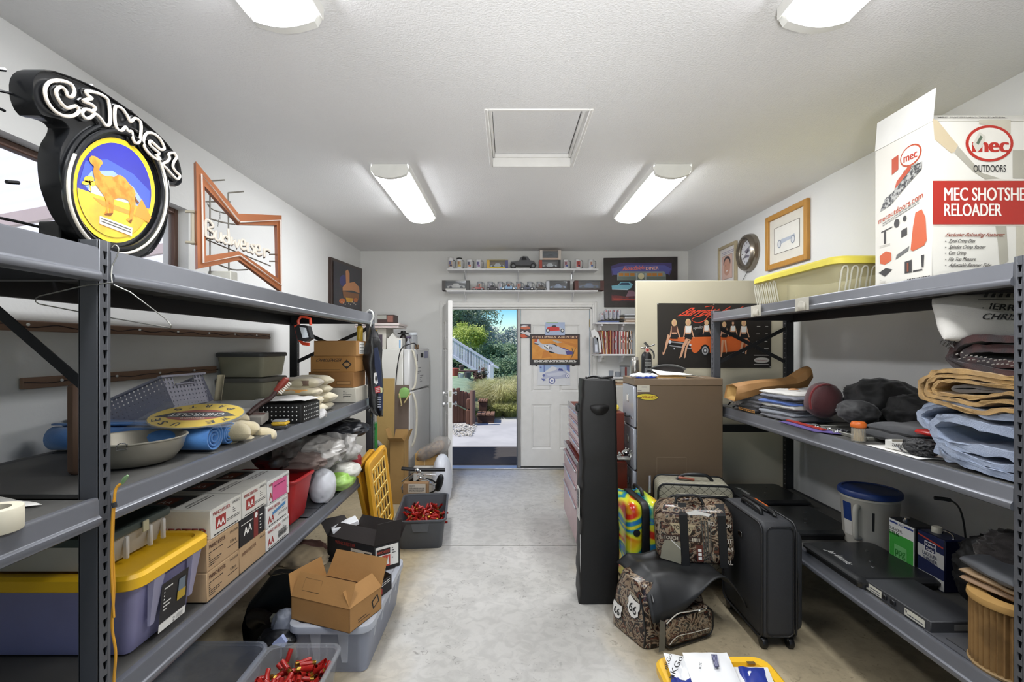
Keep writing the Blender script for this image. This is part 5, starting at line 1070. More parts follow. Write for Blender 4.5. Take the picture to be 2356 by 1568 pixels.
g.box((x0, y0, ZF), (x1, y1, zt_), .003); g.ext([V(x0+.02, y0+.003, zt_), V(x1-.06, y0+.003, zt_), V((x0+x1)/2-.02, y0+.003, zt_+.055)], (0, .1, 0)); t.p('body', g); g = G(mt('8db0d0', .5)); g.box((x1-.03, y0-.001, ZF+.01), (x1-.012, y0, ZF+.1)); t.p('stripe', g); t.fin()
def d_b1(g): f = fY(-1.66, 1.757, 5.2); g.use(mt('8c3a3a')); g.rc(f, 0, .008, .46, .014)
sbox('game_box', -1.66, -1.185, 5.2, 5.6, 1.757, 1.78, 'd8cfcb', 'flat pinkish game box on the refrigerator boxes', deco=d_b1); sbox('game_box', -1.65, -1.175, 5.19, 5.6, 1.782, 1.808, 'cfc4c0', 'second flat game box with a dark edge, upper one')
t = T('model_kit_box', 'dark brown box with a clear window on top of the game boxes', 'box'); g = G(mt('3a2520', .5)); g.box((-1.42, 5.22, 1.81), (-1.24, 5.42, 1.90), .003); t.p('body', g); g = G(mt('9a9a92', .2)); g.box((-1.42, 5.216, 1.85), (-1.32, 5.22, 1.895), .001); t.p('window', g); g = G(mt('84564a', .5)); g.box((-1.31, 5.216, 1.82), (-1.25, 5.22, 1.89), .001); t.p('picture', g); t.fin()
t = T('figurine', 'dark figurine with a flat hat behind the white carton', 'figurine'); g = G(mt('2c2422', .5)); c = V(-1.2, 5.5, ZF); g.lathe([(.05, 0), (.04, .05), (.05, .1), (.03, .15), (.02, .17)], c=c, seg=14); t.p('body', g); g = G(mt('1c1a19', .6)); g.lathe([(.001, .17), (.065, .175), (.065, .182), (.03, .19), (.025, .21), (.001, .212)], c=c, seg=16); t.p('hat', g); t.fin()
t = T('glass_jar', 'clear glass jar with a pale lid on the refrigerator', 'jar'); g = G(mt('b9bcc0', .1, kind='clear', alpha=.5)); c = V(-1.09, 5.5, ZF); g.lathe([(.05, 0), (.052, .01), (.052, .15), (.045, .16)], c=c, seg=20); t.p('glass', g); g = G(mt('cfd4da', .4)); g.lathe([(.05, .16), (.05, .19), (.001, .191)], c=c, seg=20); t.p('lid', g); t.fin()
t = T('spray_bottle', 'small bottle with a purple trigger on the refrigerator', 'bottle'); g = G(mt('8d8f94', .3)); c = V(-1.10, 5.30, ZF); g.lathe([(.024, 0), (.026, .01), (.026, .07), (.01, .10), (.01, .12)], c=c, seg=14); t.p('body', g); g = G(mt('4a4058', .4)); g.box((-1.125, 5.29, ZF+.115), (-1.075, 5.31, ZF+.14), .005); t.p('trigger', g); t.fin()
for i, (x, h, c_) in enumerate(((-1.02, .07, 'b8b6b0'), (-.985, .05, '77604a'))):
    g = G(mt(c_, .4)); g.lathe([(.022, 0), (.024, .005), (.024, h), (.001, h+.004)], c=(x-.05, 5.34+i*.1, ZF), seg=14); one('small_bottle', g, ['small grey bottle at the front of the refrigerator top', 'small brown bottle at the refrigerator top edge'][i], 'bottle')
# tall open carton, small box with plastic bag, white tub, chrome stroller part
def d_none(g, *a): pass
A = atZ(900, 1225, .0); open_box('cardboard_box', 'tall narrow open cardboard box standing before the refrigerator', (-1.175, 4.76), (-1.03, 4.76), (-1.01, 4.87), 0, .62, 'a4824e', [(0, .07, R(40), .0), (2, .10, R(80), .01), (1, .12, R(68), .01), (3, .13, R(70), .01)], 'b8925c', d_none)
t = T('cardboard_box', 'small tan cardboard box under the filled plastic bag', 'box'); g = G(mt('b8935a', .8, kind='card', bump=.1)); g.box((-.99, 5.1, .30), (-.76, 5.35, .42), .003); t.p('body', g); g = G(mt('d8c9a8', .5)); g.box((-.886, 5.098, .30), (-.882, 5.1, .42)); t.p('tape', g); t.fin()
g = G(mt('8d6f4e', .3, h2='5c4634', sc_=25)); g.blob(at(993, 1036, 5.15), (.34, .2, .12), .8, .03, 12, 4, M=Matrix.Rotation(-.55, 4, 'Y')); g.use(mt('d8d4d0', .15, kind='clear', alpha=.3)); g.blob(at(997, 1033, 5.15), (.38, .24, .15), .8, .04, 9, 6, M=Matrix.Rotation(-.55, 4, 'Y')); one('filled_bag', g, 'clear plastic bag of brown scraps on the small tan box', 'bag')
lump('white_tub', 1017, 1108, 4.95, (.16, .3, .46), 'cfd2da', 'white rounded plastic tub by the open door', 'tub', amp=.004, e=.5)
g = G(mt('c4c2bc', .6)); g.box((-1.0, 5.05, 0), (-.75, 5.4, .298), .01); one('storage_box', g, 'pale box on the floor under the small tan box', 'box')
t = T('folded_scooter', 'chrome and black folded scooter frame heaped behind the grey bin', 'scooter')
g = G(mt('1d1d20', .4)); q4 = lambda x, y, d=0: at(x, y, 4.6+d)
g.tube([q4(924, 1077), q4(960, 1080), q4(1024, 1080)], .018, 8); t.p('handlebar', g)
g = G(CHROME)
for a in ([(926, 1118), (950, 1108), (985, 1112), (1004, 1112)], [(924, 1108), (948, 1090), (962, 1080), (975, 1094)], [(960, 1094), (985, 1104), (1000, 1118)], [(945, 1086), (972, 1086)], [(968, 1090), (1003, 1092)]): g.tube(smooth_pts([q4(*p, -.03) for p in a], 4), .007, 8)
g.blob(q4(967, 1100, -.05), (.04, .03, .04), 1); g.blob(q4(960, 1083, -.05), (.05, .03, .05), 1); t.p('chrome_tubes', g)
g = G(mt('141416', .5)); g.tube([q4(978+27*math.cos(2*PI*k/26), 1118+17*math.sin(2*PI*k/26), .02) for k in range(26)], .008, 6, True); t.p('wheel', g)
g = G(mt('101012', .3)); g.blob(q4(1011, 1110, -.02), (.07, .04, .17), .9, M=Matrix.Rotation(.25, 4, 'Y')); t.p('saddle', g); g = G(mt('6b6460', .5)); g.blob(q4(935, 1122, .02), (.10, .1, .12), .8, .02, 20, 3); t.p('bracket', g); t.fin()
def d_lb(g): f = fY(-.98, .20, 4.48); g.use(mt('cfc4b4')); g.rc(f, .05, .0, .21, .08); g.use(INK); g.lines(f, .06, .01, .2, .07, 6, .9, .0016)
sbox('cardboard_box', -.98, -.75, 4.48, 4.56, .0, .285, '8f6f4c', 'brown labelled box behind the grey hull bin', deco=d_lb)
g = G(mt('77756e', .5)); g.tube(smooth_pts([at(850, 1020, 4.2), at(866, 1018, 4.2), at(878, 1035, 4.2), at(880, 1062, 4.2), at(880, 1200, 4.2)], 5), .028, 10); one('grey_hose', g, 'grey hose bent behind the far left post', 'hose')
# ================================================ BACK WALL
bx = lambda px: (px-CX)/181.97
bz = lambda py: CH+(CY-py)/181.97
def wy(Y, off=0): return lambda x, y, o=0: at(x, y, Y)+V(0, -o, 0)
# the two long display shelves
SH = mt('e6e6e8', .4)
def wshelf(x0, x1, z, lab, brx, y0=5.86, th=.018):
    t = T('wall_shelf', lab, 'shelf'); g = G(SH); g.box((x0, y0, z-th), (x1, YB, z), .003); t.p('board', g)
    for x in brx:
        g = G(SH); g.box((x-.008, YB-.006, z-th-.12), (x+.008, YB, z-th)); g.ext([V(x-.004, YB-.006, z-th-.11), V(x-.004, YB-.03, z-th-.09), V(x-.004, y0+.05, z-th-.012), V(x-.004, y0+.05, z-th), V(x-.004, YB-.006, z-th)], (.008, 0, 0)); t.p('bracket', g)
    return t
YS = 5.86; s_ = YS/K
ZU = CH+(798-617)*s_; ZL = CH+(798-667)*s_
sx_ = lambda px, Y=YS: (px-CX)*Y/K
wshelf(sx_(1028), sx_(1377), ZU, 'upper white wall shelf of mugs and model cars above the doors', [sx_(1068), sx_(1193), sx_(1322)])
wshelf(sx_(1027), sx_(1376), ZL, 'lower white wall shelf of mugs and model cars above the doors', [sx_(1068), sx_(1193), sx_(1322)])
for i, (px, lab) in enumerate(((1066, 'left'), (1193, 'middle'), (1321, 'right'))):
    g = G(CHROME); g.tube([V(sx_(px), YB-.02, ZU-.10), V(sx_(px), YB-.02, ZU-.02)], .006, 8); one('bracket_pin', g, f'short metal shelf standard under the upper display shelf, {lab} one', 'bracket')
ORD = ['first', 'second', 'third', 'fourth', 'fifth', 'sixth', 'seventh', 'eighth', 'ninth', 'tenth', 'eleventh', 'twelfth', 'thirteenth', 'fourteenth', 'fifteenth', 'sixteenth', 'seventeenth', 'eighteenth', 'nineteenth', 'twentieth']+['twenty-'+k for k in ('first', 'second', 'third', 'fourth', 'fifth', 'sixth', 'seventh', 'eighth', 'ninth')]+['thirtieth', 'thirty-first', 'thirty-second']
def mug(px, z, r, h, cols, lab, group, Y=5.94, clear=False, lid=None):
    t = T('beer_mug', lab, 'mug', group); x = (px-CX)*Y/K; c = V(x, Y, z)
    g = G(mt('dfe0e2', .15)) if not clear else G(mt('b8bcc2', .12, kind='clear', alpha=.65))
    g.lathe([(r*.98, 0), (r*1.05, .006), (r*.92, .02), (r*.92, h*.86), (r*.97, h*.95), (r*.93, h), (r*.85, h), (r*.85, h*.5), (.001, h*.45)], c=c, seg=22); t.p('body', g)
    g = G(mt('55575a', .3) if not clear else mt('a5a9ae', .12, kind='clear', alpha=.7)); g.tube(smooth_pts([c+V(r*.9, 0, h*.86), c+V(r*1.5, -.004, h*.84), c+V(r*1.6, -.004, h*.5), c+V(r*1.45, -.004, h*.14), c+V(r*.9, 0, h*.12)], 4), .0045, 6); t.p('handle', g)
    g = G(mt(cols[0], .4)); rp = r*.94
    def arcq(a0, a1, z0, z1, k=0): g.loft([[c+V((rp+k)*math.sin(a), -(rp+k)*math.cos(a), zz) for a in [a0+(a1-a0)*i/6 for i in range(7)]] for zz in (z0, z1)], closed=False)
    arcq(-.75, .75, h*.2, h*.8)
    g.use(mt(cols[1], .4)); arcq(-.4, .15, h*.45, h*.75, .0008); g.use(mt(cols[2], .4)); arcq(-.2, .55, h*.26, h*.42, .0008); t.p('print', g)
    if lid: g = G(mt(lid, .4)); g.lathe([(r*1.0, h), (r*1.02, h+.004), (r*.98, h+.016), (r*.5, h+.022), (.001, h+.023)], c=c, seg=20); t.p('lid', g)
    return t
gu = 'mugs on the upper display shelf'; gl = 'mugs on the lower display shelf'
for px, cols, lab, h, lid in ((1037, ('b9a08c', '6a6fa0', '3a3a5a'), 'tall white lidded mug with blue print, far left of the upper shelf', .125, 'd8d8d8'), (1057, ('c9bda0', 'b0805a', 'd0b040'), 'white mug with a black lid and yellow print, upper shelf', .12, '2c2c2e'), (1080, ('c4c4c8', '50506a', 'd87a48'), 'white mug with orange print, third on the upper shelf', .115, None), (1101, ('c8c8d8', '5a5488', '9a70a0'), 'white mug with purple print, fourth on the upper shelf', .115, None),
        (1302, ('b8a8b0', '8a3a4a', '4a5a9a'), 'white mug with red and blue print right of the boxed cars', .115, None), (1330, ('c05a50', '8c2a2a', '4a2a4a'), 'white mug with mostly red print, near the right shelf end', .12, None), (1360, ('d0ccc8', 'b08070', '4a6ab0'), 'white mug with a small blue car print, last on the right', .115, None)):
    mug(px, ZU, .036, h, cols, lab, gu, lid=lid, Y=5.93)
for i, (px, cols) in enumerate(((1104, ('c8bcae', '9a4a40', '5a7a8a')), (1128, ('c4c4c8', '8a8a96', '6a6a78')), (1151, ('ccccd0', '9c8a94', '6a5a6a')), (1171, ('a89a8a', '8a4a3a', 'b8a890')), (1194, ('b89a90', 'a05a50', '8a6a60')), (1219, ('c4c6c8', '9aa0a8', '7a828a')), (1241, ('b9b9bd', '6a5a5a', '8a8a92')))):
    mug(px, ZL, .036, .115, cols, f'clear beer mug with a printed insert, {ORD[i]} from the left on the lower shelf', gl, clear=True, Y=5.97)
# model cars
def car(xc, z, L_, Y, col, lab, style='coupe', name='model_car', roof=None, group='model cars on the display shelves', W_=None, wheel='e0e0e0', M=None, fin_=True):
    W_ = W_ or L_*.38; t = T(name, lab, 'model car', group); m = mt(col, .25, amt=.03); P_ = lambda u, v: V(xc+(u-.5)*L_, Y-W_/2, z+v*L_)
    prof = dict(coupe=[(.0, .10), (.02, .20), (.12, .24), (.30, .25), (.38, .38), (.58, .39), (.68, .27), (.88, .24), (1, .14), (1, .10)], sedan=[(.0, .08), (.0, .17), (.22, .20), (.30, .20), (.38, .31), (.62, .31), (.72, .20), (.98, .18), (1, .08)],
                rod=[(.02, .12), (.04, .24), (.30, .27), (.34, .27), (.40, .40), (.50, .45), (.66, .44), (.76, .30), (.90, .26), (.99, .14), (.9, .11)])[style]
    g = G(m); g.ext([P_(*p) for p in prof], (0, W_, 0)); t.p('body', g, angle=25)
    g = G(mt(roof or '1c1c20', .2)); rx0, rx1 = (.40, .60) if style != 'rod' else (.44, .60); rz0, rz1 = dict(coupe=(.27, .365), sedan=(.215, .295), rod=(.31, .41))[style]
    g.ext([P_(rx0, rz0)+V(0, -.0006, 0), P_(rx1+.03, rz0)+V(0, -.0006, 0), P_(rx1-.02, rz1)+V(0, -.0006, 0), P_(rx0+.03, rz1)+V(0, -.0006, 0)], (0, W_+.0012, 0)); t.p('window', g)
    rw = L_*.10
    for u in ((.17, .82) if style != 'rod' else (.13, .86)):
        for sd in (0, 1):
            g = G(mt('141416', .5)); y = Y-W_/2-.002 if sd == 0 else Y+W_/2-.008*L_/.12
            Mx = X3((P_(u, 0).x, y, z+rw), V(1, 0, 0), V(0, -1, 0)); g.lathe([(.001, -.012), (rw, -.012), (rw, 0), (rw*.6, .001), (rw*.55, -.001)], seg=18, M=Mx, cap=False); g.use(mt(wheel, .3)); g.lathe([(rw*.56, .0002), (rw*.3, .001), (.0005, .001)], seg=14, M=Mx); t.p('wheel', g)
    return t
car(sx_(1100), ZL, .145, 5.895, '8c2a20', 'dark red model coupe on the lower shelf'); car(sx_(1133), ZL, .15, 5.895, '3c3840', 'dark grey model coupe on the lower shelf'); car(sx_(1170), ZL, .20, 5.895, '8fb0d0', 'pale blue and white model car on the lower shelf', 'sedan', roof='5a3a3a')
car(sx_(1213), ZL, .18, 5.895, '5c6072', 'low slate blue model car on the lower shelf', 'sedan'); car(sx_(1245), ZL, .14, 5.895, '4a4440', 'open brown model hot rod on the lower shelf', 'rod')
car(sx_(1204), ZU, .33, 5.93, '55565a', 'large matte grey model hot rod in the middle of the upper shelf', 'rod', wheel='6c6d70')
def boxed(px0, px1, z, h, cols, lab, carcol, Y=5.885, d=.13, style='sedan', backc='6a5a50'):
    x0, x1 = sx_(px0, Y), sx_(px1, Y); t = T('boxed_model_car', lab, 'boxed model', 'boxed model cars on the display shelves'); w_ = x1-x0
    g = G(mt(backc, .6)); g.box((x0, Y+d-.003, z), (x1, Y+d, z+h), .001); g.box((x0+.002, Y+.003, z), (x1-.002, Y+d-.003, z+.006)); t.p('backing', g)
    g = G(mt(cols[0], .5)); g.box((x0, Y, z), (x0+w_*.13, Y+d-.004, z+h), .001); t.p('end_panel', g); g = G(mt(cols[1], .5)); g.box((x1-w_*.13, Y, z), (x1, Y+d-.004, z+h), .001); t.p('end_panel', g)
    g = G(mt(cols[2], .5)); g.box((x0+w_*.13, Y, z), (x1-w_*.13, Y+.004, z+h*.2), .001); g.box((x0, Y, z+h), (x1, Y+d, z+h+.003), .001); t.p('frame', g)
    g = G(mt('e8ecf0', .05, kind='clear', alpha=.1)); g.box((x0+w_*.13, Y, z+h*.2), (x1-w_*.13, Y+.001, z+h)); t.p('window', g)
    W_ = d*.5; L_ = w_*.66; g = G(mt(carcol, .25)); P_ = lambda u, v: V((x0+x1)/2+(u-.5)*L_, Y+.03, z+h*.22+v*L_)
    g.ext([P_(*p) for p in [(.0, .04), (.0, .13), (.22, .17), (.30, .17), (.38, .28), (.62, .28), (.72, .17), (.98, .15), (1, .04)]], (0, W_, 0)); i = t.p('model', g, angle=25)
    g = G(mt('1a1a1c', .4))
    for u in (.2, .8): g.lathe([(.001, 0), (L_*.085, 0), (L_*.085, -.01), (.001, -.01)], seg=12, M=X3(P_(u, .06)+V(0, -.002, 0), V(1, 0, 0), V(0, -1, 0)))
    t.p('wheels', g, par=i, kind='stuff'); return t
boxed(1120, 1169, ZU, .105, ('d8b050', '5a5a88', 'd0b83a'), 'boxed white model car in a yellow and blue window box', 'd8dad8', backc='9a7a50')
boxed(1241, 1290, ZU, .105, ('a84838', '2e2e30', '3a3432'), 'boxed white model coupe, lower box of two on the upper shelf', 'e0e0e0', backc='77706a')
boxed(1242, 1291, ZU+.109, .115, ('d0cac4', 'c8beb4', 'c8b0a0'), 'boxed model with a white frame stacked on another box', '3a3c40', backc='4c5058')
boxed(1017, 1080, ZL, .12, ('4a4644', '4c4c4c', 'd0cec8'), 'dark window box with a pale model ship shape, left end of lower shelf', 'c8c0b4', backc='4f4c4c')
boxed(1257, 1312, ZL, .115, ('c4c8d0', '2c2424', '3a3030'), 'dark window box with a blue and white model car, lower shelf', '8090b0', backc='3a2c2a')
boxed(1322, 1390, ZL, .118, ('5a2c24', '4c2620', '3a2420'), 'brown window box with a blue model car, right end of lower shelf', '4a5a80', backc='4a2c26')
# roadside diner picture (wall, behind the partition)
fD = wy(6.065); t = T('framed_picture', 'dark canvas picture of a neon lit roadside diner on the back wall', 'picture')
D4 = [(1389.5, 593), (1559, 590), (1559, 706), (1391, 706)]; g = G(mt('2c2826', .5, h2='352c2c')); g.ext([fD(*p) for p in D4], (0, .033, 0)); t.p('canvas', g)
g = G(mt('4c4378', .5)); g.pp(fD, [(1405, 612), (1425, 605), (1545, 604), (1546, 620), (1540, 634), (1530, 622), (1420, 628), (1408, 634)]); g.use(mt('5a5ca0', .5)); g.pp(fD, [(1407, 618), (1440, 610), (1530, 610), (1544, 618), (1538, 630), (1412, 632)], .001)
g.use(mt('8a9490', .4)); g.pp(fD, [(1420, 629), (1428, 624), (1528, 624), (1532, 632), (1532, 645), (1420, 645)], .0016); g.use(mt('6f7a72', .4)); g.rc(fD, 1421, 636, 1531, 645, .002); g.use(mt('c08038', .5))
for i, x in enumerate((1424, 1437, 1450, 1489, 1501, 1514)): g.rc(fD, x, 628, x+10, 635, .0024)
g.use(mt('d8d0a8', .4)); g.el(fD, 1475, 635, 7, 7, .0026); g.use(mt('a8b0b4', .4)); g.rc(fD, 1463, 628, 1466, 644, .0024); g.rc(fD, 1484, 628, 1487, 644, .0024)
g.use(mt('e87a5c', .5)); g.txt('Roadside', fD, (1432, 622), (1482, 619), 9, .003, .015, 1); g.use(mt('f0b8a0', .5)); g.txt('DINER', fD, (1486, 620.5), (1515, 619.5), 7, .003, .02)
g.use(mt('7ab8cc', .4)); g.pp(fD, [(1407, 657), (1422, 655), (1428, 648), (1448, 648), (1456, 654), (1452, 662), (1444, 667), (1408, 665)], .002); g.use(mt('2c4a66')); g.pp(fD, [(1424, 655), (1430, 650), (1446, 650), (1450, 655)], .0024); g.use(mt('b8d8e4')); g.pp(fD, [(1408, 664), (1445, 665), (1445, 667), (1408, 666)], .0024)
g.use(mt('7c3432', .5, h2='4a2c38')); g.pp(fD, [(1407, 677), (1440, 682), (1470, 680), (1530, 684), (1530, 694), (1407, 692)], .001); g.use(mt('b04838', .5)); g.pp(fD, [(1410, 686), (1480, 688), (1480, 690), (1412, 689)], .0016); g.use(mt('8a6a78', .5)); g.pp(fD, [(1446, 668), (1456, 668), (1470, 680), (1440, 682)], .0016); t.p('print', g); t.fin()
# posters on the closed door leaf
YP = YB+.026
fd = wy(YP-.0)
def poster(name, pts, col, lab, Y, cat='poster', th=.001): 
    t = T(name, lab, cat); f = wy(Y); g = G(mt(col, .5)); g.ext([f(*p) for p in pts], (0, th, 0)); t.p('sheet', g); return t, f
t, f = poster('blue_car_poster', [(1238, 838), (1311, 838), (1312, 886), (1236, 886)], 'd5d6da', 'pale poster with a blue line drawn vintage car on the closed door', YP)
g = G(mt('9ab0d4')); g.pp(f, [(1241, 838), (1311, 838), (1310, 855), (1298, 850), (1270, 842), (1252, 856), (1242, 856)]); g.use(mt('5c6aa8')); g.rc(f, 1242, 843, 1246, 847, .001); g.rc(f, 1251, 839, 1253, 855, .001); g.pp(f, [(1303, 838), (1311, 838), (1311, 856), (1304, 850)], .001)
g.use(mt('b0b4ca')); g.pp(f, [(1248, 868), (1254, 857), (1276, 852), (1284, 845), (1297, 846), (1303, 855), (1308, 862), (1306, 868), (1290, 870), (1272, 872), (1262, 868), (1252, 873)], .0014); g.use(mt('c8cbda')); g.pp(f, [(1256, 860), (1290, 855), (1302, 858), (1290, 864), (1262, 864)], .0018); g.use(mt('3f4a88')); g.pp(f, [(1283, 852), (1286, 847), (1294, 848), (1296, 853)], .0018)
for x, y, r in ((1270, 875, 7.5), (1305.5, 864, 5)): g.use(mt('4a5490')); g.el(f, x, y, r, r*1.05, .002); g.use(mt('e4e4ea')); g.el(f, x, y, r*.75, r*.8, .0024); g.use(mt('7a84b4')); g.el(f, x, y, r*.35, r*.35, .0028)
g.use(mt('5a64a0')); g.pp(f, [(1245, 870), (1250, 876), (1256, 874), (1252, 871)], .002); g.el(f, 1251, 863, 3, 3, .002); t.p('print', g); t.fin()
t, f = poster('racing_cars_poster', [(1196, 745), (1221.5, 745), (1221.5, 778), (1196, 778)], '4a4248', 'small poster of orange and white cars at the door edge', YP)
g = G(mt('c86a48')); g.pp(f, [(1198, 752), (1206, 749), (1218, 751), (1220, 756), (1208, 758), (1198, 756)]); g.use(mt('d8d4d8')); g.pp(f, [(1197, 750), (1205, 748), (1216, 749), (1206, 752)], .001); g.pp(f, [(1196, 765), (1204, 760), (1214, 762), (1221, 766), (1221, 773), (1206, 768)], .001); g.use(mt('cc5a38')); g.pp(f, [(1196, 768), (1206, 768), (1214, 775), (1204, 777), (1196, 774)], .0014); g.use(INK); g.el(f, 1207, 762, 3, 1.6, .0018); t.p('print', g); t.fin()
t, f = poster('airport_poster', [(1219, 768.5), (1334, 768), (1334, 839), (1219, 839)], '2c2828', 'framed orange poster of a silver fighter plane, COLUMBIA AIRPORT, on the door', YP-.008, th=.006)
g = G(mt('4a2624')); g.rc(f, 1223, 771, 1331, 779); g.use(mt('d8b898')); g.txt('COLUMBIA AIRPORT', f, (1224.5, 777.5), (1329, 777.5), 4.5, .0014, .02); g.use(mt('d8943c', .5, h2='cc8430', sc_=8)); g.rc(f, 1224, 779.5, 1329, 826.5, .001)
g.use(mt('c47a2c')); g.pp(f, [(1250, 808), (1258, 806), (1270, 820), (1246, 824)], .0014); g.pp(f, [(1290, 782), (1328, 792), (1328, 800), (1300, 790)], .0014)
g.use(mt('c0c0ca')); g.pp(f, [(1236, 780), (1240, 779.6), (1243, 788), (1250, 791), (1266, 790), (1281, 795), (1300, 802), (1316, 808), (1320, 812), (1318, 815), (1304, 816), (1284, 814), (1262, 808), (1248, 802), (1236, 792), (1229, 787)], .0018)
g.use(mt('c04a38')); g.pp(f, [(1231, 780), (1237, 779.6), (1235, 786), (1229, 787)], .0022); g.use(mt('4a4a52')); g.pp(f, [(1229, 788), (1242, 791), (1238, 793), (1231, 792)], .0022); g.use(mt('4a4484')); g.pp(f, [(1300, 806), (1316, 808), (1321, 812), (1318, 815), (1304, 816)], .0022); g.pp(f, [(1285, 797), (1300, 801), (1316, 808), (1300, 804)], .0022)
g.use(mt('ecebe8')); g.el(f, 1257, 798, 6, 5, .0022); g.use(INK); g.rc(f, 1252, 795, 1255, 798, .0026); g.rc(f, 1257, 793, 1260, 796, .0026); g.rc(f, 1255, 798, 1258, 801, .0026); g.rc(f, 1258, 799, 1260, 803, .0026); g.txt('PZ', f, (1264, 802), (1272, 804), 5, .0026, .02); g.pp(f, [(1267, 791), (1274, 790), (1283, 795), (1281, 797), (1276, 793)], .0026); g.pp(f, [(1262, 806), (1277, 811), (1275, 813), (1263, 810)], .0026)
g.use(mt('5a5040')); g.pp(f, [(1315, 801), (1317, 801), (1321, 812), (1313, 826), (1312, 826), (1318, 812)], .0026); g.pp(f, [(1324, 799), (1325, 800), (1320, 812), (1319, 812)], .0026); g.use(mt('b0a8a0')); g.pp(f, [(1270, 781), (1280, 783), (1294, 787), (1282, 789), (1274, 785)], .002); g.use(PAPER); g.lines(f, 1228, 828, 1326, 836, 3, 1, .0014, 5, th=.5); t.p('print', g)
g = G(INK); g.rc(f, 1232, 839, 1236, 841, -.002); g.rc(f, 1316, 839, 1322, 841, -.002); t.p('clip', g, kind='stuff'); t.fin()
t, f = poster('red_roadster_poster', [(1255, 741), (1299.5, 741), (1299.5, 770.5), (1254.5, 770.5)], 'a8b6d4', 'small poster of a red roadster above the airport poster', YP-.012)
g = G(mt('c8302c')); g.pp(f, [(1257, 757), (1260, 752), (1270, 750), (1280, 751), (1288, 753), (1290, 757), (1286, 759), (1266, 761)], .001); g.use(mt('2a2a2a')); g.el(f, 1275, 750, 5, 2.2, .0014); g.use(mt('c8ccd0')); g.pp(f, [(1287, 753), (1292, 754), (1292, 758), (1287, 758)], .0014); g.use(mt('d84840')); g.pp(f, [(1266, 760), (1289, 758), (1289, 759.5), (1266, 761.5)], .0014)
for x in (1260.5, 1294): g.use(mt('20243a')); g.el(f, x, 760, 4.4, 4.2, .0018); g.use(PAPER); g.el(f, x, 760, 2.6, 2.6, .0022)
g.use(mt('7ca86a')); g.rc(f, 1257, 741, 1284, 742.5, .001); t.p('print', g); t.fin()
# shelves right of the doors
YH = 5.84
def sh2(px0, px1, py, lab, br):
    z = CH+(CY-py)*YH/K; wshelf(sx_(px0, YH), sx_(px1, YH)+.25, z, lab, [], YH, .02); t = T.ALL[-1]
    for b_ in br:
        x = sx_(b_, YH); g = G(SH); g.ext([V(x-.01, YH+.02, z-.02), V(x-.01, YH+.02, z-.04), V(x-.01, YH+.08, z-.05), V(x-.01, YH+.10, z-.09), V(x-.01, YB, z-.11), V(x-.01, YB, z-.02)], (.02, 0, 0)); t.p('bracket', g)
    return z
zA = sh2(1371, 1462, 741, 'white wall shelf of stacked magazines right of the doors', [1386, 1436]); zB_ = sh2(1370, 1462, 814, 'white wall shelf holding upright magazines right of the doors', [1386, 1436]); zC_ = sh2(1394, 1462, 867, 'low white shelf behind the filing cabinet', [])
rnd = random.Random(12); x = sx_(1384, 5.9); cols = [('8c3a30', 'dark red'), ('c9b8a8', 'beige'), ('2a2428', 'black'), ('e0dcd8', 'white'), ('5c2420', 'maroon'), ('d4d0cc', 'pale grey'), ('302c34', 'charcoal'), ('a04038', 'brick red'), ('b08050', 'tan'), ('c8c4c8', 'light grey'), ('c89858', 'ochre'), ('20242e', 'navy'), ('8aa0b8', 'pale blue'), ('1c1c20', 'jet black'), ('a83a38', 'red'), ('882e2c', 'deep red')]
xe_ = sx_(1459, 5.9); i = 0
while x < xe_-.01 and i < 31:
    w_ = rnd.uniform(.009, .0155); h = rnd.uniform(.262, .285)*1.02; c_, nm = cols[(i*5+i//4) % 16]; lean = .035*max(0, 1-i/6)
    g = G(mt(c_, .4)); y0 = 5.865+rnd.uniform(0, .012); zt = zB_; g.ext([V(x, y0, zt), V(x+w_, y0, zt), V(x+w_-lean, y0, zt+h), V(x-lean, y0, zt+h)], (0, .2, 0)); g.use(mt(cols[(i*3+2) % 16][0], .4)); f = Fr((x, y0-.0003, zt), (1, 0, 0), (-lean/h, 0, 1)); g.rc(f, w_*.25, h*.2, w_*.75, h*.5, .0002); g.rc(f, w_*.2, h*.6, w_*.8, h*.7+.02*(i % 3), .0002)
    one('magazine', g, f'{nm} magazine spine standing upright, {ORD[i]} from the left on the shelf', 'magazine', 'upright magazines right of the doors'); x += w_+.0006; i += 1
t = T('magazine_holder', 'white curved magazine file at the left end of the magazine shelf', 'magazine file'); g = G(mt('dcdcdc', .5)); f = wy(5.80); g.ext([f(*p) for p in ((1360, 760), (1368, 757), (1376, 765), (1382, 785), (1384, 810), (1378, 811), (1376, 790), (1370, 772), (1362, 775))], (0, .12, 0)); t.p('flap', g); g = G(mt('8a8e96', .5)); g.ext([f(*p) for p in ((1367, 777), (1376, 776), (1379, 811), (1368, 811))], (0, .1, 0)); t.p('side_panel', g); g = G(mt('d0d4e0', .4)); g.pp(f, [(1369, 792), (1374, 792), (1375, 809), (1369, 809)]); t.p('sticker', g); t.fin()
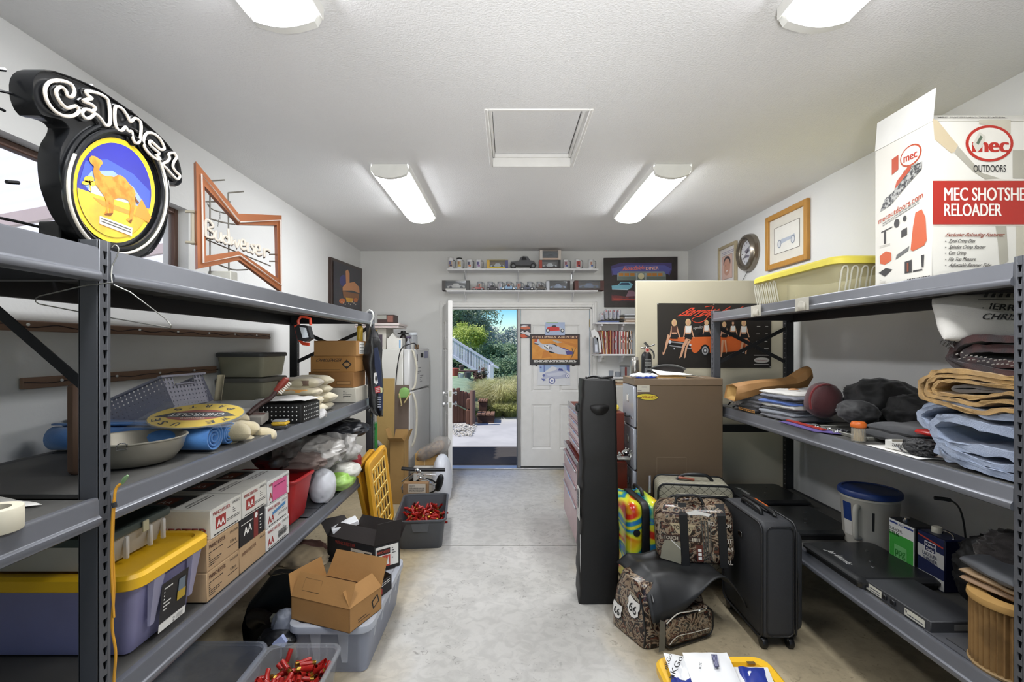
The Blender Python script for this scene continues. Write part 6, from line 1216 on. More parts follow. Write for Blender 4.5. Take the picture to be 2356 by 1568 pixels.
for i, (x0, x1, h0, h1, c_, lab) in enumerate(((1382, 1425, 0, .018, '5a6a9a', 'thin blue folder flat on the magazine shelf'), (1384, 1440, .018, .03, '2c2826', 'black curved binder lying above the blue folder'), (1436, 1475, 0, .013, 'b09880', 'striped book, bottom of the right hand pile'), (1436, 1475, .014, .030, 'd8c8b8', 'cream book, second in the right hand pile'), (1435, 1475, .031, .046, '9a8a80', 'brownish book, third in the right hand pile'), (1438, 1475, .047, .068, 'c8c8c8', 'grey book, fourth in the right hand pile'), (1426, 1475, .069, .085, '3a3838', 'black book, fifth in the right hand pile'), (1438, 1475, .086, .102, 'd8dae0', 'white book, topmost in the right hand pile'))):
    g = G(mt(c_, .5)); g.box((sx_(x0, YH), YH+.01, zA+h0), (sx_(x1, YH), YH+.22, zA+h1), .002); one('book', g, lab, 'book', 'books lying on the upper right shelf')
for i in range(5):
    g = G(mt(('dcdce0', 'd4d4da', 'e2e2e4', 'ccccd4', 'd8d8de')[i], .4)); a = R(-8+i*3); px = 1386+i*9; zz = zA+(.0 if i == 0 else .036); g.box((-.02, -.06, 0), (.02, .06, .125), .018, Matrix.Translation(V(sx_(px, 5.93), 5.93, zz)) @ Matrix.Rotation(a, 4, 'Y')); f = Fr(V(sx_(px, 5.87)-.012, 5.869, zz+.03), (1, 0, 0), (0, 0, 1)); g.use(mt('5a5a88')); g.lines(f, 0, 0, .024, .06, 5, 1, .0005, i); g.use(mt('a85a60')); g.rc(f, .004, .065, .018, .08, .0005)
    one('coffee_cup', g, f'white printed souvenir cup, {ORD[i]} from the left on the magazine shelf', 'cup', 'white souvenir cups')
g = G(mt('9a8a7a', .6)); g.blob((sx_(1430, 5.93), 5.93, zA+.06), (.1, .12, .06), .8, .01, 20, 2); one('beige_hat', g, 'small beige folded hat between the cups and the book pile', 'cap')
t = T('glass_pitcher', 'clear glass pitcher on the low shelf behind the filing cabinet', 'pitcher'); g = G(mt('c4c8cc', .08, kind='clear', alpha=.5)); c = V(sx_(1438, 5.9), 5.92, zC_); g.lathe([(.05, 0), (.055, .01), (.06, .10), (.062, .13), (.058, .13), (.055, .02)], c=c, seg=20, cap=False); t.p('glass', g); g = G(mt('3c3838', .4)); g.lathe([(.062, .125), (.064, .135), (.001, .137)], c=c, seg=20); t.p('lid', g); g = G(mt('7a3c38', .4)); g.box((c.x-.012, c.y-.066, zC_+.01), (c.x+.012, c.y-.06, zC_+.12)); t.p('handle', g); t.fin()
for px, r, h, lab in ((1406, .030, .075, 'small clear cup at the left on the low shelf'), (1421, .033, .062, 'grey tinted cup beside the glass pitcher')):
    g = G(mt('aab0b8', .1, kind='clear', alpha=.6)); g.lathe([(r*.8, 0), (r*.85, .004), (r, h), (r*.94, h), (r*.78, .008), (.001, .008)], c=(sx_(px, 5.9), 5.9, zC_), seg=18); one('glass_cup', g, lab, 'cup')
for i, (c_, dx_) in enumerate((('b89a78', 0), ('8a6a50', .01), ('d0c4ae', -.01))):
    g = G(mt(c_, .6)); g.box((sx_(1412+i*4, 5.6)+dx_, 5.55, zC_-.075+i*.016), (sx_(1445, 5.6), 5.72, zC_-.060+i*.016), .002); one('notebook', g, ['brown notebook, lowest of the pile on the tool chest side table', 'dark brown notebook in the small pile', 'pale notebook on top of the small pile'][i], 'notebook')
g = G(mt('bfbdb8', .5)); g.box((sx_(1394, 5.55), 5.5, .0), (sx_(1450, 5.55), 5.78, zC_-.077), .01); one('white_cabinet', g, 'plain pale cabinet behind the red tool chest', 'cabinet')
# ================================================ RIGHT SIDE
# partition panel and poster
g = G(mt('b9b29c', .6, amt=.02)); g.box((1.03, 3.90, 0), (2.255, 3.935, 2.088), .004); one('partition_panel', g, 'tall plain beige partition panel behind the filing cabinet', 'panel')
fQ = wy(3.898); t = T('car_calendar_poster', 'dark poster of an orange muscle car with posing women on the beige panel', 'poster')
g = G(mt('231f1c', .4)); g.ext([fQ(*p) for p in ((1512, 697), (1775, 698), (1774, 846), (1513, 846))], (0, .0015, 0)); t.p('sheet', g)
g = G(mt('c8602c', .4, amt=.03)); F = lambda pts, o=.001: g.pp(fQ, pts, o)
F([(1536, 782), (1545, 777), (1570, 775), (1600, 775), (1636, 774), (1700, 774), (1720, 778), (1729, 790), (1728, 798), (1718, 806), (1690, 808), (1640, 812), (1634, 812), (1622, 797), (1614, 800), (1604, 810), (1598, 812), (1592, 808), (1588, 792), (1560, 786), (1540, 786)])
g.use(mt('141214', .4)); F([(1536, 782), (1588, 788), (1588, 800), (1545, 796), (1537, 792)], .0016); F([(1603, 771), (1615, 759), (1690, 760), (1702, 772)], .0016); g.use(mt('2c2634', .3)); F([(1614, 770), (1621, 761), (1660, 761), (1690, 764), (1695, 771)], .002)
g.use(mt('8c8a8c', .3)); F([(1540, 784), (1586, 790), (1586, 792), (1540, 787)], .002); F([(1540, 793), (1590, 800), (1592, 803), (1541, 796)], .002); g.use(mt('c8c8d0', .3)); g.el(fQ, 1541, 786, 3.2, 4, .0026); g.el(fQ, 1588, 793, 2.6, 3, .0026); g.el(fQ, 1551, 802, 1.5, 1.5, .0026)
for x, k in ((1622, 1), (1708, .6)): g.use(mt('101010', .5)); g.el(fQ, x, 806, 11*k, 14*k, .002); g.use(mt('9a9a9c', .3)); g.el(fQ, x, 806, 7.4*k, 9.6*k, .0026); g.use(mt('444446', .3)); g.el(fQ, x, 806, 4.8*k, 6.4*k, .003); g.use(mt('c0c0c2', .3)); g.el(fQ, x, 806, 2.4*k, 3.2*k, .0034)
skin, dsk, hair, wht, blk = mt('c89878', .6), mt('a87a60', .6), mt('c8a878', .6), mt('d8d8d4', .6), mt('0e0c0c', .6)
def woman(x, y, s, top, legs, hr=hair):
    g.use(hr); g.el(fQ, x, y+5*s, 6*s, 8*s, .0030); g.use(skin); g.el(fQ, x, y+4*s, 3.2*s, 4.2*s, .0034); F([(x-2*s, y+7*s), (x+2*s, y+7*s), (x+2*s, y+12*s), (x-2*s, y+12*s)], .0034)
    F([(x-7*s, y+13*s), (x-4*s, y+12*s), (x-5*s, y+24*s), (x-9*s, y+38*s), (x-11*s, y+38*s)], .0032); F([(x+7*s, y+13*s), (x+4*s, y+12*s), (x+7*s, y+26*s), (x+12*s, y+40*s), (x+14*s, y+39*s), (x+10*s, y+25*s)], .0032)
    g.use(top); F([(x-6*s, y+12*s), (x-2*s, y+13*s), (x+2*s, y+13*s), (x+7*s, y+12*s), (x+6*s, y+27*s), (x-6*s, y+27*s)], .0036)
    g.use(skin); F([(x-5*s, y+27*s), (x+5*s, y+27*s), (x+6*s, y+32*s), (x-6*s, y+32*s)], .0036); g.use(blk); F([(x-6*s, y+31*s), (x+7*s, y+31*s), (x+8*s, y+42*s), (x-8*s, y+42*s)], .0038); g.use(skin)
    for L_ in legs: F([(x+a*s, y+b_*s) for a, b_ in L_], .0040)
woman(1551, 737, 1.0, mt('4a2c20', .6), [[(-15, 31), (-9, 36), (-14, 52), (-22, 74), (-24, 74), (-20, 52)], [(-27, 72), (-22, 74), (-24, 79), (-27, 78)]])
woman(1583, 736, 1.05, wht, [[(-5, 40), (4, 42), (-4, 52), (-8, 60), (-14, 80), (-20, 84), (-16, 70), (-12, 54)], [(0, 44), (6, 44), (-2, 60), (-6, 82), (-9, 84), (-7, 64)]])
woman(1625, 738, .8, wht, []); woman(1666, 742, .8, blk, [[(-8, 50), (-2, 50), (-4, 80), (-8, 98), (-11, 98)], [(0, 50), (5, 50), (8, 82), (5, 90)]]); woman(1686, 740, .75, wht, [], mt('3a2a24')); woman(1711, 738, .95, wht, [[(-4, 42), (2, 42), (-2, 60), (-8, 78), (-11, 78)], [(4, 42), (9, 42), (8, 60), (6, 80), (3, 80)]])
t.p('print', g)
g = G(mt('d8482c', .5)); g.txt('Barrett-Jackson', fQ, (1558, 727), (1724, 723), 19, .003, .02, 2); g.tube(smooth_pts([fQ(x, y, .001) for x, y in ((1622, 706), (1640, 704), (1636, 715), (1622, 736), (1604, 742), (1592, 736), (1598, 730), (1614, 727))], 4), .0028, 5); t.p('lettering', g)
g = G(mt('b8b4ae', .5)); g.txt('Legendary', fQ, (1594, 757), (1616, 754), 6, .003, .01, 1)
for i in range(5):
    for x, w_ in ((1738, 12), (1758, 10)): g.rc(fQ, x+(i*3) % 4, 733+i*17, x+w_-(i*5) % 4, 734.6+i*17, .002)
g.rc(fQ, 1734, 816, 1770, 817.5, .002); g.el(fQ, 1752, 828, 18, 6.5, .002); g.rc(fQ, 1734, 837, 1768, 838.5, .002); g.use(mt('7c2c34')); g.txt('Sales Invitation', fQ, (1740, 830), (1764, 830), 3.4, .003); t.p('calendar_print', g)
g = G(CHROME); [g.lathe([(.001, .003), (.006, .002), (.006, 0)], seg=8, M=X3(fQ(*p), V(1, 0, 0), V(0, -1, 0))) for p in ((1514, 699), (1642, 700), (1772, 844))]; t.p('pin', g, kind='stuff'); t.fin()
# filing cabinet
t = T('filing_cabinet', 'tall brown and grey four drawer filing cabinet beside the right shelving', 'filing cabinet')
fx0, fx1, fy0, fy1 = .915, 1.555, 3.50, 3.86; FB = mt('6e5c48', .45, amt=.02); FF = mt('b4b8c2', .3, .2, amt=.02)
g = G(FB); g.box((fx0+.02, fy0, .02), (fx1, fy1, 1.27), .003); t.p('body', g); g = G(mt('7d6a55', .45)); g.box((fx0, fy0-.002, 1.27), (fx1, fy1, 1.322), .004); t.p('top', g)
g = G(mt('8e7b66', .4)); g.box((fx0+.16, fy0-.0012, .43), (fx0+.375, fy0, .433)); g.box((fx0+.16, fy0-.0012, .43), (fx0+.162, fy0, .75)); g.box((fx0+.373, fy0-.0012, .43), (fx0+.375, fy0, .75)); g.box((fx0+.16, fy0-.0012, .748), (fx0+.375, fy0, .75)); t.p('tape_outline', g)
for i in range(4):
    z0, z1 = .035+i*.31, .335+i*.31; g = G(FF); g.box((fx0-.004, fy0+.012, z0), (fx0+.018, fy1-.012, z1), .005); k = t.p('drawer', g)
    g = G(DARK); g.tube([(fx0-.004, fy0+.11, z0+.07), (fx0-.03, fy0+.12, z0+.07), (fx0-.034, (fy0+fy1)/2, z0+.07), (fx0-.03, fy1-.12, z0+.07), (fx0-.004, fy1-.11, z0+.07)], .009, 6); t.p('handle', g, par=k)
    g = G(CHROME); g.box((fx0-.007, fy0+.15, z0+.17), (fx0-.004, fy0+.21, z0+.23), .001); g.use(PAPER); g.box((fx0-.0085, fy0+.158, z0+.18), (fx0-.007, fy0+.202, z0+.222)); t.p('label_holder', g, par=k)
g = G(CHROME); g.lathe([(.010, 0), (.010, .006), (.001, .008)], seg=12, M=X3((fx0-.004, fy0+.06, 1.03), V(0, 1, 0), V(-1, 0, 0))); t.p('lock', g)
f = wy(fy0-.0008); g = G(mt('c6c0b0', .6)); g.rc(f, 1465.5, 884.5, 1494.5, 901); g.use(mt('6a6070')); g.rc(f, 1476, 889, 1489, 890.5, .001); g.rc(f, 1467, 897, 1476, 898, .001); t.p('paper_label', g)
g = G(INK); g.el(f, 1489.5, 912.5, 25.5, 7.8, .0012, rot=.06); g.use(mt('dcc840', .4)); g.el(f, 1489.5, 912.5, 24, 6.6, .0018, rot=.06); g.use(mt('8c2a1c')); g.txt('HOLHURST', f, (1475, 915.5), (1508, 916.5), 6, .0026, .02, 1); g.use(INK); g.pp(f, [(1468, 912.5), (1476, 913.5), (1476, 915), (1468, 914)], .0026); t.p('sticker', g); t.fin()
ZT = 1.322
# things on the filing cabinet
t = T('fire_extinguisher', 'small black fire extinguisher with a chrome valve on the filing cabinet', 'fire extinguisher'); c = V(.985+.05, 3.62, ZT)
g = G(BLACK); g.lathe([(.036, 0), (.038, .004), (.038, .155), (.034, .175), (.02, .19), (.014, .195)], c=c, seg=22); t.p('cylinder', g)
g = G(CHROME); g.lathe([(.014, .19), (.016, .2), (.016, .225), (.01, .23)], c=c, seg=12); g.tube([c+V(-.045, 0, .222), c+V(0, 0, .222)], .006, 6); t.p('valve', g)
g = G(mt('c8a498', .3, .4)); g.lathe([(.019, 0), (.019, .01), (.001, .011)], seg=16, M=X3(c+V(0, -.016, .205), V(1, 0, 0), V(0, -1, 0))); g.use(RED); g.lathe([(.010, .0112), (.001, .0115)], seg=12, M=X3(c+V(0, -.016, .205), V(1, 0, 0), V(0, -1, 0))); t.p('gauge', g)
g = G(mt('50504e', .4, .3)); g.ext([c+V(-.02, -.006, .255), c+V(-.008, -.006, .268), c+V(.02, -.006, .238), c+V(.012, -.006, .228)], (0, .014, 0)); g.tube([c+V(0, 0, .228), c+V(.03, 0, .235), c+V(.062, 0, .248)], .005, 6); g.tube(smooth_pts([c+V(.015, -.01, .22), c+V(.04, -.015, .2), c+V(.052, -.015, .17), c+V(.05, -.015, .14)], 4), .006, 6); t.p('lever', g)
g = G(mt('8c8c88', .4)); f = Fr(c+V(-.026, -.0387, .02), (1, 0, 0), (0, 0, 1)); g.lines(f, .002, .07, .05, .125, 5, 1, .0004, 3, th=.5); g.lines(f, .002, .0, .05, .055, 4, .9, .0004, 6, th=.5); t.p('label', g); t.fin()
t = T('metal_canister', 'brushed steel canister behind the fire extinguisher', 'canister'); g = G(mt('a8a49e', .25, .9)); c = V(.955+.035, 3.78, ZT); g.lathe([(.030, 0), (.031, .003), (.031, .125), (.028, .13)], c=c, seg=22); t.p('body', g); g = G(mt('d0ccc6', .3, .5)); g.lathe([(.026, .13), (.026, .15), (.001, .151)], c=c, seg=20); t.p('lid', g); t.fin()
g = G(mt('dfe2ec', .35)); g.pillow((.995, 3.55, ZT+.018), (.19, .10, .035), None, .008, 3, fr=20); g.use(mt('2c4ab4', .35)); g.pillow((1.0, 3.525, ZT+.010), (.15, .05, .022), None, .006, 5, fr=20); one('plastic_mailer', g, 'small white and blue plastic packet at the front of the filing cabinet top', 'packet')
for i, (x0, x1, y0, y1, z, c_, lab) in enumerate(((1.08, 1.30, 3.53, 3.80, 0, 'a8844e', 'wooden clipboard on the filing cabinet, under the papers'), (1.10, 1.28, 3.55, 3.82, .012, 'd0b080', 'tan folder above the wooden clipboard'))):
    g = G(mt(c_, .6)); g.box((x0, y0, ZT+z), (x1, y1, ZT+z+.011), .003); one('clipboard' if i == 0 else 'folder', g, lab, 'folder')
g = G(mt('e6e7e2', .7)); g.grid(lambda u, v: V(1.10+.24*u+.10*u*(1-v), 3.52+.26*v, ZT+.026+.035*v*(1-u*.9)+.006*noise.noise(V(u*3, v*3, 1))-.024*(u > .75)*(u-.75)*4*(1-v)), 14, 10); one('paper_roll', g, 'curled white papers spread on the filing cabinet top', 'paper', solid=.001)
t = T('grey_garment_bag', 'folded dark grey garment bag at the back of the filing cabinet top', 'bag'); g = G(mt('6c6b6a', .8, kind='cloth')); g.grid(lambda u, v: V(1.10+.28*u, 3.74+.08*v, ZT+.03+.065*math.sin(PI*(.12+.8*u))**.6+.004*noise.noise(V(u*5, v*3, 2))-.02*v), 16, 6); t.p('flap', g, solid=.004); g = G(mt('2a2422', .8, kind='cloth')); g.pillow((1.24, 3.79, ZT+.04), (.26, .08, .075), None, .006, 4); t.p('body', g); t.fin()
# red tool chest in two pieces
TR = mt('5e1f10', .35, amt=.05); TF = mt('c8a8a8', .25, .3)  # TF: pinkish-white reflections on the red drawer fronts put into the colour
def chest(x0, x1, y0, y1, z0, z1, drs, lab, name, wheels=False):
    t = T(name, lab, 'tool chest'); zb = z0+(.07 if wheels else 0); g = G(TR); g.box((x0+.012, y0, zb), (x1, y1, z1-.0), .004); t.p('body', g)
    for a, b_ in drs:
        g = G(TF); g.box((x0-.004, y0+.015, a), (x0+.012, y1-.015, b_), .003); k = t.p('drawer', g); g = G(mt('d8d8dc', .2, .8)); g.box((x0-.018, y0+.03, b_-.018), (x0-.004, y1-.03, b_-.004), .004); t.p('handle', g, par=k)
    g = G(mt('b8b4b4', .25, .6)); g.box((x0-.006, y0-.002, z1-.03), (x0+.004, y1+.002, z1+.004), .002); g.box((x0-.006, y0-.003, zb), (x0+.004, y0+.010, z1), .002); t.p('trim', g)
    if wheels:
        for x in (x0+.04, x1-.04):
            for y in (y0+.06, y1-.06): g = G(DARK); g.lathe([(.001, -.012), (.033, -.012), (.035, -.006), (.035, .006), (.033, .012), (.001, .012)], seg=16, M=X3((x, y, .035), V(0, 1, 0), V(1, 0, 0))); g.box((x-.014, y-.014, .05), (x+.014, y+.014, .071)); t.p('caster', g)
    return t
chest(.51, .876, 3.56, 4.42, 0, .70, [(.08, .36), (.37, .50), (.51, .63)], 'lower red rolling tool cabinet behind the tall black case', 'rolling_tool_cabinet', True)
t = chest(.545, .865, 3.60, 4.36, .705, 1.06, [(.72, .79), (.80, .87), (.88, .95), (.96, 1.03)], 'upper red tool chest standing on the rolling cabinet', 'tool_chest')
g = G(mt('c8b43c', .5)); g.pillow((.80, 3.75, 1.085), (.10, .12, .05), None, .012, 3, fr=30); g.use(INK); g.tube([V(.79, 3.75, 1.10), V(.81, 3.73, 1.11), V(.84, 3.75, 1.09)], .006, 6); g.use(mt('d8d8d0')); g.tube([V(.80, 3.8, 1.08), V(.815, 3.79, 1.20), V(.825, 3.785, 1.21)], .004, 6); one('work_gloves', g, 'yellow and black gloves lying on the red tool chest', 'gloves')
g = G(mt('a8a8a4', .3, .5)); rnd = random.Random(3)
for i in range(26): a = rnd.uniform(0, 6.28); g.tube([V(.84+.045*math.sin(i), 3.47, .79+.02*math.cos(i*2)), V(.84+.045*math.sin(i)+.02*math.cos(a), 3.46, .79+.02*math.cos(i*2)+.02*math.sin(a))], .005, 5)
g.box((.78, 3.44, .745), (.87, 3.50, .76), .003); one('chain_bundle', g, 'shiny metal chain bundle hanging on the side of the tool chest', 'chain')
# tall black case
t = T('tall_case', 'tall black soft case standing upright in the aisle beside the tool chest', 'case'); CBK = mt('0f0e0e', .55, bump=.25, sc_=4)
rings = []
for k in range(31):
    z = 1.345*k/30; wk = .212+.012*math.sin(z*5)-.02*(z > 1.2)*(z-1.2)*4+.014*(1-z/1.345); ring = rr(wk, .17, .02, z, .548+.012*math.sin(z*2)-.004*z, 2.99, 3)
    if k == 30: ring = [V(.55+(p.x-.55)*.96, 2.99+(p.y-2.99)*.96, p.z+.012*math.sin(p.x*60)) for p in ring]
    rings.append([p+V(-abs(noise.noise(V(0, p.y*6, z*7)))*.022*(p.x < .49), .0, 0)+noise.noise_vector(p*9)*.004 for p in ring])
g = G(CBK); g.loft(rings); t.p('shell', g, angle=60)
g = G(CBK); y = 2.904; g.poly([V(.548+.058*math.cos(a), y-.004, 1.195+.055*math.sin(a)*(1.0 if math.sin(a) < 0 else .2)) for a in [2*PI*i/24 for i in range(24)]]); t.p('flap', g, solid=.006)
g = G(BLACK); g.tube(smooth_pts([V(.47, 2.92, 1.365), V(.52, 2.95, 1.372), V(.58, 2.95, 1.362), V(.63, 2.92, 1.37)], 4), .008, 6); g.box((.418, 2.98, 1.15), (.44, 3.03, 1.20), .006); t.p('strap', g)
g = G(mt('d4d2cc', .5)); g.ext([V(.432, y_, z_) for y_, z_ in ((2.925, .50), (3.01, .50), (3.01, .69), (2.925, .69))], (-.004, 0, 0)); f = Fr((.4278, 3.01, .50), (0, -1, 0), (0, 0, 1)); g.use(mt('2c2c34', .4)); g.el(f, .042, .12, .034, .06, .001); g.use(mt('b0b0b8')); g.lines(f, .02, .10, .065, .15, 3, 1, .002, 4); g.lines(f, .015, .02, .07, .05, 2, 1, .001, 5); t.p('label', g)
g = G(CHROME); g.tube([V(.436, 2.915, .15), V(.434, 2.912, .42)], .003, 6); t.p('zipper', g); t.fin()
# tie-dye suitcase
mtd = bpy.data.materials.new('tie_dye'); mtd.use_nodes = True; n = mtd.node_tree.nodes; l = mtd.node_tree.links; b = n['Principled BSDF']; b.inputs['Roughness'].default_value = .15
tcn = n.new('ShaderNodeTexCoord'); mpn = n.new('ShaderNodeMapping'); mpn.inputs['Scale'].default_value = (2.2, 2.2, 6); wn = n.new('ShaderNodeTexNoise'); wn.inputs['Scale'].default_value = 1.25; wn.inputs['Distortion'].default_value = 1.4; wn.inputs['Detail'].default_value = .8
rp = n.new('ShaderNodeValToRGB'); cr = rp.color_ramp; cols_ = [(.2, 'b01c1c'), (.34, 'c8301c'), (.40, 'd8c828'), (.47, 'c8d838'), (.52, '2c8c7c'), (.57, '2468b8'), (.62, '3a9c6c'), (.67, 'd8d030'), (.75, 'c02c1c')]
cr.elements[0].position = .2; cr.elements[0].color = hx(cols_[0][1]); cr.elements[1].position = .75; cr.elements[1].color = hx(cols_[-1][1])
for p_, h_ in cols_[1:-1]: e_ = cr.elements.new(p_); e_.color = hx(h_)
l.new(tcn.outputs['Object'], mpn.inputs[0]); l.new(mpn.outputs[0], wn.inputs['Vector']); l.new(wn.outputs[0], rp.inputs[0]); l.new(rp.outputs[0], b.inputs['Base Color'])
t = T('tie_dye_suitcase', 'glossy tie-dye hard shell suitcase between the black case and the printed bags', 'suitcase'); M = RZ((.835, 3.18, .04), R(90+6))
for k, dy in ((0, -1), (1, 1)):
    g = G(mtd); rbox(g, M @ Matrix.Translation(V(0, -dy*.066, 0)), .38, .105, .53, .06, .045, lift=.012); t.p('shell', g)
g = G(mt('161618', .5)); rbox(g, M, .375, .045, .525, .055, .004, lift=.014); t.p('zipper_band', g)
g = G(BLACK); g.tube(smooth_pts([M @ V(.10, -.03, .545), M @ V(.09, -.03, .575), M @ V(-.02, -.03, .578), M @ V(-.05, -.03, .545)], 4), .012, 8); g.lathe([(.022, 0), (.022, .008), (.001, .009)], seg=14, M=X3(M @ V(-.187, .062, .36), V(0, 0, 1), M.to_3x3() @ V(-1, 0, 0))); t.p('handle', g)
g = G(mt('b9bac4', .25, .7)); g.tube([M @ V(.0, -.10, .55), M @ V(.0, -.10, .66)], .008, 8); t.p('pull_rod', g)
for x in (-.14, .14):
    for y in (-.09, .09): g = G(DARK); p = M @ V(x, y, 0); g.lathe([(.001, -.008), (.024, -.008), (.024, .008), (.001, .008)], seg=14, M=X3((p.x, p.y, .025), V(0, 0, 1), V(1, 0, 0))); g.box((p.x-.01, p.y-.01, .03), (p.x+.01, p.y+.01, .06)); t.p('caster', g)
t.fin()
# quilted suitcase
mq = mt('9a9684', .6, kind='quilt', amt=.04).copy(); n = mq.node_tree.nodes; l = mq.node_tree.links; b = n['Principled BSDF']; src = b.inputs['Base Color'].links[0].from_socket
tcn = n.new('ShaderNodeTexCoord'); sx = n.new('ShaderNodeSeparateXYZ'); l.new(tcn.outputs['Object'], sx.inputs[0]); outs = []
for sg in (1, -1):
    a = n.new('ShaderNodeMath'); a.operation = 'MULTIPLY_ADD'; l.new(sx.outputs[0], a.inputs[0]); a.inputs[1].default_value = 22; m2_ = n.new('ShaderNodeMath'); m2_.operation = 'MULTIPLY'; l.new(sx.outputs[2], m2_.inputs[0]); m2_.inputs[1].default_value = 22*sg; a3 = n.new('ShaderNodeMath'); a3.operation = 'MULTIPLY_ADD'; l.new(sx.outputs[1], a3.inputs[0]); a3.inputs[1].default_value = 22; l.new(m2_.outputs[0], a3.inputs[2]); l.new(a3.outputs[0], a.inputs[2])
    f1 = n.new('ShaderNodeMath'); f1.operation = 'FRACT'; l.new(a.outputs[0], f1.inputs[0]); f2 = n.new('ShaderNodeMath'); f2.operation = 'LESS_THAN'; l.new(f1.outputs[0], f2.inputs[0]); f2.inputs[1].default_value = .09; outs.append(f2)
mxn = n.new('ShaderNodeMath'); mxn.operation = 'MAXIMUM'; l.new(outs[0].outputs[0], mxn.inputs[0]); l.new(outs[1].outputs[0], mxn.inputs[1]); mm = n.new('ShaderNodeMixRGB'); l.new(mxn.outputs[0], mm.inputs[0]); l.new(src, mm.inputs[1]); mm.inputs[2].default_value = hx('4a483e'); l.new(mm.outputs[0], b.inputs['Base Color'])
t = T('quilted_suitcase', 'grey diamond quilted suitcase with black piping behind the printed bags', 'suitcase'); M = RZ((1.24, 3.26, 0), R(-10))
g = G(mq); rbox(g, M, .47, .24, .60, .05, .02, lift=.05); t.p('body', g); g = G(mq); rbox(g, M @ Matrix.Translation(V(.03, -.145, 0)), .40, .07, .50, .07, .03, lift=.10); t.p('front_pocket', g)
def piping(M, w_, h, r, y, z0, th=.008): return [M @ V(p.x, y, p.y+h/2+z0) for p in rr(w_, h, r, 0)]
g = G(BLACK); g.tube(piping(M, .47, .60, .05, -.115, .05), .007, 6, True); g.tube(piping(M, .47, .60, .05, .115, .05), .007, 6, True); g.tube(piping(M, .395, .495, .07, -.175, .10), .007, 6, True); t.p('piping', g)
g = G(mt('1a1a1b', .4)); g.ext([M @ V(x, -.183, z) for x, z in [(-.12, .595)]+[(-.12+.30*k/12, .595-.075*math.sin(PI*k/12)**.6) for k in range(1, 12)]+[(.18, .595)]], M.to_3x3() @ V(0, .012, 0)); g.box((-.14, -.19, .58), (.19, -.165, .605), .008, M); t.p('top_panel', g)
g = G(BLACK); g.tube(smooth_pts([M @ V(-.10, 0, .65), M @ V(-.05, 0, .685), M @ V(.08, 0, .69), M @ V(.13, 0, .65)], 4), .011, 8); g.use(mt('8c4a34', .5)); g.tube([M @ V(-.09, -.01, .668), M @ V(-.02, -.02, .665), M @ V(.01, -.02, .66)], .009, 6); t.p('handle', g); t.fin()
g = G(mt('c8c8c0', .5)); g.box((1.63, 3.25, .462), (1.69, 3.29, .466), .001); one('paper_tag', g, 'small white tag on the lower right shelf behind the quilted suitcase', 'tag')
# printed travel bags
mb = bpy.data.materials.new('travel_print'); mb.use_nodes = True; n = mb.node_tree.nodes; l = mb.node_tree.links; b = n['Principled BSDF']; b.inputs['Roughness'].default_value = .28
tcn = n.new('ShaderNodeTexCoord'); nzn = n.new('ShaderNodeTexNoise'); nzn.inputs['Scale'].default_value = 14; nzn.inputs['Detail'].default_value = 3; nzn.inputs['Distortion'].default_value = 2.2; rp = n.new('ShaderNodeValToRGB'); cr = rp.color_ramp; cr.interpolation = 'CONSTANT'
cols_ = [(0, '14110f'), (.38, '3c241a'), (.43, '8a7660'), (.49, 'a0907a'), (.53, '55554f'), (.55, '1c1816'), (.60, '5c3224'), (.66, '8c7c66'), (1, 'a09078')]; cr.elements[0].color = hx(cols_[0][1]); cr.elements[1].color = hx(cols_[-1][1])
for p_, h_ in cols_[1:-1]: e_ = cr.elements.new(p_); e_.color = hx(h_)
l.new(tcn.outputs['Object'], nzn.inputs['Vector']); l.new(nzn.outputs[0], rp.inputs[0]); l.new(rp.outputs[0], b.inputs['Base Color'])
def pline(g, f, pts, r, o=.002, closed=False): g.tube(smooth_pts([f(x, y, o) for x, y in pts], 3, closed), r, 5, closed)
def shield(g, f, x, y, s, rot=0):
    o = [(-.5, .62), (0, .52), (.5, .62), (.58, .3), (.48, .05), (.55, -.2), (.3, -.5), (0, -.62), (-.3, -.5), (-.55, -.2), (-.48, .05), (-.58, .3)]; c_, s2 = math.cos(rot), math.sin(rot); tr = lambda k: [(x+(a*c_-b_*s2)*s*k, y+(a*s2+b_*c_)*s*k) for a, b_ in o]
    g.use(INK); g.pp(f, tr(1.08), .002); g.use(PAPER); g.pp(f, tr(.98), .003); g.use(INK); a = tr(1); w_ = s*.34; g.txt('66', f, (x-w_*c_+.1*s*s2*3, y-w_*s2-.3*s*c_), (x+w_*c_+.1*s*s2*3, y+w_*s2-.3*s*c_), (-.55*s*s2, .55*s*c_), .004, .02)
# lower duffel
t = T('travel_bag', 'lower collage printed travel bag with route shields, on the floor', 'bag'); M = RZ((.835, 2.68, 0), R(24))
rings = []
for k in range(15):
    z = .30*k/14; wk = .44*(1-.12*(k/14)**2); dk = .30*(1-.35*(k/14)**2.5); rings.append([M @ (p+noise.noise_vector(V(p.x*6, p.y*6, z*8))*.010) for p in rr(wk, dk, .05, z+.006, 0, 0, 4)])
g = G(mb); g.loft(rings); t.p('body', g, angle=70)
g = G(mb); rbox(g, M @ Matrix.Translation(V(.03, -.165, 0)), .34, .07, .16, .05, .028, lift=.012); t.p('front_pocket', g)
g = G(BLACK); g.tube([M @ V(p.x+.03, -.198, p.y+.09) for p in rr(.33, .15, .05, 0)], .004, 6, True); g.tube([M @ V(-.218, y_, z_) for y_, z_ in ((-.14, .02), (-.15, .10), (-.13, .2), (-.10, .27))], .005, 6); t.p('piping', g)
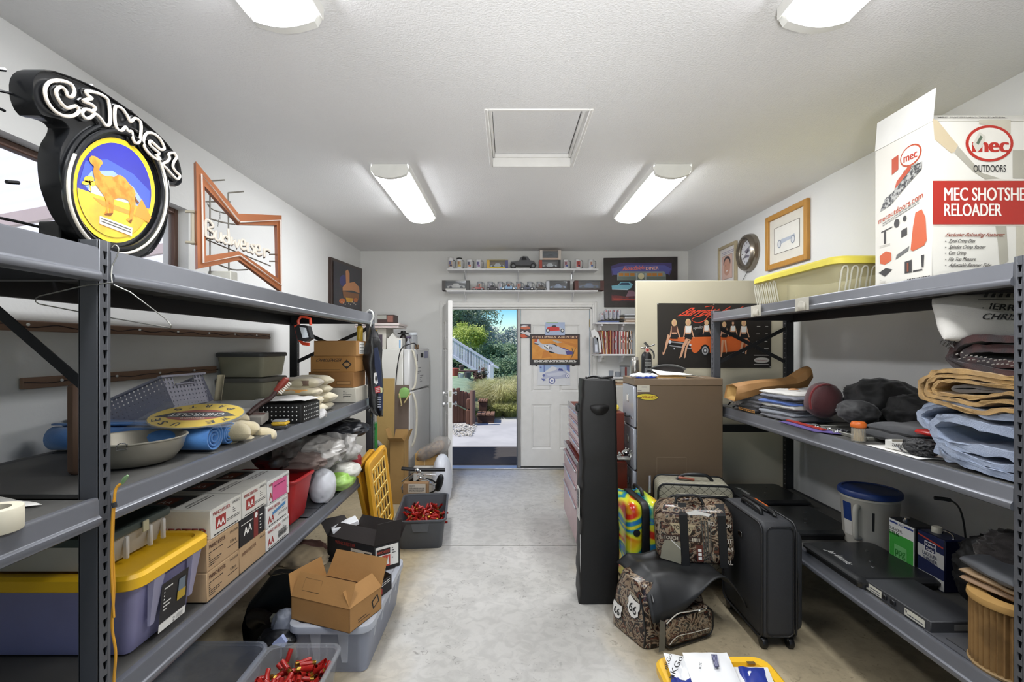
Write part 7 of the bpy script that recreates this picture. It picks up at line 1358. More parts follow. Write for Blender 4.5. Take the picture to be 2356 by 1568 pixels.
g = G(PAPER); f = Fr(M @ V(-.226, .14, .02), M.to_3x3() @ V(0, -1, 0), M.to_3x3() @ V(.075, 0, 1)); shield(g, f, .19, .155, .085, -.2); shield(g, f, .06, .08, .07, -.1); g.use(mt('c9c0a8')); g.pp(f, [(.16, .215), (.235, .20), (.235, .215), (.16, .23)], .003); g.use(INK); g.txt('ROUTE', f, (.165, .217), (.23, .203), (0, .010), .004, .01); t.p('print', g)
g = G(mt('6c6a60', .5)); f2 = Fr(M @ V(-.16, -.203, .02), M.to_3x3() @ V(1, 0, 0), (0, 0, 1)); g.pp(f2, [(-.02, .0), (.02, 0), (.022, .14), (-.01, .16)]); g.use(mt('c8c4b8')); pline(g, f2, [(.03, .13), (.10, .165), (.18, .16), (.3, .15)], .003); pline(g, f2, [(.05, .02), (.1, .05), (.2, .045), (.32, .04)], .002); t.p('trim', g)
g = G(CHROME); g.tube([M @ V(-.16, -.13, .27), M @ V(-.165, -.15, .24)], .005, 6); g.box((.08, -.212, .16), (.13, -.204, .175), .002, M); t.p('zipper_pull', g); t.fin()
# black jacket between the bags
g = G(mt('222324', .5)); Mj = RZ((.93, 2.72, .30), R(14))
def jk(u, v):
    x = -.26+.56*u; y = -.22+.40*v; z = .034+.012*math.sin(u*7+v*3)+.02*noise.noise(V(u*4, v*4, 7)); e_ = max(0, .35-v); z -= e_*e_*1.1*(.6+.7*math.sin(u*5.5+.6)); e2 = max(0, u-.78); z -= e2*.55; e3 = max(0, .12-u); z -= e3*.4; return Mj @ V(x, y, z)
g.grid(jk, 34, 24); one('black_jacket', g, 'black leather jacket draped over the lower printed travel bag', 'jacket', solid=.008, angle=70)
# upper bag
t = T('travel_bag', 'upper collage printed travel bag with black straps, resting on the jacket', 'bag'); M = RZ((1.075, 2.80, .325), R(-14)) @ Matrix.Rotation(R(-3), 4, 'Y')
g = G(mb); rbox(g, M, .42, .22, .33, .07, .05, lift=0); t.p('body', g, angle=60)
for x in (-.055, .145):
    g = G(mt('101011', .7)); g.box((x-.022, -.116, .0), (x+.022, -.1105, .29), .002, M); g.ext([M @ V(x-.022, -.113, .285), M @ V(x+.022, -.113, .285), M @ V(x+.022, -.07, .338), M @ V(x-.022, -.07, .338)], M.to_3x3() @ V(0, 0, .004)); t.p('strap', g)
g = G(mt('101011', .6)); g.tube(smooth_pts([M @ V(-.09, -.07, .335), M @ V(-.07, -.06, .375), M @ V(.03, -.06, .38), M @ V(.06, -.07, .335)], 4), .008, 8); t.p('handle', g)
g = G(mb); g.blob(M @ V(-.0, -.05, .355), (.13, .04, .035), .9); t.p('handle_wrap', g)
f = Fr(M @ V(-.21, -.1105, 0), M.to_3x3() @ V(1, 0, 0), M.to_3x3() @ V(0, 0, 1)); g = G(mt('b8a888', .4)); g.pp(f, [(.08, .24), (.22, .235), (.185, .175), (.125, .18)]); g.use(INK); g.txt('TO', f, (.10, .205), (.13, .205), (0, .022), .002, .03); g.txt('ST', f, (.18, .195), (.205, .195), (0, .022), .002, .03)
g.use(mt('3a2c28', .4)); g.pp(f, [(.04, .175), (.24, .165), (.24, .135), (.04, .145)], .001); g.use(mt('c8c0ac')); g.txt('TOUCH', f, (.045, .149), (.12, .146), (0, .018), .002, .02); g.txt('-IIII', f, (.18, .142), (.235, .14), (0, .018), .002, .02)
g.use(mt('8e8a78', .4)); g.pp(f, [(.02, .04), (.13, .01), (.14, .13), (.05, .145), (.03, .10)], .0006); g.use(PAPER); g.pp(f, [(.08, .145), (.14, .085), (.142, .088), (.083, .148)], .002); g.use(mt('4c4c48', .4))
for i in range(4): g.pp(f, [(.245+i*.016, .26-i*.004), (.252+i*.016, .26-i*.004), (.262+i*.010, .04), (.256+i*.010, .04)], .001)
g.use(mt('c4bcb0')); g.txt('RO', f, (.285, .235), (.315, .23), (0, .022), .002, .03); g.txt('OFF', f, (.37, .225), (.405, .22), (0, .02), .002, .03); g.txt('TE', f, (.375, .135), (.405, .135), (0, .026), .002, .03); g.txt('AS', f, (.375, .095), (.405, .095), (0, .02), .002, .03); g.txt('RL', f, (.37, .02), (.40, .02), (0, .024), .002, .03)
g.use(mt('5c2a20', .4)); g.rc(f, .215, .03, .25, .12, .001); g.use(PAPER); 
for i in range(3): g.rc(f, .224, .04+i*.022, .242, .056+i*.022, .002)
g.use(PAPER); g.pp(f, [(.17, .30), (.22, .315), (.30, .295), (.29, .28), (.24, .29), (.19, .285)], .001); t.p('print', g); t.fin()
# dark grey suitcase
t = T('grey_suitcase', 'large dark grey soft suitcase with spinner wheels by the right shelving', 'suitcase'); M = RZ((1.383, 2.69, .05), R(90)); DG = mt('323336', .6, bump=.15, sc_=30)
g = G(DG); rbox(g, M, .46, .17, .60, .045, .022); t.p('body', g); g = G(DG); rbox(g, M @ Matrix.Translation(V(-.0, -.115, .02)), .40, .05, .52, .05, .02); t.p('front_pocket', g)
g = G(mt('1c1c1e', .5)); g.tube([V(1.305+p.x+.079, 2.456, p.y+.355) for p in rr(.135, .56, .03, 0)], .003, 6, True); g.tube([M @ V(p.x, .088, p.y+.30) for p in rr(.45, .59, .045, 0)], .005, 6, True); g.tube([M @ V(p.x, -.088, p.y+.30) for p in rr(.45, .59, .045, 0)], .005, 6, True); t.p('piping', g)
g = G(BLACK); g.tube(smooth_pts([V(1.36, 2.60, .652), V(1.36, 2.62, .675), V(1.36, 2.78, .675), V(1.36, 2.80, .652)], 4), .012, 8); g.tube(smooth_pts([V(1.41, 2.56, .652), V(1.41, 2.58, .67), V(1.41, 2.86, .67), V(1.41, 2.88, .652)], 4), .010, 8); g.box((1.40, 2.62, .652), (1.45, 2.88, .665), .005); t.p('handle', g)
g = G(mt('c8662e', .4, .3)); g.box((1.405, 2.66, .668), (1.435, 2.80, .676), .003); t.p('bronze_plate', g)
g = G(CHROME); g.box((1.283, 2.66, .50), (1.287, 2.70, .53), .001, None); t.p('badge', g)
g = G(BLACK); g.tube([V(1.478, 2.47, .12), V(1.482, 2.466, .35), V(1.47, 2.50, .60)], .005, 6); t.p('pull_tab', g)
for x in (1.315, 1.45):
    for y in (2.50, 2.87): g = G(mt('0f0f10', .4)); g.lathe([(.001, -.013), (.026, -.013), (.028, -.006), (.028, .006), (.026, .013), (.001, .013)], seg=18, M=X3((x, y-.01, .028), V(0, 1, 0), V(1, 0, .0))); g.box((x-.018, y-.022, .035), (x+.018, y+.018, .055), .004); t.p('caster', g)
t.fin()
# yellow-lidded tote at the bottom edge with mailers
t = lidded_box('storage_tote', .575, .98, 1.28, 1.86, 0, .325, mt('a9a6a0', .35, kind='clear', alpha=.7), None, 'yellow lidded tote at the bottom edge carrying plastic mailers', 'tote')
g = G(TYEL); cx_, cy_, w_, d = .777, 1.57, .425, .60
g.loft([rr(w_, d, .06, .315, cx_, cy_), rr(w_+.012, d+.012, .06, .32, cx_, cy_), rr(w_+.012, d+.012, .06, .345, cx_, cy_), rr(w_-.008, d-.008, .05, .353, cx_, cy_), rr(w_-.07, d-.07, .04, .353, cx_, cy_), rr(w_-.085, d-.085, .035, .338, cx_, cy_)]); g.use(mt('5c4410', .6)); g.box((.905, 1.822, .3535), (.935, 1.838, .3542)); t.p('lid', g); t.fin()
fZ = Pl((0, 0, .372), (0, 0, 1)); fZ2 = Pl((0, 0, .362), (0, 0, 1))
def mailer(g, f, pts, amp=.010, seed=1):
    a, b_, c_, d_ = [f(*p) for p in pts]; g.grid(lambda u, v: (a*(1-u)+b_*u)*(1-v)+(d_*(1-u)+c_*u)*v+V(0, 0, amp*(noise.noise(V(u*3, v*3, seed))+1.2*(1-abs(2*u-1)**4)*(1-abs(2*v-1)**4))), 18, 14)
g = G(mt('e2e3e4', .3)); mailer(g, fZ2, [(1640, 1532), (1766, 1534), (1830, 1680), (1660, 1680)], .008, 3); g.use(mt('27388c', .3)); mailer(g, Pl((0, 0, .366), (0, 0, 1)), [(1698, 1533), (1757, 1535), (1806, 1668), (1730, 1668)], .008, 3); one('plastic_mailer', g, 'white plastic mailer with a big dark blue panel, right one on the yellow lid', 'mailer', angle=70)
g = G(mt('27388c', .3)); mailer(g, fZ, [(1545, 1550), (1600, 1556), (1640, 1690), (1530, 1690)], .010, 6); one('plastic_mailer', g, 'crumpled blue plastic mailer at the left on the yellow lid', 'mailer', angle=70)
t = T('plastic_mailer', 'large white plastic mailer with black lettering, uppermost on the yellow lid', 'mailer'); fM = Pl((0, 0, .390), (0, 0, 1)); fN = Pl((0, 0, .4), (0, 0, 1))
g = G(mt('e6e7e8', .3)); mailer(g, fM, [(1570, 1500), (1672, 1500), (1745, 1660), (1620, 1660)], .006, 2); mailer(g, Pl((0, 0, .378), (0, 0, 1)), [(1526, 1500), (1600, 1512), (1640, 1590), (1544, 1552)], .008, 8); t.p('film', g, angle=70)
fS = Pl((0, 0, .4075), (0, 0, 1)); g = G(INK); g.txt('nKGo', fS, (1548, 1562), (1572, 1512), (-12, -6), 0, .01); g.txt('nKGo', fS, (1536, 1540), (1546, 1506), (-9, -5), 0, .01); g.txt('RIX', fS, (1613, 1538), (1615, 1524), (-5.5, -1.2), 0, .01); g.use(mt('2a2c50')); g.pp(fS, [(1636, 1504), (1650, 1504.5), (1655, 1533), (1645, 1535)], 0); g.use(mt('9a9cb8')); 
for k in range(4): g.pp(fS, [(1639+k*3.4, 1507), (1640+k*3.4, 1507), (1647+k*1.9, 1532), (1646+k*1.9, 1532)], .0006)
t.p('print', g); t.fin()
# ---------------- upper right shelf
ZR = 1.814
t = T('reloader_box', 'tall white and red printed box with an open flap on the right top shelf', 'box'); BW = mt('e2dfd6', .6, amt=.02); bxx, bxy, bxh = 1.62, 1.844, .60
g = G(BW); g.box((bxx, bxy, ZR), (2.10, 2.133, ZR+bxh), .003); t.p('body', g)
g = G(mt('e6e5e0', .6)); g.ext([V(bxx, 2.133, ZR+bxh), V(bxx, bxy, ZR+bxh), V(bxx+.01, bxy-.002, ZR+bxh+.125), V(bxx+.01, 2.133, ZR+bxh+.125)], (.003, 0, 0)); t.p('flap', g)
g = G(BW); g.ext([V(bxx+.006, bxy, ZR+bxh), V(2.10, bxy, ZR+bxh), V(2.08, bxy+.07, ZR+bxh+.055), V(bxx+.02, bxy+.07, ZR+bxh+.055)], (0, .003, 0)); f = Fr((bxx+.006, bxy-.001, ZR+bxh), (1, 0, 0), (0, .07, .055)); g.use(mt('3a3430')); g.txt('MEC SHOTSHELL RELOADER', f, (.05, .035), (.31, .035), (0, .02), .0016, .015); t.p('flap', g)
f = wy(bxy-.0006); g = G(mt('c9b99a', .6)); g.pp(f, [(2146, 273), (2158, 278), (2190, 318), (2204, 334), (2196, 350), (2188, 352), (2150, 320)]); g.use(mt('aeaa9c', .6)); g.pp(f, [(2204, 336), (2230, 365), (2260, 398), (2300, 410), (2266, 412), (2240, 395), (2196, 352)]); g.pp(f, [(2330, 345), (2400, 345), (2400, 410), (2330, 410)]); g.pp(f, [(2290, 520), (2315, 520), (2320, 600), (2300, 612), (2296, 560)]); g.use(mt('c4beac', .6)); g.pp(f, [(2252, 275), (2325, 275), (2325, 345), (2300, 345), (2290, 290), (2252, 285)]); g.pp(f, [(2338, 520), (2400, 520), (2400, 610), (2338, 610)])
g.use(mt('b62c1e', .5, amt=.02)); g.el(f, 2276, 330, 55, 42, .001, 40); g.use(mt('e4e0d6')); g.el(f, 2276, 330, 48, 36, .0015, 40); g.use(mt('b62c1e')); g.txt('mec', f, (2238, 350), (2318, 350), 34, .002, .05); g.use(mt('d0ccc0')); g.pp(f, [(2236, 332), (2252, 304), (2266, 314), (2258, 338), (2246, 352)], .003); g.use(mt('5c6a58')); g.pp(f, [(2244, 330), (2254, 312), (2259, 316), (2249, 334)], .0036)
g.use(INK); g.txt('OUTDOORS', f, (2239, 395), (2313, 395), 15, .002, .01)
g.use(mt('b02a1e', .5, amt=.03)); g.rc(f, 2145.5, 416, 2430, 516, .001); g.use(mt('e8d8cc')); g.rc(f, 2145.5, 413, 2400, 414, .001); g.rc(f, 2145.5, 517.5, 2400, 519, .001); g.use(mt('f2ece4')); g.txt('MEC SHOTSHELL', f, (2172, 461), (2386, 461), 29, .002, .03); g.txt('RELOADER', f, (2172, 497), (2303, 497), 29, .002, .03)
g.use(mt('8c3a24')); g.txt('Exclusive Reloading Features:', f, (2173, 544), (2306, 544), 9, .002, .02, .6); g.use(mt('3a3632'))
for i, (s1, x1) in enumerate((('Zytel Crimp Dies', 2241), ('Spindex Crimp Starter', 2264), ('Cam Crimp', 2221), ('Flip Top Measure', 2243), ('Adjustable Rammer Tube', 2277))): g.txt(s1, f, (2181, 558+i*13.8), (x1, 558+i*13.8), 8, .002, .015, .6); g.el(f, 2175, 555+i*13.8, 1.4, 1.4, .002, 8)
t.p('print', g)
f = Fr((bxx-.0006, 2.133, ZR), (0, -1, 0), (0, 0, 1)); W_ = .289; H_ = .6; S = lambda px, py: (px*W_, py*H_)      # left face, unit coordinates
def SP(pts, o=.001): g.pp(f, [S(*p) for p in pts], o)
g = G(mt('b4461f')); g.el(f, *S(.66, .845), .052, .042, .001); g.use(BW); g.el(f, *S(.66, .845), .046, .036, .0016); g.use(mt('b4361f')); g.txt('mec', f, S(.55, .815), S(.77, .815), (0, .034), .0022, .04); g.use(INK); g.txt('OUTDOORS', f, S(.54, .745), S(.78, .76), (0, .011), .0012, .005)
g.use(mt('ba4a28', .4)); SP([(.33, .77), (.45, .79), (.45, .89), (.33, .88)]); SP([(.38, .66), (.66, .75), (.68, .80), (.42, .71)], .0014); g.use(mt('3c3c3e', h2='b4b4b0', sc_=90, kind='pellets')); SP([(.10, .54), (.30, .56), (.62, .66), (.84, .72), (.85, .77), (.72, .77), (.40, .66), (.20, .62)]); g.use(mt('b4461f')); g.txt('mecoutdoors.com', f, S(.08, .455), S(.86, .535), (0, .024), .0012, .01); g.use(mt('8a8a88')); g.lines(f, *S(.16, .43), *S(.80, .46), 2, 1, .0012, 3, .25)
g.use(mt('cc6038', .5)); SP([(.66, .21), (.70, .36), (.74, .45), (.84, .46), (.90, .40), (.92, .25), (.88, .22), (.70, .20)]); SP([(.10, .22), (.22, .245), (.32, .225), (.32, .17), (.20, .15), (.11, .165)]); g.use(mt('3c3a3a')); SP([(.18, .30), (.22, .30), (.22, .39), (.18, .39)]); SP([(.13, .385), (.34, .40), (.34, .408), (.13, .393)]); g.el(f, *S(.42, .42), .014, .018, .001); g.el(f, *S(.56, .435), .009, .012, .001); SP([(.50, .31), (.60, .32), (.60, .37), (.50, .36)]); SP([(.08, .10), (.22, .125), (.34, .105), (.20, .065)]); SP([(.56, .06), (.68, .06), (.68, .145), (.56, .14)]); SP([(.84, .08), (.87, .08), (.88, .16), (.83, .16)]); SP([(.70, .06), (.85, .06), (.85, .07), (.70, .07)]); g.use(mt('8a4a30')); SP([(.60, .07), (.63, .07), (.63, .13), (.60, .13)], .0016)
g.use(mt('6a6a68')); SP([(.40, .17), (.62, .21), (.64, .24), (.42, .20)]); g.use(mt('c8c4bc')); g.lines(f, *S(.10, .28), *S(.30, .30), 2, 1, .001, 3); g.lines(f, *S(.10, .02), *S(.40, .05), 3, .8, .001, 4); g.use(mt('3c3a38')); g.lines(f, *S(.60, .012), *S(.97, .03), 1, 1, .001, 7); t.p('print', g); t.fin()
t = T('storage_tote', 'clear tote with a translucent yellow lid on the right top shelf', 'tote'); g = G(mt('ece6c4', .25, kind='clear', alpha=.30)); cx_, cy_ = 1.86, 2.80; w_, d = .46, .80
g.loft([rr(w_*.86, d*.9, .04, ZR+.002, cx_, cy_), rr(w_*.88, d*.92, .05, ZR+.014, cx_, cy_), rr(w_, d, .05, ZR+.155, cx_, cy_), rr(w_-.01, d-.01, .05, ZR+.155, cx_, cy_), rr(w_*.86, d*.9, .045, ZR+.012, cx_, cy_)]); t.p('body', g)
g = G(mt('ecdc58', .35, kind='clear', alpha=.85)); g.loft([rr(w_, d, .05, ZR+.150, cx_, cy_), rr(w_+.035, d+.035, .065, ZR+.152, cx_, cy_), rr(w_+.035, d+.035, .065, ZR+.178, cx_, cy_), rr(w_+.01, d+.01, .06, ZR+.19, cx_, cy_), rr(w_-.05, d-.05, .05, ZR+.19, cx_, cy_), rr(w_-.06, d-.06, .05, ZR+.18, cx_, cy_)]); t.p('lid', g)
g = G(mt('e8e6da', .25, kind='clear', alpha=.6))
for i in range(5):
    x = 1.66+i*.05; g.tube(smooth_pts([V(x, 2.425, ZR+.015), V(x, 2.402, ZR+.12), V(x+.015, 2.398, ZR+.14), V(x+.03, 2.402, ZR+.12), V(x+.03, 2.425, ZR+.015)], 3), .004, 6)
for i in range(6):
    y = 2.95+i*.045; g.tube(smooth_pts([V(1.652, y, ZR+.015), V(1.632, y, ZR+.12), V(1.630, y+.012, ZR+.14), V(1.632, y+.024, ZR+.12), V(1.652, y+.024, ZR+.015)], 3), .004, 6)
t.p('rib', g); t.fin()
# ---------------- right wall pictures and clock
def rwall(pts, name, lab, cat, fcol, fw, inner):
    f = lambda x, y, o=0: atX(x, y, XR-.03)+V(-o, 0, 0); t = T(name, lab, cat); P = [f(*p) for p in pts]; c = sum(P, V(0, 0, 0))/4; y0, y1 = min(p.y for p in P), max(p.y for p in P); z0, z1 = min(p.z for p in P), max(p.z for p in P)
    z0, z1 = sum(sorted(p.z for p in P)[:2])/2, sum(sorted(p.z for p in P)[2:])/2
    m = mt(fcol, .45, h2=None, kind='wood', amt=.15)
    for a, b_ in (((y0, z0), (y0+fw, z1)), ((y1-fw, z0), (y1, z1)), ((y0+fw, z0), (y1-fw, z0+fw)), ((y0+fw, z1-fw), (y1-fw, z1))): g = G(m); g.box((XR-.03, a[0], a[1]), (XR-.001, b_[0], b_[1]), .004); t.p('frame', g)
    fr_ = Fr((XR-.012, y1-fw, z0+fw), (0, -1, 0), (0, 0, 1)); W_, H_ = y1-y0-2*fw, z1-z0-2*fw; g = G(mt('d8d4c8', .6)); g.box((XR-.012, y0+fw, z0+fw), (XR-.001, y1-fw, z1-fw)); inner(g, fr_, W_, H_); t.p('print', g); return t.fin()
def in_car(g, f, W_, H_):
    g.use(mt('4a4238')); g.rc(f, W_*.14, H_*.20, W_*.86, H_*.80); g.use(mt('e2e0d8')); g.rc(f, W_*.15, H_*.21, W_*.85, H_*.79, .001); g.use(mt('b0b8c4')); g.pp(f, [(W_*.27, H_*.42), (W_*.36, H_*.50), (W_*.62, H_*.50), (W_*.72, H_*.52), (W_*.74, H_*.44), (W_*.50, H_*.42), (W_*.36, H_*.40)], .0016)
    for x in (.30, .68): g.use(mt('8a929e')); g.el(f, W_*x, H_*.41, .028, .034, .002); g.use(mt('d4d6d8')); g.el(f, W_*x, H_*.41, .020, .025, .0024)
rwall([(1760, 501), (1856, 456), (1856, 597), (1762, 622)], 'framed_drawing', 'oak framed drawing of a pale blue vintage car on the right wall', 'picture', 'b8863e', .045, in_car)
def in_boy(g, f, W_, H_):
    g.use(mt('dcd8d6')); g.rc(f, .0, .0, W_, H_); g.use(mt('8a7468')); g.rc(f, W_*.12, H_*.15, W_*.82, H_*.80, .001); g.use(mt('d8b8ac')); g.rc(f, W_*.14, H_*.16, W_*.80, H_*.79, .0014); g.use(mt('4c4448')); g.el(f, W_*.46, H_*.60, W_*.24, H_*.17, .002); g.use(mt('c89a86')); g.el(f, W_*.46, H_*.48, W_*.22, H_*.23, .0026); g.use(mt('6a4c42'))
    for x in (.38, .54): g.el(f, W_*x, H_*.52, W_*.025, H_*.012, .003, 8)
    g.use(mt('e8dcd8')); g.el(f, W_*.46, H_*.37, W_*.07, H_*.02, .003, 10); g.use(mt('8a84a0')); g.lines(f, W_*.1, H_*.84, W_*.9, H_*.93, 2, 1, .001, 3)
rwall([(1651, 570), (1691, 554), (1691, 652), (1652, 668)], 'framed_photo', 'beaded framed photo of a smiling child on the right wall', 'picture', 'b0a284', .03, in_boy)
t = T('wall_clock', 'round brushed steel wall clock between the two pictures on the right wall', 'clock'); c = atX(1722, 580, XR-.03); Mx = X3((XR-.001, c.y+.02, c.z), V(0, 1, 0), V(-1, 0, 0)); rc_ = .175
g = G(mt('8a8276', .25, .85)); g.lathe([(rc_, 0), (rc_, .02), (rc_*.97, .03), (rc_*.98, .04), (rc_*.92, .06), (rc_*.80, .072), (rc_*.72, .066), (rc_*.70, .05), (rc_*.66, .045), (rc_*.64, .03), (.001, .03)], seg=48, M=Mx); t.p('housing', g)
g = G(mt('c8c8cc', .3)); fr_ = Fr(Mx @ V(0, 0, .031), (0, -1, 0), (0, 0, 1)); g.el(fr_, 0, 0, rc_*.64, rc_*.64, .001, 36); g.use(INK)
for k in range(12): a = R(k*30); g.pp(fr_, [(math.cos(a)*.085-math.sin(a)*.004, math.sin(a)*.085+math.cos(a)*.004), (math.cos(a)*.10-math.sin(a)*.004, math.sin(a)*.10+math.cos(a)*.004), (math.cos(a)*.10+math.sin(a)*.004, math.sin(a)*.10-math.cos(a)*.004), (math.cos(a)*.085+math.sin(a)*.004, math.sin(a)*.085-math.cos(a)*.004)], .002)
g.use(mt('6c6874')); g.pp(fr_, [(-.05, .02), (.02, .045), (.05, .01), (-.01, -.01)], .002); g.pp(fr_, [(-.06, -.04), (.03, -.05), (.05, -.03), (-.02, -.02)], .002); t.p('dial', g); g = G(INK); g.pp(fr_, [(-.004, 0), (.004, 0), (.05, .05), (.046, .053)], .004); g.pp(fr_, [(0, -.004), (.004, .004), (-.07, -.055), (-.073, -.05)], .005); t.p('hands', g); t.fin()
g = G(mt('4a4644', .5)); g.tube(smooth_pts([V(XR-.01, c.y+.06, c.z-.17), V(XR-.012, c.y+.12, c.z-.22), V(XR-.01, c.y+.2, c.z-.30), V(XR-.01, c.y+.22, c.z-.5)], 5), .0025, 5); one('clock_cord', g, 'thin cord hanging down from the wall clock', 'cord')
# ---------------- right middle shelf
ZQ = 1.111
def slab(name, c, sz, h, lab, cat='clothing', group=None, rz=0, h2=None, seed=0, p=7, amp=.006, kind='cloth', rough=.85):
    g = G(mt(h, rough, kind=kind, h2=h2, sc_=8)); g.pillow(c, sz, Matrix.Rotation(rz, 3, 'Z'), amp, seed, 16, p, 10); return one(name, g, lab, cat, group, angle=60)
z = ZQ+.014; grp = 'folded shirts on the right middle shelf'
for i, (h, hh, w_, d, lab) in enumerate((('5a5a60', .026, .26, .34, 'dark grey folded shirt, bottom of the front pile'), ('7a7e86', .026, .27, .33, 'blue grey folded shirt, second in the front pile'), ('3a3c42', .022, .26, .32, 'charcoal folded shirt, third in the front pile'), ('a8a6a0', .022, .25, .33, 'pale grey folded shirt, fourth in the front pile'), ('3c5a9c', .022, .27, .34, 'bright blue folded shirt near the middle of the front pile'), ('34363c', .018, .25, .32, 'black folded shirt above the bright blue one'), ('70727c', .020, .26, .33, 'slate folded shirt, second from the top'), ('cfccc6', .024, .26, .33, 'white folded shirt with orange print, top of the front pile'))):
    slab('folded_shirt', (1.745+.006*(i % 3), 2.94+.01*((i*2) % 3), z+hh/2-.012), (w_, d, hh+.008), h, lab, group=grp, rz=.1+.05*(i % 3), seed=i); z += hh*.93
f_ = Fr((1.66, 2.84, z+.0), (1, .1, 0), (-.1, 1, 0)); g = G(mt('c8843c', .7)); g.pp(f_, [(.02, .05), (.07, .03), (.11, .07), (.06, .10)], .003); g.pp(f_, [(.08, .12), (.12, .10), (.13, .14)], .003); one('shirt_print', g, 'orange printed patch on the white folded shirt', 'print', solid=.001)
z = ZQ+.012
for i, (h, hh, lab) in enumerate((('2c2a2e', .03, 'black folded shirt with a red and gold printed edge at the shelf edge'), ('4a4a4e', .03, 'dark folded shirt, second of the low rear pile'), ('55555a', .028, 'grey folded shirt, third of the low rear pile'), ('3e3e42', .028, 'charcoal folded shirt, top of the low rear pile'))):
    slab('folded_shirt', (1.755, 3.32, z+hh/2-.01), (.28, .32, hh+.008), h, lab, group=grp, rz=.08*i, seed=i+20); z += hh*.9
g = G(mt('b07a3a', .6)); f_ = Fr((1.605, 3.36, ZQ+.008), (0, -1, 0), (0, 0, 1)); g.lines(f_, .0, .0, .22, .02, 2, 1, .003, 3, th=.7); one('shirt_print', g, 'gold printed strip on the black shirt edge', 'print', solid=.001)
# paper bag
g = G(mt('9a7040', .7, kind='card', bump=.2)); Y = 3.25
prof = [((1690, 923), (1696, 890)), ((1730, 912), (1722, 883)), ((1765, 898), (1762, 878)), ((1800, 893), (1800, 876)), ((1835, 893), (1832, 870)), ((1858, 890), (1852, 855)), ((1871, 868), (1866, 846))]
rings = []
for k, (a, b_) in enumerate(prof):
    A, B = at(*a, Y-.05*k/6), at(*b_, Y-.05*k/6); c = (A+B)/2; hgt = (B-A); dep = .16-.01*k
    rings.append([A+V(0, 0, 0), A+V(.01, dep*.5, .0), A+V(0, dep, .01), B+V(0, dep, 0), B+V(.004, dep*.5, .012), B+V(0, 0, 0), c+V(-.008, -.018, 0)])
g.loft(rings, False, False); g.use(mt('c09a5c', .7)); g.loft([[p+V(.004, .003, .0) for p in rings[0]], [p*.5+sum(rings[1], V(0, 0, 0))/7*.5 for p in rings[1]]], False, True); one('paper_bag', g, 'crumpled brown paper bag lying open on the folded shirts', 'paper bag', angle=15, solid=.001)
g = G(mt('cac4c0', .2, kind='clear', alpha=.7)); g.crum(at(1700, 918, 3.4), (.13, .14, .09), 5, .4); one('plastic_bag', g, 'small crumpled clear bag at the far end of the right middle shelf', 'bag', angle=20)
g = G(BLACK); g.tube(smooth_pts([at(1676, 930, 3.55), at(1685, 922, 3.5), at(1695, 930, 3.48), at(1686, 936, 3.5)], 4), .006, 6); one('black_cable', g, 'short black cable loop at the far end of the right middle shelf', 'cable')
# red cap, black pile
t = T('baseball_cap', 'dark red cap leaning against the black clothing heap', 'cap'); g = G(mt('3e0d11', .8, kind='cloth')); g.blob(at(1893, 920, 2.72), (.17, .17, .20), .85, .006, 12, 3, M=Matrix.Rotation(.35, 4, 'Y')); t.p('crown', g); g = G(mt('6a1417', .8, kind='cloth')); g.tube(smooth_pts([at(1866, 940, 2.64), at(1864, 915, 2.64), at(1876, 892, 2.64), at(1900, 884, 2.66), at(1922, 890, 2.7)], 4), .007, 6); t.p('brim_edge', g); t.fin()
bl = mt('0e0e10', .65, kind='cloth', bump=.2)
for i, (px, py, Y, sz, lab, nm) in enumerate(((1990, 925, 2.55, (.36, .36, .26), 'large black jacket heaped in the middle of the right shelf', 'black_jacket'), (1935, 950, 2.45, (.16, .24, .13), 'black shiny bag in front of the black jacket', 'black_bag'), (2075, 950, 2.35, (.3, .3, .20), 'black cloth heap at the near end of the jacket', 'black_cloth'))):
    g = G(bl); g.crum(at(px, py, Y)+V(.12, .05, 0), sz, i+3, .16, 1.5, e=.85); one(nm, g, lab, 'clothing', angle=60)
for i, (x0, x1, Y0, Y1, h, zz, lab) in enumerate(((1.70, 1.98, 2.02, 2.36, '2c2d2f', .03, 'dark grey folded cloth under the black heap'), (1.72, 2.0, 2.04, 2.34, '36373a', .062, 'grey folded cloth, upper of two by the quilt'))):
    slab('folded_cloth', ((x0+x1)/2, (Y0+Y1)/2, ZQ+zz), (x1-x0, Y1-Y0, .045), h, lab, 'cloth', seed=30+i)
# frame / tray, jar, papers, little box, keys
t = T('picture_frame', 'flat grey metal frame lying on the right middle shelf', 'frame'); c = (1.78, 2.38)
for a, b_ in (((1.655, 2.25), (1.675, 2.62)), ((1.93, 2.25), (1.95, 2.62)), ((1.675, 2.25), (1.93, 2.27)), ((1.675, 2.60), (1.93, 2.62))): g = G(mt('77766e', .45, .3)); g.box((a[0], a[1], ZQ), (b_[0], b_[1], ZQ+.018), .003); t.p('frame_bar', g)
g = G(mt('3c3c38', .6)); g.box((1.676, 2.271, ZQ), (1.929, 2.599, ZQ+.006)); t.p('backing', g); t.fin()
t = T('toothpick_jar', 'clear jar of toothpicks with an orange lid on the right middle shelf', 'jar'); c = V(1.628, 2.245, ZQ); g = G(mt('d8d4c8', .1, kind='clear', alpha=.28)); g.lathe([(.026, 0), (.0285, .003), (.0285, .062), (.026, .068)], c=c, seg=24); t.p('glass', g)
g = G(mt('cc6420', .4)); g.lathe([(.030, .066), (.032, .07), (.032, .082), (.026, .092), (.001, .095)], c=c, seg=24); t.p('lid', g)
g = G(mt('d0b47c', .7)); rnd = random.Random(5)
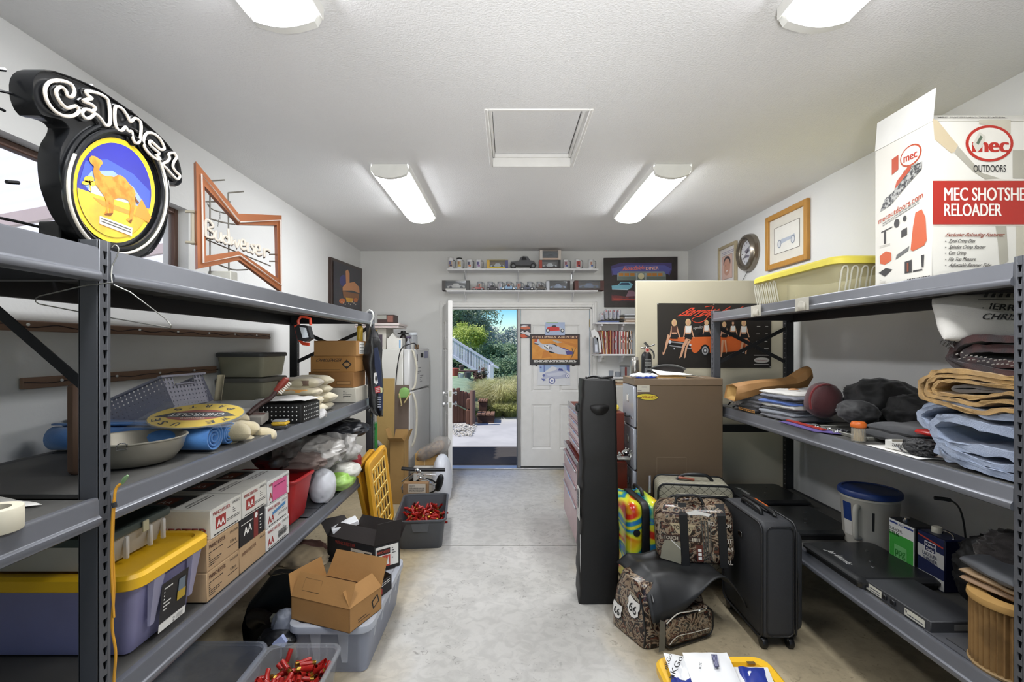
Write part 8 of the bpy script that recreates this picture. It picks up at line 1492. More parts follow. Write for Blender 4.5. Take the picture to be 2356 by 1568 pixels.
for i in range(60): a, r = rnd.uniform(0, 6.28), rnd.uniform(0, .021); dx_, dy_ = rnd.uniform(-.006, .006), rnd.uniform(-.006, .006); g.tube([c+V(r*math.cos(a), r*math.sin(a), .004), c+V(r*math.cos(a)+dx_, r*math.sin(a)+dy_, .060)], .0011, 4)
t.p('toothpicks', g, kind='stuff'); t.fin()
paper_sheet('paper_sheet', [(1.60, 2.16, ZQ), (1.80, 2.16, ZQ), (1.82, 1.88, ZQ), (1.60, 1.88, ZQ)], ZQ, 'white paper sheets under the small white box on the right shelf', lift=.002)
t = T('small_box', 'small white box with black lettering on the right middle shelf', 'box'); Mx = RZ((1.655, 2.03, ZQ+.006), R(-82)); g = G(mt('d4d2cc', .5)); g.box((-.055, -.025, 0), (.055, .025, .036), .002, Mx); t.p('body', g); g = G(INK); f_ = Fr(Mx @ V(-.04, -.0256, .010), Mx.to_3x3() @ V(1, 0, 0), (0, 0, 1)); g.txt('ZANDEX', f_, (.02, .004), (.075, .004), (0, .013), .0004, .03, mir=False); t.p('print', g); t.fin()
g = G(mt('121214', .6, kind='cloth', bump=.2)); g.crum((1.66, 1.94, ZQ+.036), (.10, .15, .075), 4, .3); g.use(CHROME); g.tube(smooth_pts([V(1.612, 2.0, ZQ+.02), V(1.605, 1.99, ZQ+.03), V(1.603, 1.97, ZQ+.02), V(1.61, 1.96, ZQ+.01)], 4), .004, 6); g.tube([V(1.60, 2.01, ZQ+.05), V(1.62, 1.98, ZQ+.055)], .007, 6); one('folded_umbrella', g, 'small black folded umbrella beside the white lettered box', 'umbrella')
g = G(mt('c4221c', .35)); g.box((1.66, 1.86, ZQ+.085), (1.75, 1.98, ZQ+.105), .008); one('red_case', g, 'flat bright red case above the black umbrella by the quilt', 'case')
t = T('purple_folder', 'purple folder with a red pen hanging over the right shelf edge', 'folder'); g = G(mt('6a5c9c', .5)); a = [atX(1792, 968, 1.575), atX(1872, 992, 1.565), V(1.70, 2.36, ZQ+.004), V(1.70, 2.72, ZQ+.004)]; a[0].z = ZQ+.006; a[1].z = ZQ+.006; g.ext(a, (0, 0, .004)); t.p('cover', g); g = G(mt('a83424', .4)); g.ext([p+V(.012, 0, .006) for p in (a[0]+V(.03, 0, 0), a[1]+V(.03, 0, 0), a[1]+V(.055, 0, 0), a[0]+V(.055, 0, 0))], (0, 0, .006)); t.p('red_pen', g); t.fin()
g = G(CHROME); rnd = random.Random(8)
for i in range(7): c = V(1.63+.06*rnd.random(), 2.42+.18*rnd.random(), ZQ+.012+.01*rnd.random()); g.tube([c+V(.014*math.cos(a), .014*math.sin(a), .004*math.sin(3*a)) for a in [2*PI*k/12 for k in range(12)]], .0022, 5, True)
g.use(BLACK); g.tube(smooth_pts([V(1.62, 2.66, ZQ+.01), V(1.66, 2.6, ZQ+.02), V(1.64, 2.52, ZQ+.015), V(1.70, 2.46, ZQ+.02)], 4), .005, 6); g.box((1.66, 2.37, ZQ+.004), (1.70, 2.41, ZQ+.03), .003); one('key_ring', g, 'bunch of keys and metal clips on the right middle shelf', 'keys')
# folded quilts
XQ = 1.625
BQ = mt('8a96ac', .8, kind='cloth', h2='949fb4', sc_=20, bump=.5); g = G(BQ)
ribbon(g, [(2360, 1082), (2270, 1068), (2190, 1040), (2165, 1022), (2158, 1030), (2172, 1050), (2210, 1062), (2270, 1082), (2360, 1110)], .024, XQ, 2.10, XQ, .009, 1)
ribbon(g, [(2350, 1000), (2270, 985), (2205, 966), (2165, 960), (2142, 975), (2148, 1000), (2170, 1022), (2220, 1030), (2280, 1040), (2350, 1055)], .030, XQ+.005, 2.10, XQ, .010, 3)
ribbon(g, [(2350, 960), (2270, 955), (2200, 932), (2155, 928), (2122, 940), (2108, 955), (2116, 970), (2138, 985)], .026, XQ+.01, 2.10, XQ, .010, 5)
one('blue_quilt', g, 'pale blue quilt folded thick on the right middle shelf, lowest of the stack', 'quilt', angle=80)
TQ = mt('b08c54', .85, kind='cloth', h2='9c7c4c', sc_=20, bump=.4); g = G(TQ)
for k, (a, th) in enumerate((([(2350, 872), (2290, 866), (2200, 853), (2155, 855), (2122, 872), (2115, 895), (2125, 915), (2160, 925), (2210, 940), (2260, 950), (2300, 942), (2350, 948)], .016), ([(2350, 884), (2290, 876), (2200, 864), (2158, 866), (2134, 880), (2130, 898), (2142, 910), (2190, 918), (2240, 930), (2290, 922), (2350, 928)], .014), ([(2350, 892), (2280, 886), (2200, 875), (2165, 877), (2148, 890), (2152, 903), (2190, 909), (2250, 914), (2300, 906), (2350, 908)], .012))):
    ribbon(g, a, th, XQ+.0, 2.08, XQ, .007, 11+k)
one('tan_pad', g, 'tan quilted pad folded in loops above the blue quilt', 'quilt', angle=80)
g = G(mt('6c6866', .85, kind='cloth')); ribbon(g, [(2350, 893), (2280, 893), (2220, 888), (2185, 892), (2200, 899), (2260, 899), (2350, 900)], .012, XQ+.015, 2.05, XQ, .006, 21); one('grey_blanket', g, 'grey blanket tucked inside the loops of the tan pad', 'blanket', angle=80)
RP = mt('3a1614', .9, kind='cloth', h2='201416', sc_=14); g = G(RP)
ribbon(g, [(2350, 782), (2270, 778), (2215, 780), (2185, 796), (2172, 818), (2184, 836), (2240, 848), (2350, 866)], .024, XQ+.02, 2.06, XQ, .008, 31); ribbon(g, [(2350, 806), (2270, 800), (2215, 804), (2196, 818), (2215, 830), (2350, 842)], .026, XQ+.03, 2.05, XQ, .008, 33)
g.use(mt('8a8680', .9)); rnd = random.Random(2)
for i in range(26): p = atX(2200+i*5.5, 812+i*.9+rnd.uniform(-3, 3)+(10 if i % 2 else 0), XQ+.018); g.tube([p, p+V(-.002, -.008, .002)], .0025, 4)
one('red_plaid_blanket', g, 'dark red plaid blanket folded above the tan pad', 'blanket', angle=80)
g = G(mt('4a4644', .6)); rnd = random.Random(4)
for i in range(20): p = atX(2186+rnd.uniform(-10, 14), 778+rnd.uniform(-10, 10), XQ+.02); g.tube(smooth_pts([p, p+V(-.01, .01*rnd.uniform(-1, 1), -.01), p+V(-.012, .02*rnd.uniform(-1, 1), -.024)], 2), .002, 4)
one('blanket_fringe', g, 'dark fringe tassels between the pillow and the plaid blanket', 'fringe', kind='stuff')
t = T('christmas_pillow', 'white pillow with Merry Christmas lettering at the top of the right stack', 'pillow')
fpl = Pl(atX(2262, 735, 1.70), V(-.35, -.70, .60)); A, B, C_ = fpl(2205, 765), fpl(2420, 765), fpl(2230, 668); u = (B-A).normalized(); nn = fpl.n; v = nn.cross(u)
if v.z < 0: v = -v
MP = Matrix((u, v, nn)).transposed(); ctr = (fpl(2300, 712))-nn*.045; g = G(mt('bdbab4', .85, kind='cloth', bump=.3)); g.pillow(ctr, (.34, .215, .10), MP, .006, 3, 22, 3, 9); t.p('cushion', g, angle=80)
g = G(mt('2a2a2c', .8)); g.txt('MERRY', fpl, (2258, 712), (2352, 720), 14, .007, .012, .6); g.txt('CHRISTMAS', fpl, (2256, 737), (2412, 740), 14, .007, .012, .6)
for i in range(7): g.pp(fpl, [(2266+i*17, 676), (2274+i*17, 676), (2271+i*17, 685), (2262+i*17, 685)], .003)
g.use(mt('4c4a4a', .8)); g.pp(fpl, [(2250, 689), (2360, 691), (2360, 692), (2249, 690.5)], .004); t.p('print', g); t.fin()
# ---------------- right bottom shelf
ZK = .460
def flatcase(x0, x1, y0, y1, zz, h, lab, rz=0):
    t = T('plastic_case', lab, 'case'); g = G(mt('222324', .3)); cx_, cy_, w_, d = (x0+x1)/2, (y0+y1)/2, x1-x0, y1-y0
    Mx = RZ((cx_, cy_, 0), rz); g.loft([rr(w_-.03, d-.03, .03, zz), rr(w_-.02, d-.02, .03, zz+h*.5), rr(w_, d, .035, zz+h*.55), rr(w_, d, .035, zz+h*.75), rr(w_-.025, d-.025, .03, zz+h*.85), rr(w_-.05, d-.05, .03, zz+h), rr(w_-.06, d-.06, .03, zz+h)], M=Mx); t.p('shell', g)
    g = G(mt('c4c4c0', .3)); f_ = Fr(Mx @ V(-w_*.36, d*.22, zz+h+.0004), Mx.to_3x3() @ V(.0, -1, 0), Mx.to_3x3() @ V(1, 0, 0)); g.txt('Jet Works', f_, (0, 0), (.16, 0), (0, .028), .0004, .01, 1); t.p('lettering', g)
    g = G(mt('3c3d3e', .2)); [g.blob(Mx @ V(-w_*.1+.07*i*(1 if i % 2 else -1)*.5, -d*.2+.06*i, zz+h), (.02, .02, .006), 1, nu=10, nv=6) for i in range(4)]; t.p('boss', g, kind='stuff'); return t
flatcase(1.57, 1.96, 2.15, 2.60, ZK, .050, 'flat glossy black plastic case at the front of the bottom shelf'); flatcase(1.60, 2.00, 2.72, 3.18, ZK, .050, 'second flat black plastic case, behind the front one'); flatcase(1.62, 2.05, 3.24, 3.68, ZK, .055, 'third flat black case, at the far end of the bottom shelf')
t = T('bucket', 'white plastic bucket with a blue lid on the right bottom shelf', 'bucket'); c = V(2.02, 2.70, ZK); g = G(mt('bdb9ae', .45)); g.lathe([(.12, 0), (.122, .008), (.138, .25), (.142, .255), (.142, .27), (.138, .275)], c=c, seg=40); t.p('body', g)
g = G(mt('1f3a78', .4)); g.lathe([(.146, .268), (.15, .272), (.15, .292), (.144, .300), (.13, .302), (.128, .296), (.001, .298)], c=c, seg=40); t.p('lid', g)
g = G(mt('bdb9ae', .45)); a0 = R(212); d_ = V(math.cos(a0), math.sin(a0), 0); g.tube(smooth_pts([c+d_*.134+V(0, 0, .22), c+d_*.165+V(0, 0, .215), c+d_*.168+V(0, 0, .12), c+d_*.160+V(0, 0, .06), c+d_*.122+V(0, 0, .05)], 5), .014, 10); t.p('handle', g)
g = G(mt('1f3a78', .4)); 
def cyl_patch(a0, a1, z0, z1, k=.0012): g.loft([[c+V((.12+.02*zz/.28+k)*math.cos(a), (.12+.02*zz/.28+k)*math.sin(a), zz) for a in [a0+(a1-a0)*i/8 for i in range(9)]] for zz in (z0, z1)], closed=False)
cyl_patch(R(172), R(196), .13, .23); g.use(mt('d8d4cc')); cyl_patch(R(172), R(196), .05, .13); g.use(INK); cyl_patch(R(238), R(243), .10, .20); t.p('label', g); t.fin()
t = T('solvent_can', 'metal solvent can with a green and white label on the right bottom shelf', 'can'); x0, x1, y0, y1, h = 1.925, 2.03, 2.285, 2.44, .235
g = G(mt('1c1d20', .4, .3)); g.box((x0, y0, ZK), (x1, y1, ZK+h), .006); t.p('body', g); g = G(mt('d8d8d4', .5)); f_ = Fr((x0-.0008, y1, ZK), (0, -1, 0), (0, 0, 1)); W_ = y1-y0; g.rc(f_, .002, .01, W_-.002, h-.005); g.use(mt('3c9c3c', .5)); g.rc(f_, .004, .02, W_-.008, h*.70, .001); g.use(mt('2a3a7c')); g.rc(f_, .006, h*.90, .055, h*.94, .001); g.rc(f_, .095, h*.90, W_-.008, h*.94, .001); g.txt('ASI', f_, (.06, h*.885), (.09, h*.885), (0, .014), .001)
g.use(INK); g.txt('DURACRYL', f_, (.004, h*.76), (.085, h*.76), (0, .013), .0014); g.use(mt('14501c')); g.txt('DTL16', f_, (.004, h*.66), (.065, h*.66), (0, .018), .002, .03); g.use(mt('6cb46c')); g.pp(f_, [(.035, h*.2), (.105, h*.2), (.11, h*.23), (.11, h*.46), (.10, h*.48), (.035, h*.48)], .0016); g.use(mt('2c7c30')); g.txt('ppg', f_, (.042, h*.28), (.102, h*.28), (0, .038), .0022, .03); t.p('label', g)
g = G(CHROME); g.lathe([(.016, 0), (.016, .014), (.001, .015)], c=(x0+.04, y0+.10, ZK+h), seg=14); t.p('cap', g); t.fin()
t = T('solvent_can', 'dark blue lacquer thinner can in front of the green labelled one', 'can'); x0, x1, y0, y1, h = 1.93, 2.055, 2.135, 2.275, .235
g = G(mt('141a38', .35, .2)); g.box((x0, y0, ZK), (x1, y1, ZK+h), .006); t.p('body', g); g = G(mt('1c2448', .4)); f_ = Fr((x0-.0008, y1, ZK), (0, -1, 0), (0, 0, 1)); W_ = y1-y0; g.rc(f_, .001, .003, W_-.001, h-.003); g.use(mt('b8b8b4', .5)); g.pp(f_, [(.001, h*.50), (W_-.001, h*.42), (W_-.001, h*.70), (.001, h*.74)], .001); g.rc(f_, .001, .006, W_-.001, h*.22, .001); g.use(mt('a83a28')); g.pp(f_, [(.004, h*.90), (W_-.005, h*.82), (W_-.005, h*.85), (.004, h*.93)], .001)
g.use(mt('d8d8d8')); g.rc(f_, .04, h*.64, .10, h*.84, .002); g.use(mt('1c2448')); g.rc(f_, .043, h*.655, .097, h*.825, .0024); g.use(PAPER); g.txt('Klean', f_, (.048, h*.75), (.092, h*.75), (0, .012), .003, .01); g.txt('Strip', f_, (.05, h*.67), (.09, h*.67), (0, .012), .003, .01); g.use(mt('20284c')); g.txt('LACQUER', f_, (.03, h*.56), (.105, h*.55), (0, .016), .003, .01); g.txt('THINNER', f_, (.03, h*.47), (.105, h*.46), (0, .016), .003, .01); g.use(mt('6c6e78')); g.lines(f_, .006, h*.06, W_*.6, h*.18, 3, .8, .002, 4); t.p('label', g)
g = G(mt('c0bcac', .5)); g.lathe([(.020, 0), (.020, .022), (.018, .026), (.001, .026)], c=(x0+.05, y1-.045, ZK+h), seg=18); t.p('cap', g); g = G(CHROME); g.tube(smooth_pts([V(x0+.06, y0+.02, ZK+h), V(x0+.06, y0+.03, ZK+h+.016), V(x0+.06, y0+.07, ZK+h+.016), V(x0+.06, y0+.08, ZK+h)], 3), .004, 6); t.p('handle', g); t.fin()
g = G(DARK); g.tube(smooth_pts([at(2150, 1145, 2.32), at(2185, 1150, 2.3), at(2205, 1165, 2.28), at(2216, 1195, 2.27), at(2222, 1240, 2.26)], 5), [.010]*6+[.004]*15, 6); one('sprayer_wand', g, 'thin black curved wand standing behind the solvent cans', 'wand')
t = T('flat_box', 'flat dark grey box with two white labels at the bottom shelf edge', 'box'); x0, x1, y0, y1 = 1.606, 1.825, 1.835, 2.195; g = G(mt('37383b', .55)); g.box((x0, y0, ZK), (x1, y1, ZK+.046), .003); t.p('body', g)
f_ = Fr((x0-.0006, y1, ZK), (0, -1, 0), (0, 0, 1)); g = G(mt('c4c2b4', .5)); g.rc(f_, .01, .008, .12, .038); g.rc(f_, .24, .008, .335, .036); g.use(mt('3a3a4a')); g.rc(f_, .015, .018, .045, .034, .001); g.lines(f_, .055, .012, .11, .034, 2, 1, .001, 3); g.lines(f_, .255, .014, .33, .026, 1, 1, .001, 5); g.txt('V', f_, (.243, .016), (.253, .016), (0, .014), .001, .03); t.p('label', g)
g = G(mt('1c1c1e', .3)); [g.box((x0-.008, y1-.150-i*.045, ZK+.014), (x0, y1-.125-i*.045, ZK+.036), .003) for i in range(2)]; t.p('latch', g); g = G(mt('6a6a68', .5)); g.box((x0+.09, y0-.001, ZK+.012), (x0+.16, y0, ZK+.034)); t.p('end_label', g); t.fin()
t = T('air_filter', 'tan pleated cylindrical air filter at the near end of the bottom shelf', 'filter'); c = V(1.715, 1.63, ZK); n_ = 80
g = G(mt('8c6c40', .85, h2='765a34', sc_=10)); g.loft([[c+V((.118 if k % 2 else .106)*math.cos(2*PI*k/n_), (.118 if k % 2 else .106)*math.sin(2*PI*k/n_), zz) for k in range(n_)] for zz in (.006, .232)], False, False); t.p('pleats', g, angle=10)
g = G(mt('a8844c', .6)); g.lathe([(.122, .222), (.124, .228), (.122, .244), (.085, .246), (.072, .244), (.070, .05), (.001, .05)], c=c, seg=48, cap=False); t.p('end_ring', g); g = G(mt('8a7048', .6)); g.lathe([(.12, 0), (.122, .008), (.118, .012)], c=c, seg=40); t.p('base_ring', g); t.fin()
for i, (zz, h, hh, rz, lab) in enumerate(((.250, .022, '7c6248', .2, 'brown envelope under the magazines on the air filter'), (.273, .02, '8a7254', .05, 'tan envelope above the brown one on the air filter'), (.294, .04, '54565a', -.1, 'rolled grey magazine on top of the air filter'))):
    slab('envelope' if i < 2 else 'magazine', (1.75, 1.66, ZK+zz+h/2), (.22, .22, h), hh, lab, 'paper', rz=rz, seed=50+i, p=12, amp=.004, kind='p', rough=.6)
g = G(mt('1e1614', .7, kind='cloth')); g.crum((1.88, 1.72, ZK+.33), (.30, .34, .2), 8, .25); one('dark_cloth', g, 'dark brown cloth heap behind the air filter', 'cloth', angle=70)
g = G(mt('0c0c0d', .6)); g.crum((1.98, 1.95, ZK+.16), (.26, .3, .34), 9, .2); one('black_bag', g, 'black bag between the flat box and the wall on the bottom shelf', 'bag', angle=70)
for i, (y0, y1, hh) in enumerate(((1.60, 1.86, '45464a'), (1.56, 1.80, '3a3a3c'))): g = G(mt(hh, .7)); g.box((1.60+.03*i, y0, ZK+.001+i*.004), (1.86, y1, ZK+.004+i*.004)); one('paper_sheet', g, ['grey papers under the end of the flat dark box', 'darker papers beside the air filter base'][i], 'paper')
# ================================================ OUTDOORS
mo = mt('a9a8a6', .9, h2='b4b3b0', sc_=1.5, bump=.2); g = G(mo); g.box((-9, 6.25, -.12), (9, 11.2, -.02)); struct('path', g)
g = G(mt('7e9468', .95, h2='90a478', sc_=3, bump=.3)); g.grid(lambda u, v: V(-30+60*u, 11.2+55*v, -.04+(.35*min(1, v*4))*(1 if u < .5 else .6)+1.2*max(0, v-.2)+.1*noise.noise(V(u*9, v*9, 1))), 24, 24); struct('ground', g)
g = G(mt('7f9474', .95, h2='90a484', sc_=6, bump=.5)); g.grid(lambda u, v: V(-5+(4.3-.4*v)*u, 10.0+6.5*v, .36+.15*v-.42*max(0, u-.93)*7), 12, 12); struct('lawn', g, solid=.02)
# door mat
t = T('door_mat', 'dark grey ribbed rubber mat outside the open door', 'mat'); g = G(mt('4a4644', .9, amt=.1, sc_=60, spec=.1)); g.box((-1.4, 6.42, -.02), (1.3, 7.55, -.008), .003); t.p('base', g); g = G(mt('4e4a48', .9, spec=.1)); g.box((-1.4, 7.44, -.008), (1.3, 7.55, -.004), .001); t.p('edge_strip', g)
g = G(mt('5a5654', .9, spec=.1))
for i in range(120):
    y = 6.45+i*.0082; g.box((-1.35, y, -.008), (.3, y+.004, -.004))
t.p('rib', g, kind='stuff'); t.fin()
# gravel
g = G(mt('c4c0b6', .8, h2='a8a49a', sc_=3)); rnd = random.Random(3)
for i in range(420):
    x, y = rnd.uniform(-2.0, -.62), rnd.uniform(8.45, 9.75)
    if (x+.62)*.6+9.4 < y-.35 and x > -.9: continue
    s = rnd.uniform(.025, .055); g.blob((x, y, 0), (s*1.3, s, s*.7), 1, 0, 1, i, 6, 4, Matrix.Rotation(rnd.uniform(0, 3), 4, 'Z'))
one('gravel_patch', g, 'pale gravel patch beside the bollard post', 'gravel', kind='stuff')
# timber wall and bollard
WB = mt('6a4838', .8, kind='wood', amt=.3, sc_=6)
g = G(mt('6c5248', .8, kind='wood', amt=.2)); g.lathe([(.055, 0), (.055, .68), (.050, .70), (.001, .705)], c=(-.722, 9.70, -.02), seg=18); one('bollard_post', g, 'round weathered wooden post at the path edge', 'post')
px_ = [(1043, 893), (1049, 896), (1055, 892), (1063, 899), (1071, 901), (1078, 904)]
t = T('timber_wall', 'low retaining wall of upright brown timbers left of the path', 'retaining wall')
for i, (px, py) in enumerate([(1010, 890), (1018, 894), (1026, 890), (1034, 895)]+px_):
    c = at(px, py, 9.95+.02*i); w_ = .075+.01*(i % 2); g = G(WB); g.box((c.x-w_/2, c.y-.06, -.03), (c.x+w_/2-.006, c.y+.06, c.z), .01); t.p('timber', g)
for i in range(2): g = G(WB); g.box((-.86+i*.01, 9.72+i*.02, .0+i*.3), (-.78, 9.90, .28+i*.22), .01, None); t.p('timber', g)
t.fin()
t = T('wooden_steps', 'brown wooden garden steps beside the bollard post', 'steps')
for j, (x0, x1, y0, y1, z) in enumerate(((-.66, -.28, 9.95, 10.4, .17), (-.66, -.45, 10.4, 10.9, .40))):
    g = G(mt('4a3226', .8, kind='wood', amt=.2)); g.box((x0+.02, y0+.02, -.02), (x1-.02, y1+.2, z-.04), .01); t.p('riser', g)
    for k in range(4): wd = (x1-x0)/4; g = G(mt('7a5a48', .8, kind='wood', amt=.2)); g.box((x0+k*wd, y0, z-.04), (x0+(k+1)*wd-.01, y1, z), .006); t.p('tread_board', g)
t.fin()
# foliage
LM = [mt('8a9c80', .6, kind='leaf', h2='aebaa4', sc_=2), mt('6a8660', .6, kind='leaf', h2='92a888', sc_=2), mt('a4b450', .6, kind='leaf', h2='bcc870', sc_=2), mt('aab6a6', .6, kind='leaf', h2='ccd4ca', sc_=2)]
def leaves(g, c, sz, n_, s, seed, clump=14):
    rnd = random.Random(seed); cl = []
    for i in range(clump): a, b_, r = rnd.uniform(0, 2*PI), rnd.uniform(-1, 1), rnd.uniform(.45, .95)**.6; q = math.sqrt(1-b_*b_); cl.append((V(q*math.cos(a)*sz[0]/2*r, q*math.sin(a)*sz[1]/2*r, b_*sz[2]/2*r), rnd.uniform(.16, .30)))
    vs = []; fs = []
    for i in range(n_):
        cc, rad = cl[rnd.randrange(clump)]; p = Vector(c)+cc+V(rnd.gauss(0, 1)*sz[0]*rad*.5, rnd.gauss(0, 1)*sz[1]*rad*.5, rnd.gauss(0, 1)*sz[2]*rad*.42)
        a = V(rnd.gauss(0, 1), rnd.gauss(0, 1), rnd.gauss(0, .7)).normalized(); b_ = a.orthogonal().normalized(); k = s*rnd.uniform(.6, 1.3); m_ = len(vs); vs += [p-a*k, p+b_*k*.45, p+a*k, p-b_*k*.45]; fs.append((m_, m_+1, m_+2, m_+3))
    g.v += vs if False else [Vector(v) for v in vs]; off = len(g.v)-len(vs); g.f += [tuple(i+off for i in f) for f in fs]; g.mi += [g.c]*len(fs)
def tree(px, py, Y, sz, m, n_, s, lab, seed, trunk=True, cat='tree', name='tree'):
    c = at(px, py, Y); t = T(name, lab, cat, 'trees and shrubs beyond the stairs'); g = G(m); leaves(g, c, sz, n_, s, seed); t.p('foliage', g, kind='stuff')
    if trunk:
        g = G(mt('5c4c40', .9)); gz = 0; rnd = random.Random(seed); pts = [V(c.x, Y, 0), V(c.x+.2, Y, c.z*.4), V(c.x-.1, Y, c.z)]; g.tube(smooth_pts(pts, 4), [.22]*4+[.16]*4+[.10], 8)
        for k in range(7): a = rnd.uniform(0, 6.28); b_ = pts[1]+(pts[2]-pts[1])*rnd.random(); e_ = b_+V(math.cos(a)*sz[0]*.4, math.sin(a)*sz[1]*.3, sz[2]*rnd.uniform(.15, .45)); g.tube([b_, (b_+e_)/2+V(0, 0, .2), e_], [.09, .05, .015], 6)
        t.p('trunk', g)
    return t
tree(1062, 750, 30, (2.6, 3, 3.4), LM[0], 9000, .11, 'tall grey green oak at the left of the doorway view', 1); tree(1098, 722, 34, (3.0, 3, 1.8), LM[0], 1500, .11, 'sparse upper oak branches reaching into the sky', 2)
tree(1120, 797, 32, (3.0, 3, 2.3), LM[3], 8000, .11, 'pale silvery tree in the middle of the doorway view', 3); tree(1152, 792, 36, (2.4, 3, 1.9), LM[3], 6000, .11, 'pale tree behind the middle one', 4); tree(1184, 800, 34, (2.4, 3, 2.3), LM[3], 8000, .11, 'pale tree at the right of the doorway view', 5)
tree(1075, 775, 24, (1.6, 1.5, 1.2), LM[2], 3500, .07, 'yellow green shrub above the stair railing', 6, False, 'shrub', 'shrub'); tree(1150, 825, 24, (2.2, 1.5, 1.5), LM[1], 6000, .07, 'dark green shrub right of the stairs', 7, False, 'shrub', 'shrub'); tree(1185, 830, 25, (1.8, 1.5, 1.8), LM[1], 6000, .07, 'dark green shrub at the right door edge', 8, False, 'shrub', 'shrub')
tree(1100, 800, 27, (3, 2, 1.6), LM[1], 5000, .09, 'dense dark shrub behind the railing', 9, False, 'shrub', 'shrub'); tree(1035, 760, 28, (3, 3, 4), LM[1], 6000, .11, 'dark oak mostly hidden by the door leaf', 10); tree(1165, 862, 21, (2.2, 1.2, 1.2), LM[1], 6000, .06, 'low dark shrub behind the feather grass', 11, False, 'shrub', 'shrub'); tree(1150, 835, 40, (10, 3, 2.2), LM[1], 9000, .16, 'distant dark tree line', 12, False)
tree(1107, 880, 12.5, (.34, .3, .75), mt('5c6650', .5, kind='leaf', h2='6c4844', sc_=6), 900, .045, 'small dark leafed bush beside the lawn', 13, False, 'bush', 'bush')
# feather grass
def fgrass(c, n_, h, seed, lab, spread=.55):
    rnd = random.Random(seed); g = G(mt('dcd8ac', .8, kind='leaf', h2='b8bc78', sc_=1.2))
    for i in range(n_):
        a, r = rnd.uniform(0, 2*PI), rnd.random()*.16; b_ = Vector(c)+V(r*math.cos(a), r*math.sin(a), 0); L_ = h*rnd.uniform(.6, 1.1); o = spread*rnd.random(); d = V(math.cos(a), math.sin(a), 0)
        pts = [b_, b_+d*o*.3+V(0, 0, L_*.5), b_+d*o*.75+V(0, 0, L_*.85), b_+d*o*1.15+V(0, 0, L_*(.95-.25*o))]; w_ = V(-d.y, d.x, 0)*.006; vs = []
        for k, p in enumerate(pts): q = (1, .8, .6, .15)[k]; vs += [p-w_*q, p+w_*q]
        m_ = len(g.v); g.v += vs; g.f += [(m_+2*k, m_+2*k+1, m_+2*k+3, m_+2*k+2) for k in range(3)]; g.mi += [g.c]*3
    one('feather_grass', g, lab, 'ornamental grass', 'feather grass clumps', kind='stuff')
fgrass((-.16, 11.35, -.05), 2600, .85, 1, 'tall pale feather grass clump at the right of the doorway view', .7); fgrass((-.50, 11.9, 0), 2200, .8, 2, 'pale feather grass clump in the middle behind the steps', .6); fgrass((.25, 11.6, 0), 2400, .9, 3, 'feather grass clump partly hidden by the closed door', .8)
fgrass((-.30, 11.05, -.03), 1800, .35, 4, 'low green grass tuft at the edge of the path', .5); fgrass((.05, 11.0, -.03), 1800, .35, 5, 'low green grass tuft near the door edge', .5)
# stairs with white railing
t = T('garden_stairs', 'white painted stair with railing descending to the right', 'stairs'); WP = mt('d8d6de', .6); YS2 = 20.0
A0, A1 = at(1000, 753, YS2), at(1136, 838, YS2); B0, B1 = at(1000, 793, YS2), at(1133, 876, YS2)
for a, b_, w_ in ((A0, A1, .10), (B0, B1, .12)):
    g = G(WP); d = b_-a; g.box((0, -.06, -w_/2), (d.length, .06, w_/2), .01, X3(a, d, V(0, 0, 1))); t.p('rail', g)
for i in range(38):
    k = (i+.5)/38; a = A0+(A1-A0)*k; b_ = B0+(B1-B0)*k; big = i % 12 == 10; g = G(WP); w_ = .07 if big else .024; g.box((a.x-w_, YS2-.03, b_.z-(.1 if big else 0)), (a.x+w_, YS2+.03, a.z+(.06 if big else 0)), .004); t.p('post' if big else 'baluster', g)
g = G(WP); c = at(1131, 838, YS2); g.box((c.x-.09, YS2-.09, .0), (c.x+.09, YS2+.09, c.z), .01); t.p('newel_post', g)
g = G(WP); a = at(1132, 838, YS2-.2); g.box((0, -.05, -.05), (.32, .05, .03), .01, X3(a, V(1, 0, -.55), V(0, 0, 1))); t.p('rail', g)
for i in range(9): k = i/9; b_ = B0+(B1-B0)*k; g = G(mt('6c4c3c', .8)); g.box((b_.x, YS2+.1, b_.z-.12), (b_.x+.32, YS2+1.1, b_.z-.08), .005); t.p('tread', g)
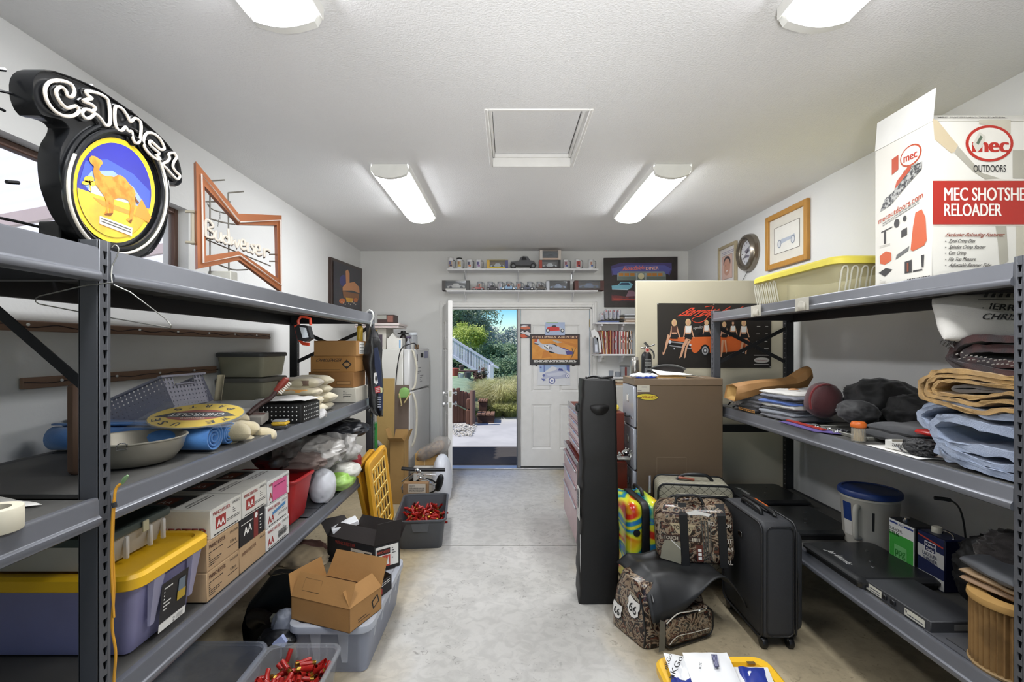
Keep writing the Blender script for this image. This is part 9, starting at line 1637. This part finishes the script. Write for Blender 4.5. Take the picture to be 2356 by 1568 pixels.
t.fin()
t = T('patio_table', 'brown garden table and clutter beneath the stairs', 'table'); g = G(mt('4c3228', .8)); c = at(1055, 852, 18.5); g.box((c.x-.6, 18.2, c.z-.04), (c.x+.7, 18.8, c.z), .01); t.p('top', g)
for dx_ in (-.5, .6): g = G(mt('3c2a24', .8)); g.box((c.x+dx_-.04, 18.4, .4), (c.x+dx_+.04, 18.5, c.z-.04)); t.p('leg', g)
t.fin()
for i, (px, py, s, h, lab) in enumerate(((1047, 855, .3, 'a04a3c', 'red pot under the garden stairs'), (1062, 845, .2, '5a4a44', 'brown pot under the garden stairs'), (1076, 863, .28, '4c4a4e', 'dark box under the garden stairs'), (1060, 866, .25, 'c8c8c4', 'white stone under the garden stairs'))):
    g = G(mt(h, .8)); c = at(px, py, 18.0); g.lathe([(s*.35, -s*.5), (s*.45, 0), (s*.5, s*.4), (s*.3, s*.5)], c=c, seg=14); one('garden_pot', g, lab, 'pot')
# patio cover seen through the side window
t = T('patio_cover', 'pale corrugated patio cover seen through the side window', 'patio cover')
g = G(mt('f4eff1', .5, kind='leaf', amt=.02, alpha=.85)); g.grid(lambda u, v: V(-5.6+3.3*u, -2+9*v, 2.3+.6*u+.02*math.cos(v*PI*90)), 2, 360); t.p('roof_sheet', g)
for i in range(7): g = G(mt('e0ccc6', .7)); y = -1.5+i*1.3; g.ext([V(-5.6, y, 2.16), V(-2.3, y, 2.76), V(-2.3, y, 2.86), V(-5.6, y, 2.26)], (0, .05, 0)); t.p('rafter', g)
for y in (-1.8, 2.0, 6.5): g = G(mt('c8a8a0', .7)); g.box((-5.6, y, -.1), (-5.5, y+.1, 2.2), .004); t.p('post', g)
t.fin()
g = G(mt('cfc7c6', .8)); g.box((-9.2, -6, -.1), (-9.0, 12, 3.4)); one('garden_wall', g, 'pale garden wall beyond the patio cover', 'wall')
g = G(mt('b0aca6', .9)); g.box((-9.0, -6, -.12), (-2.05, 10, -.04)); struct('patio_floor', g)
for t in T.ALL: t.fin()
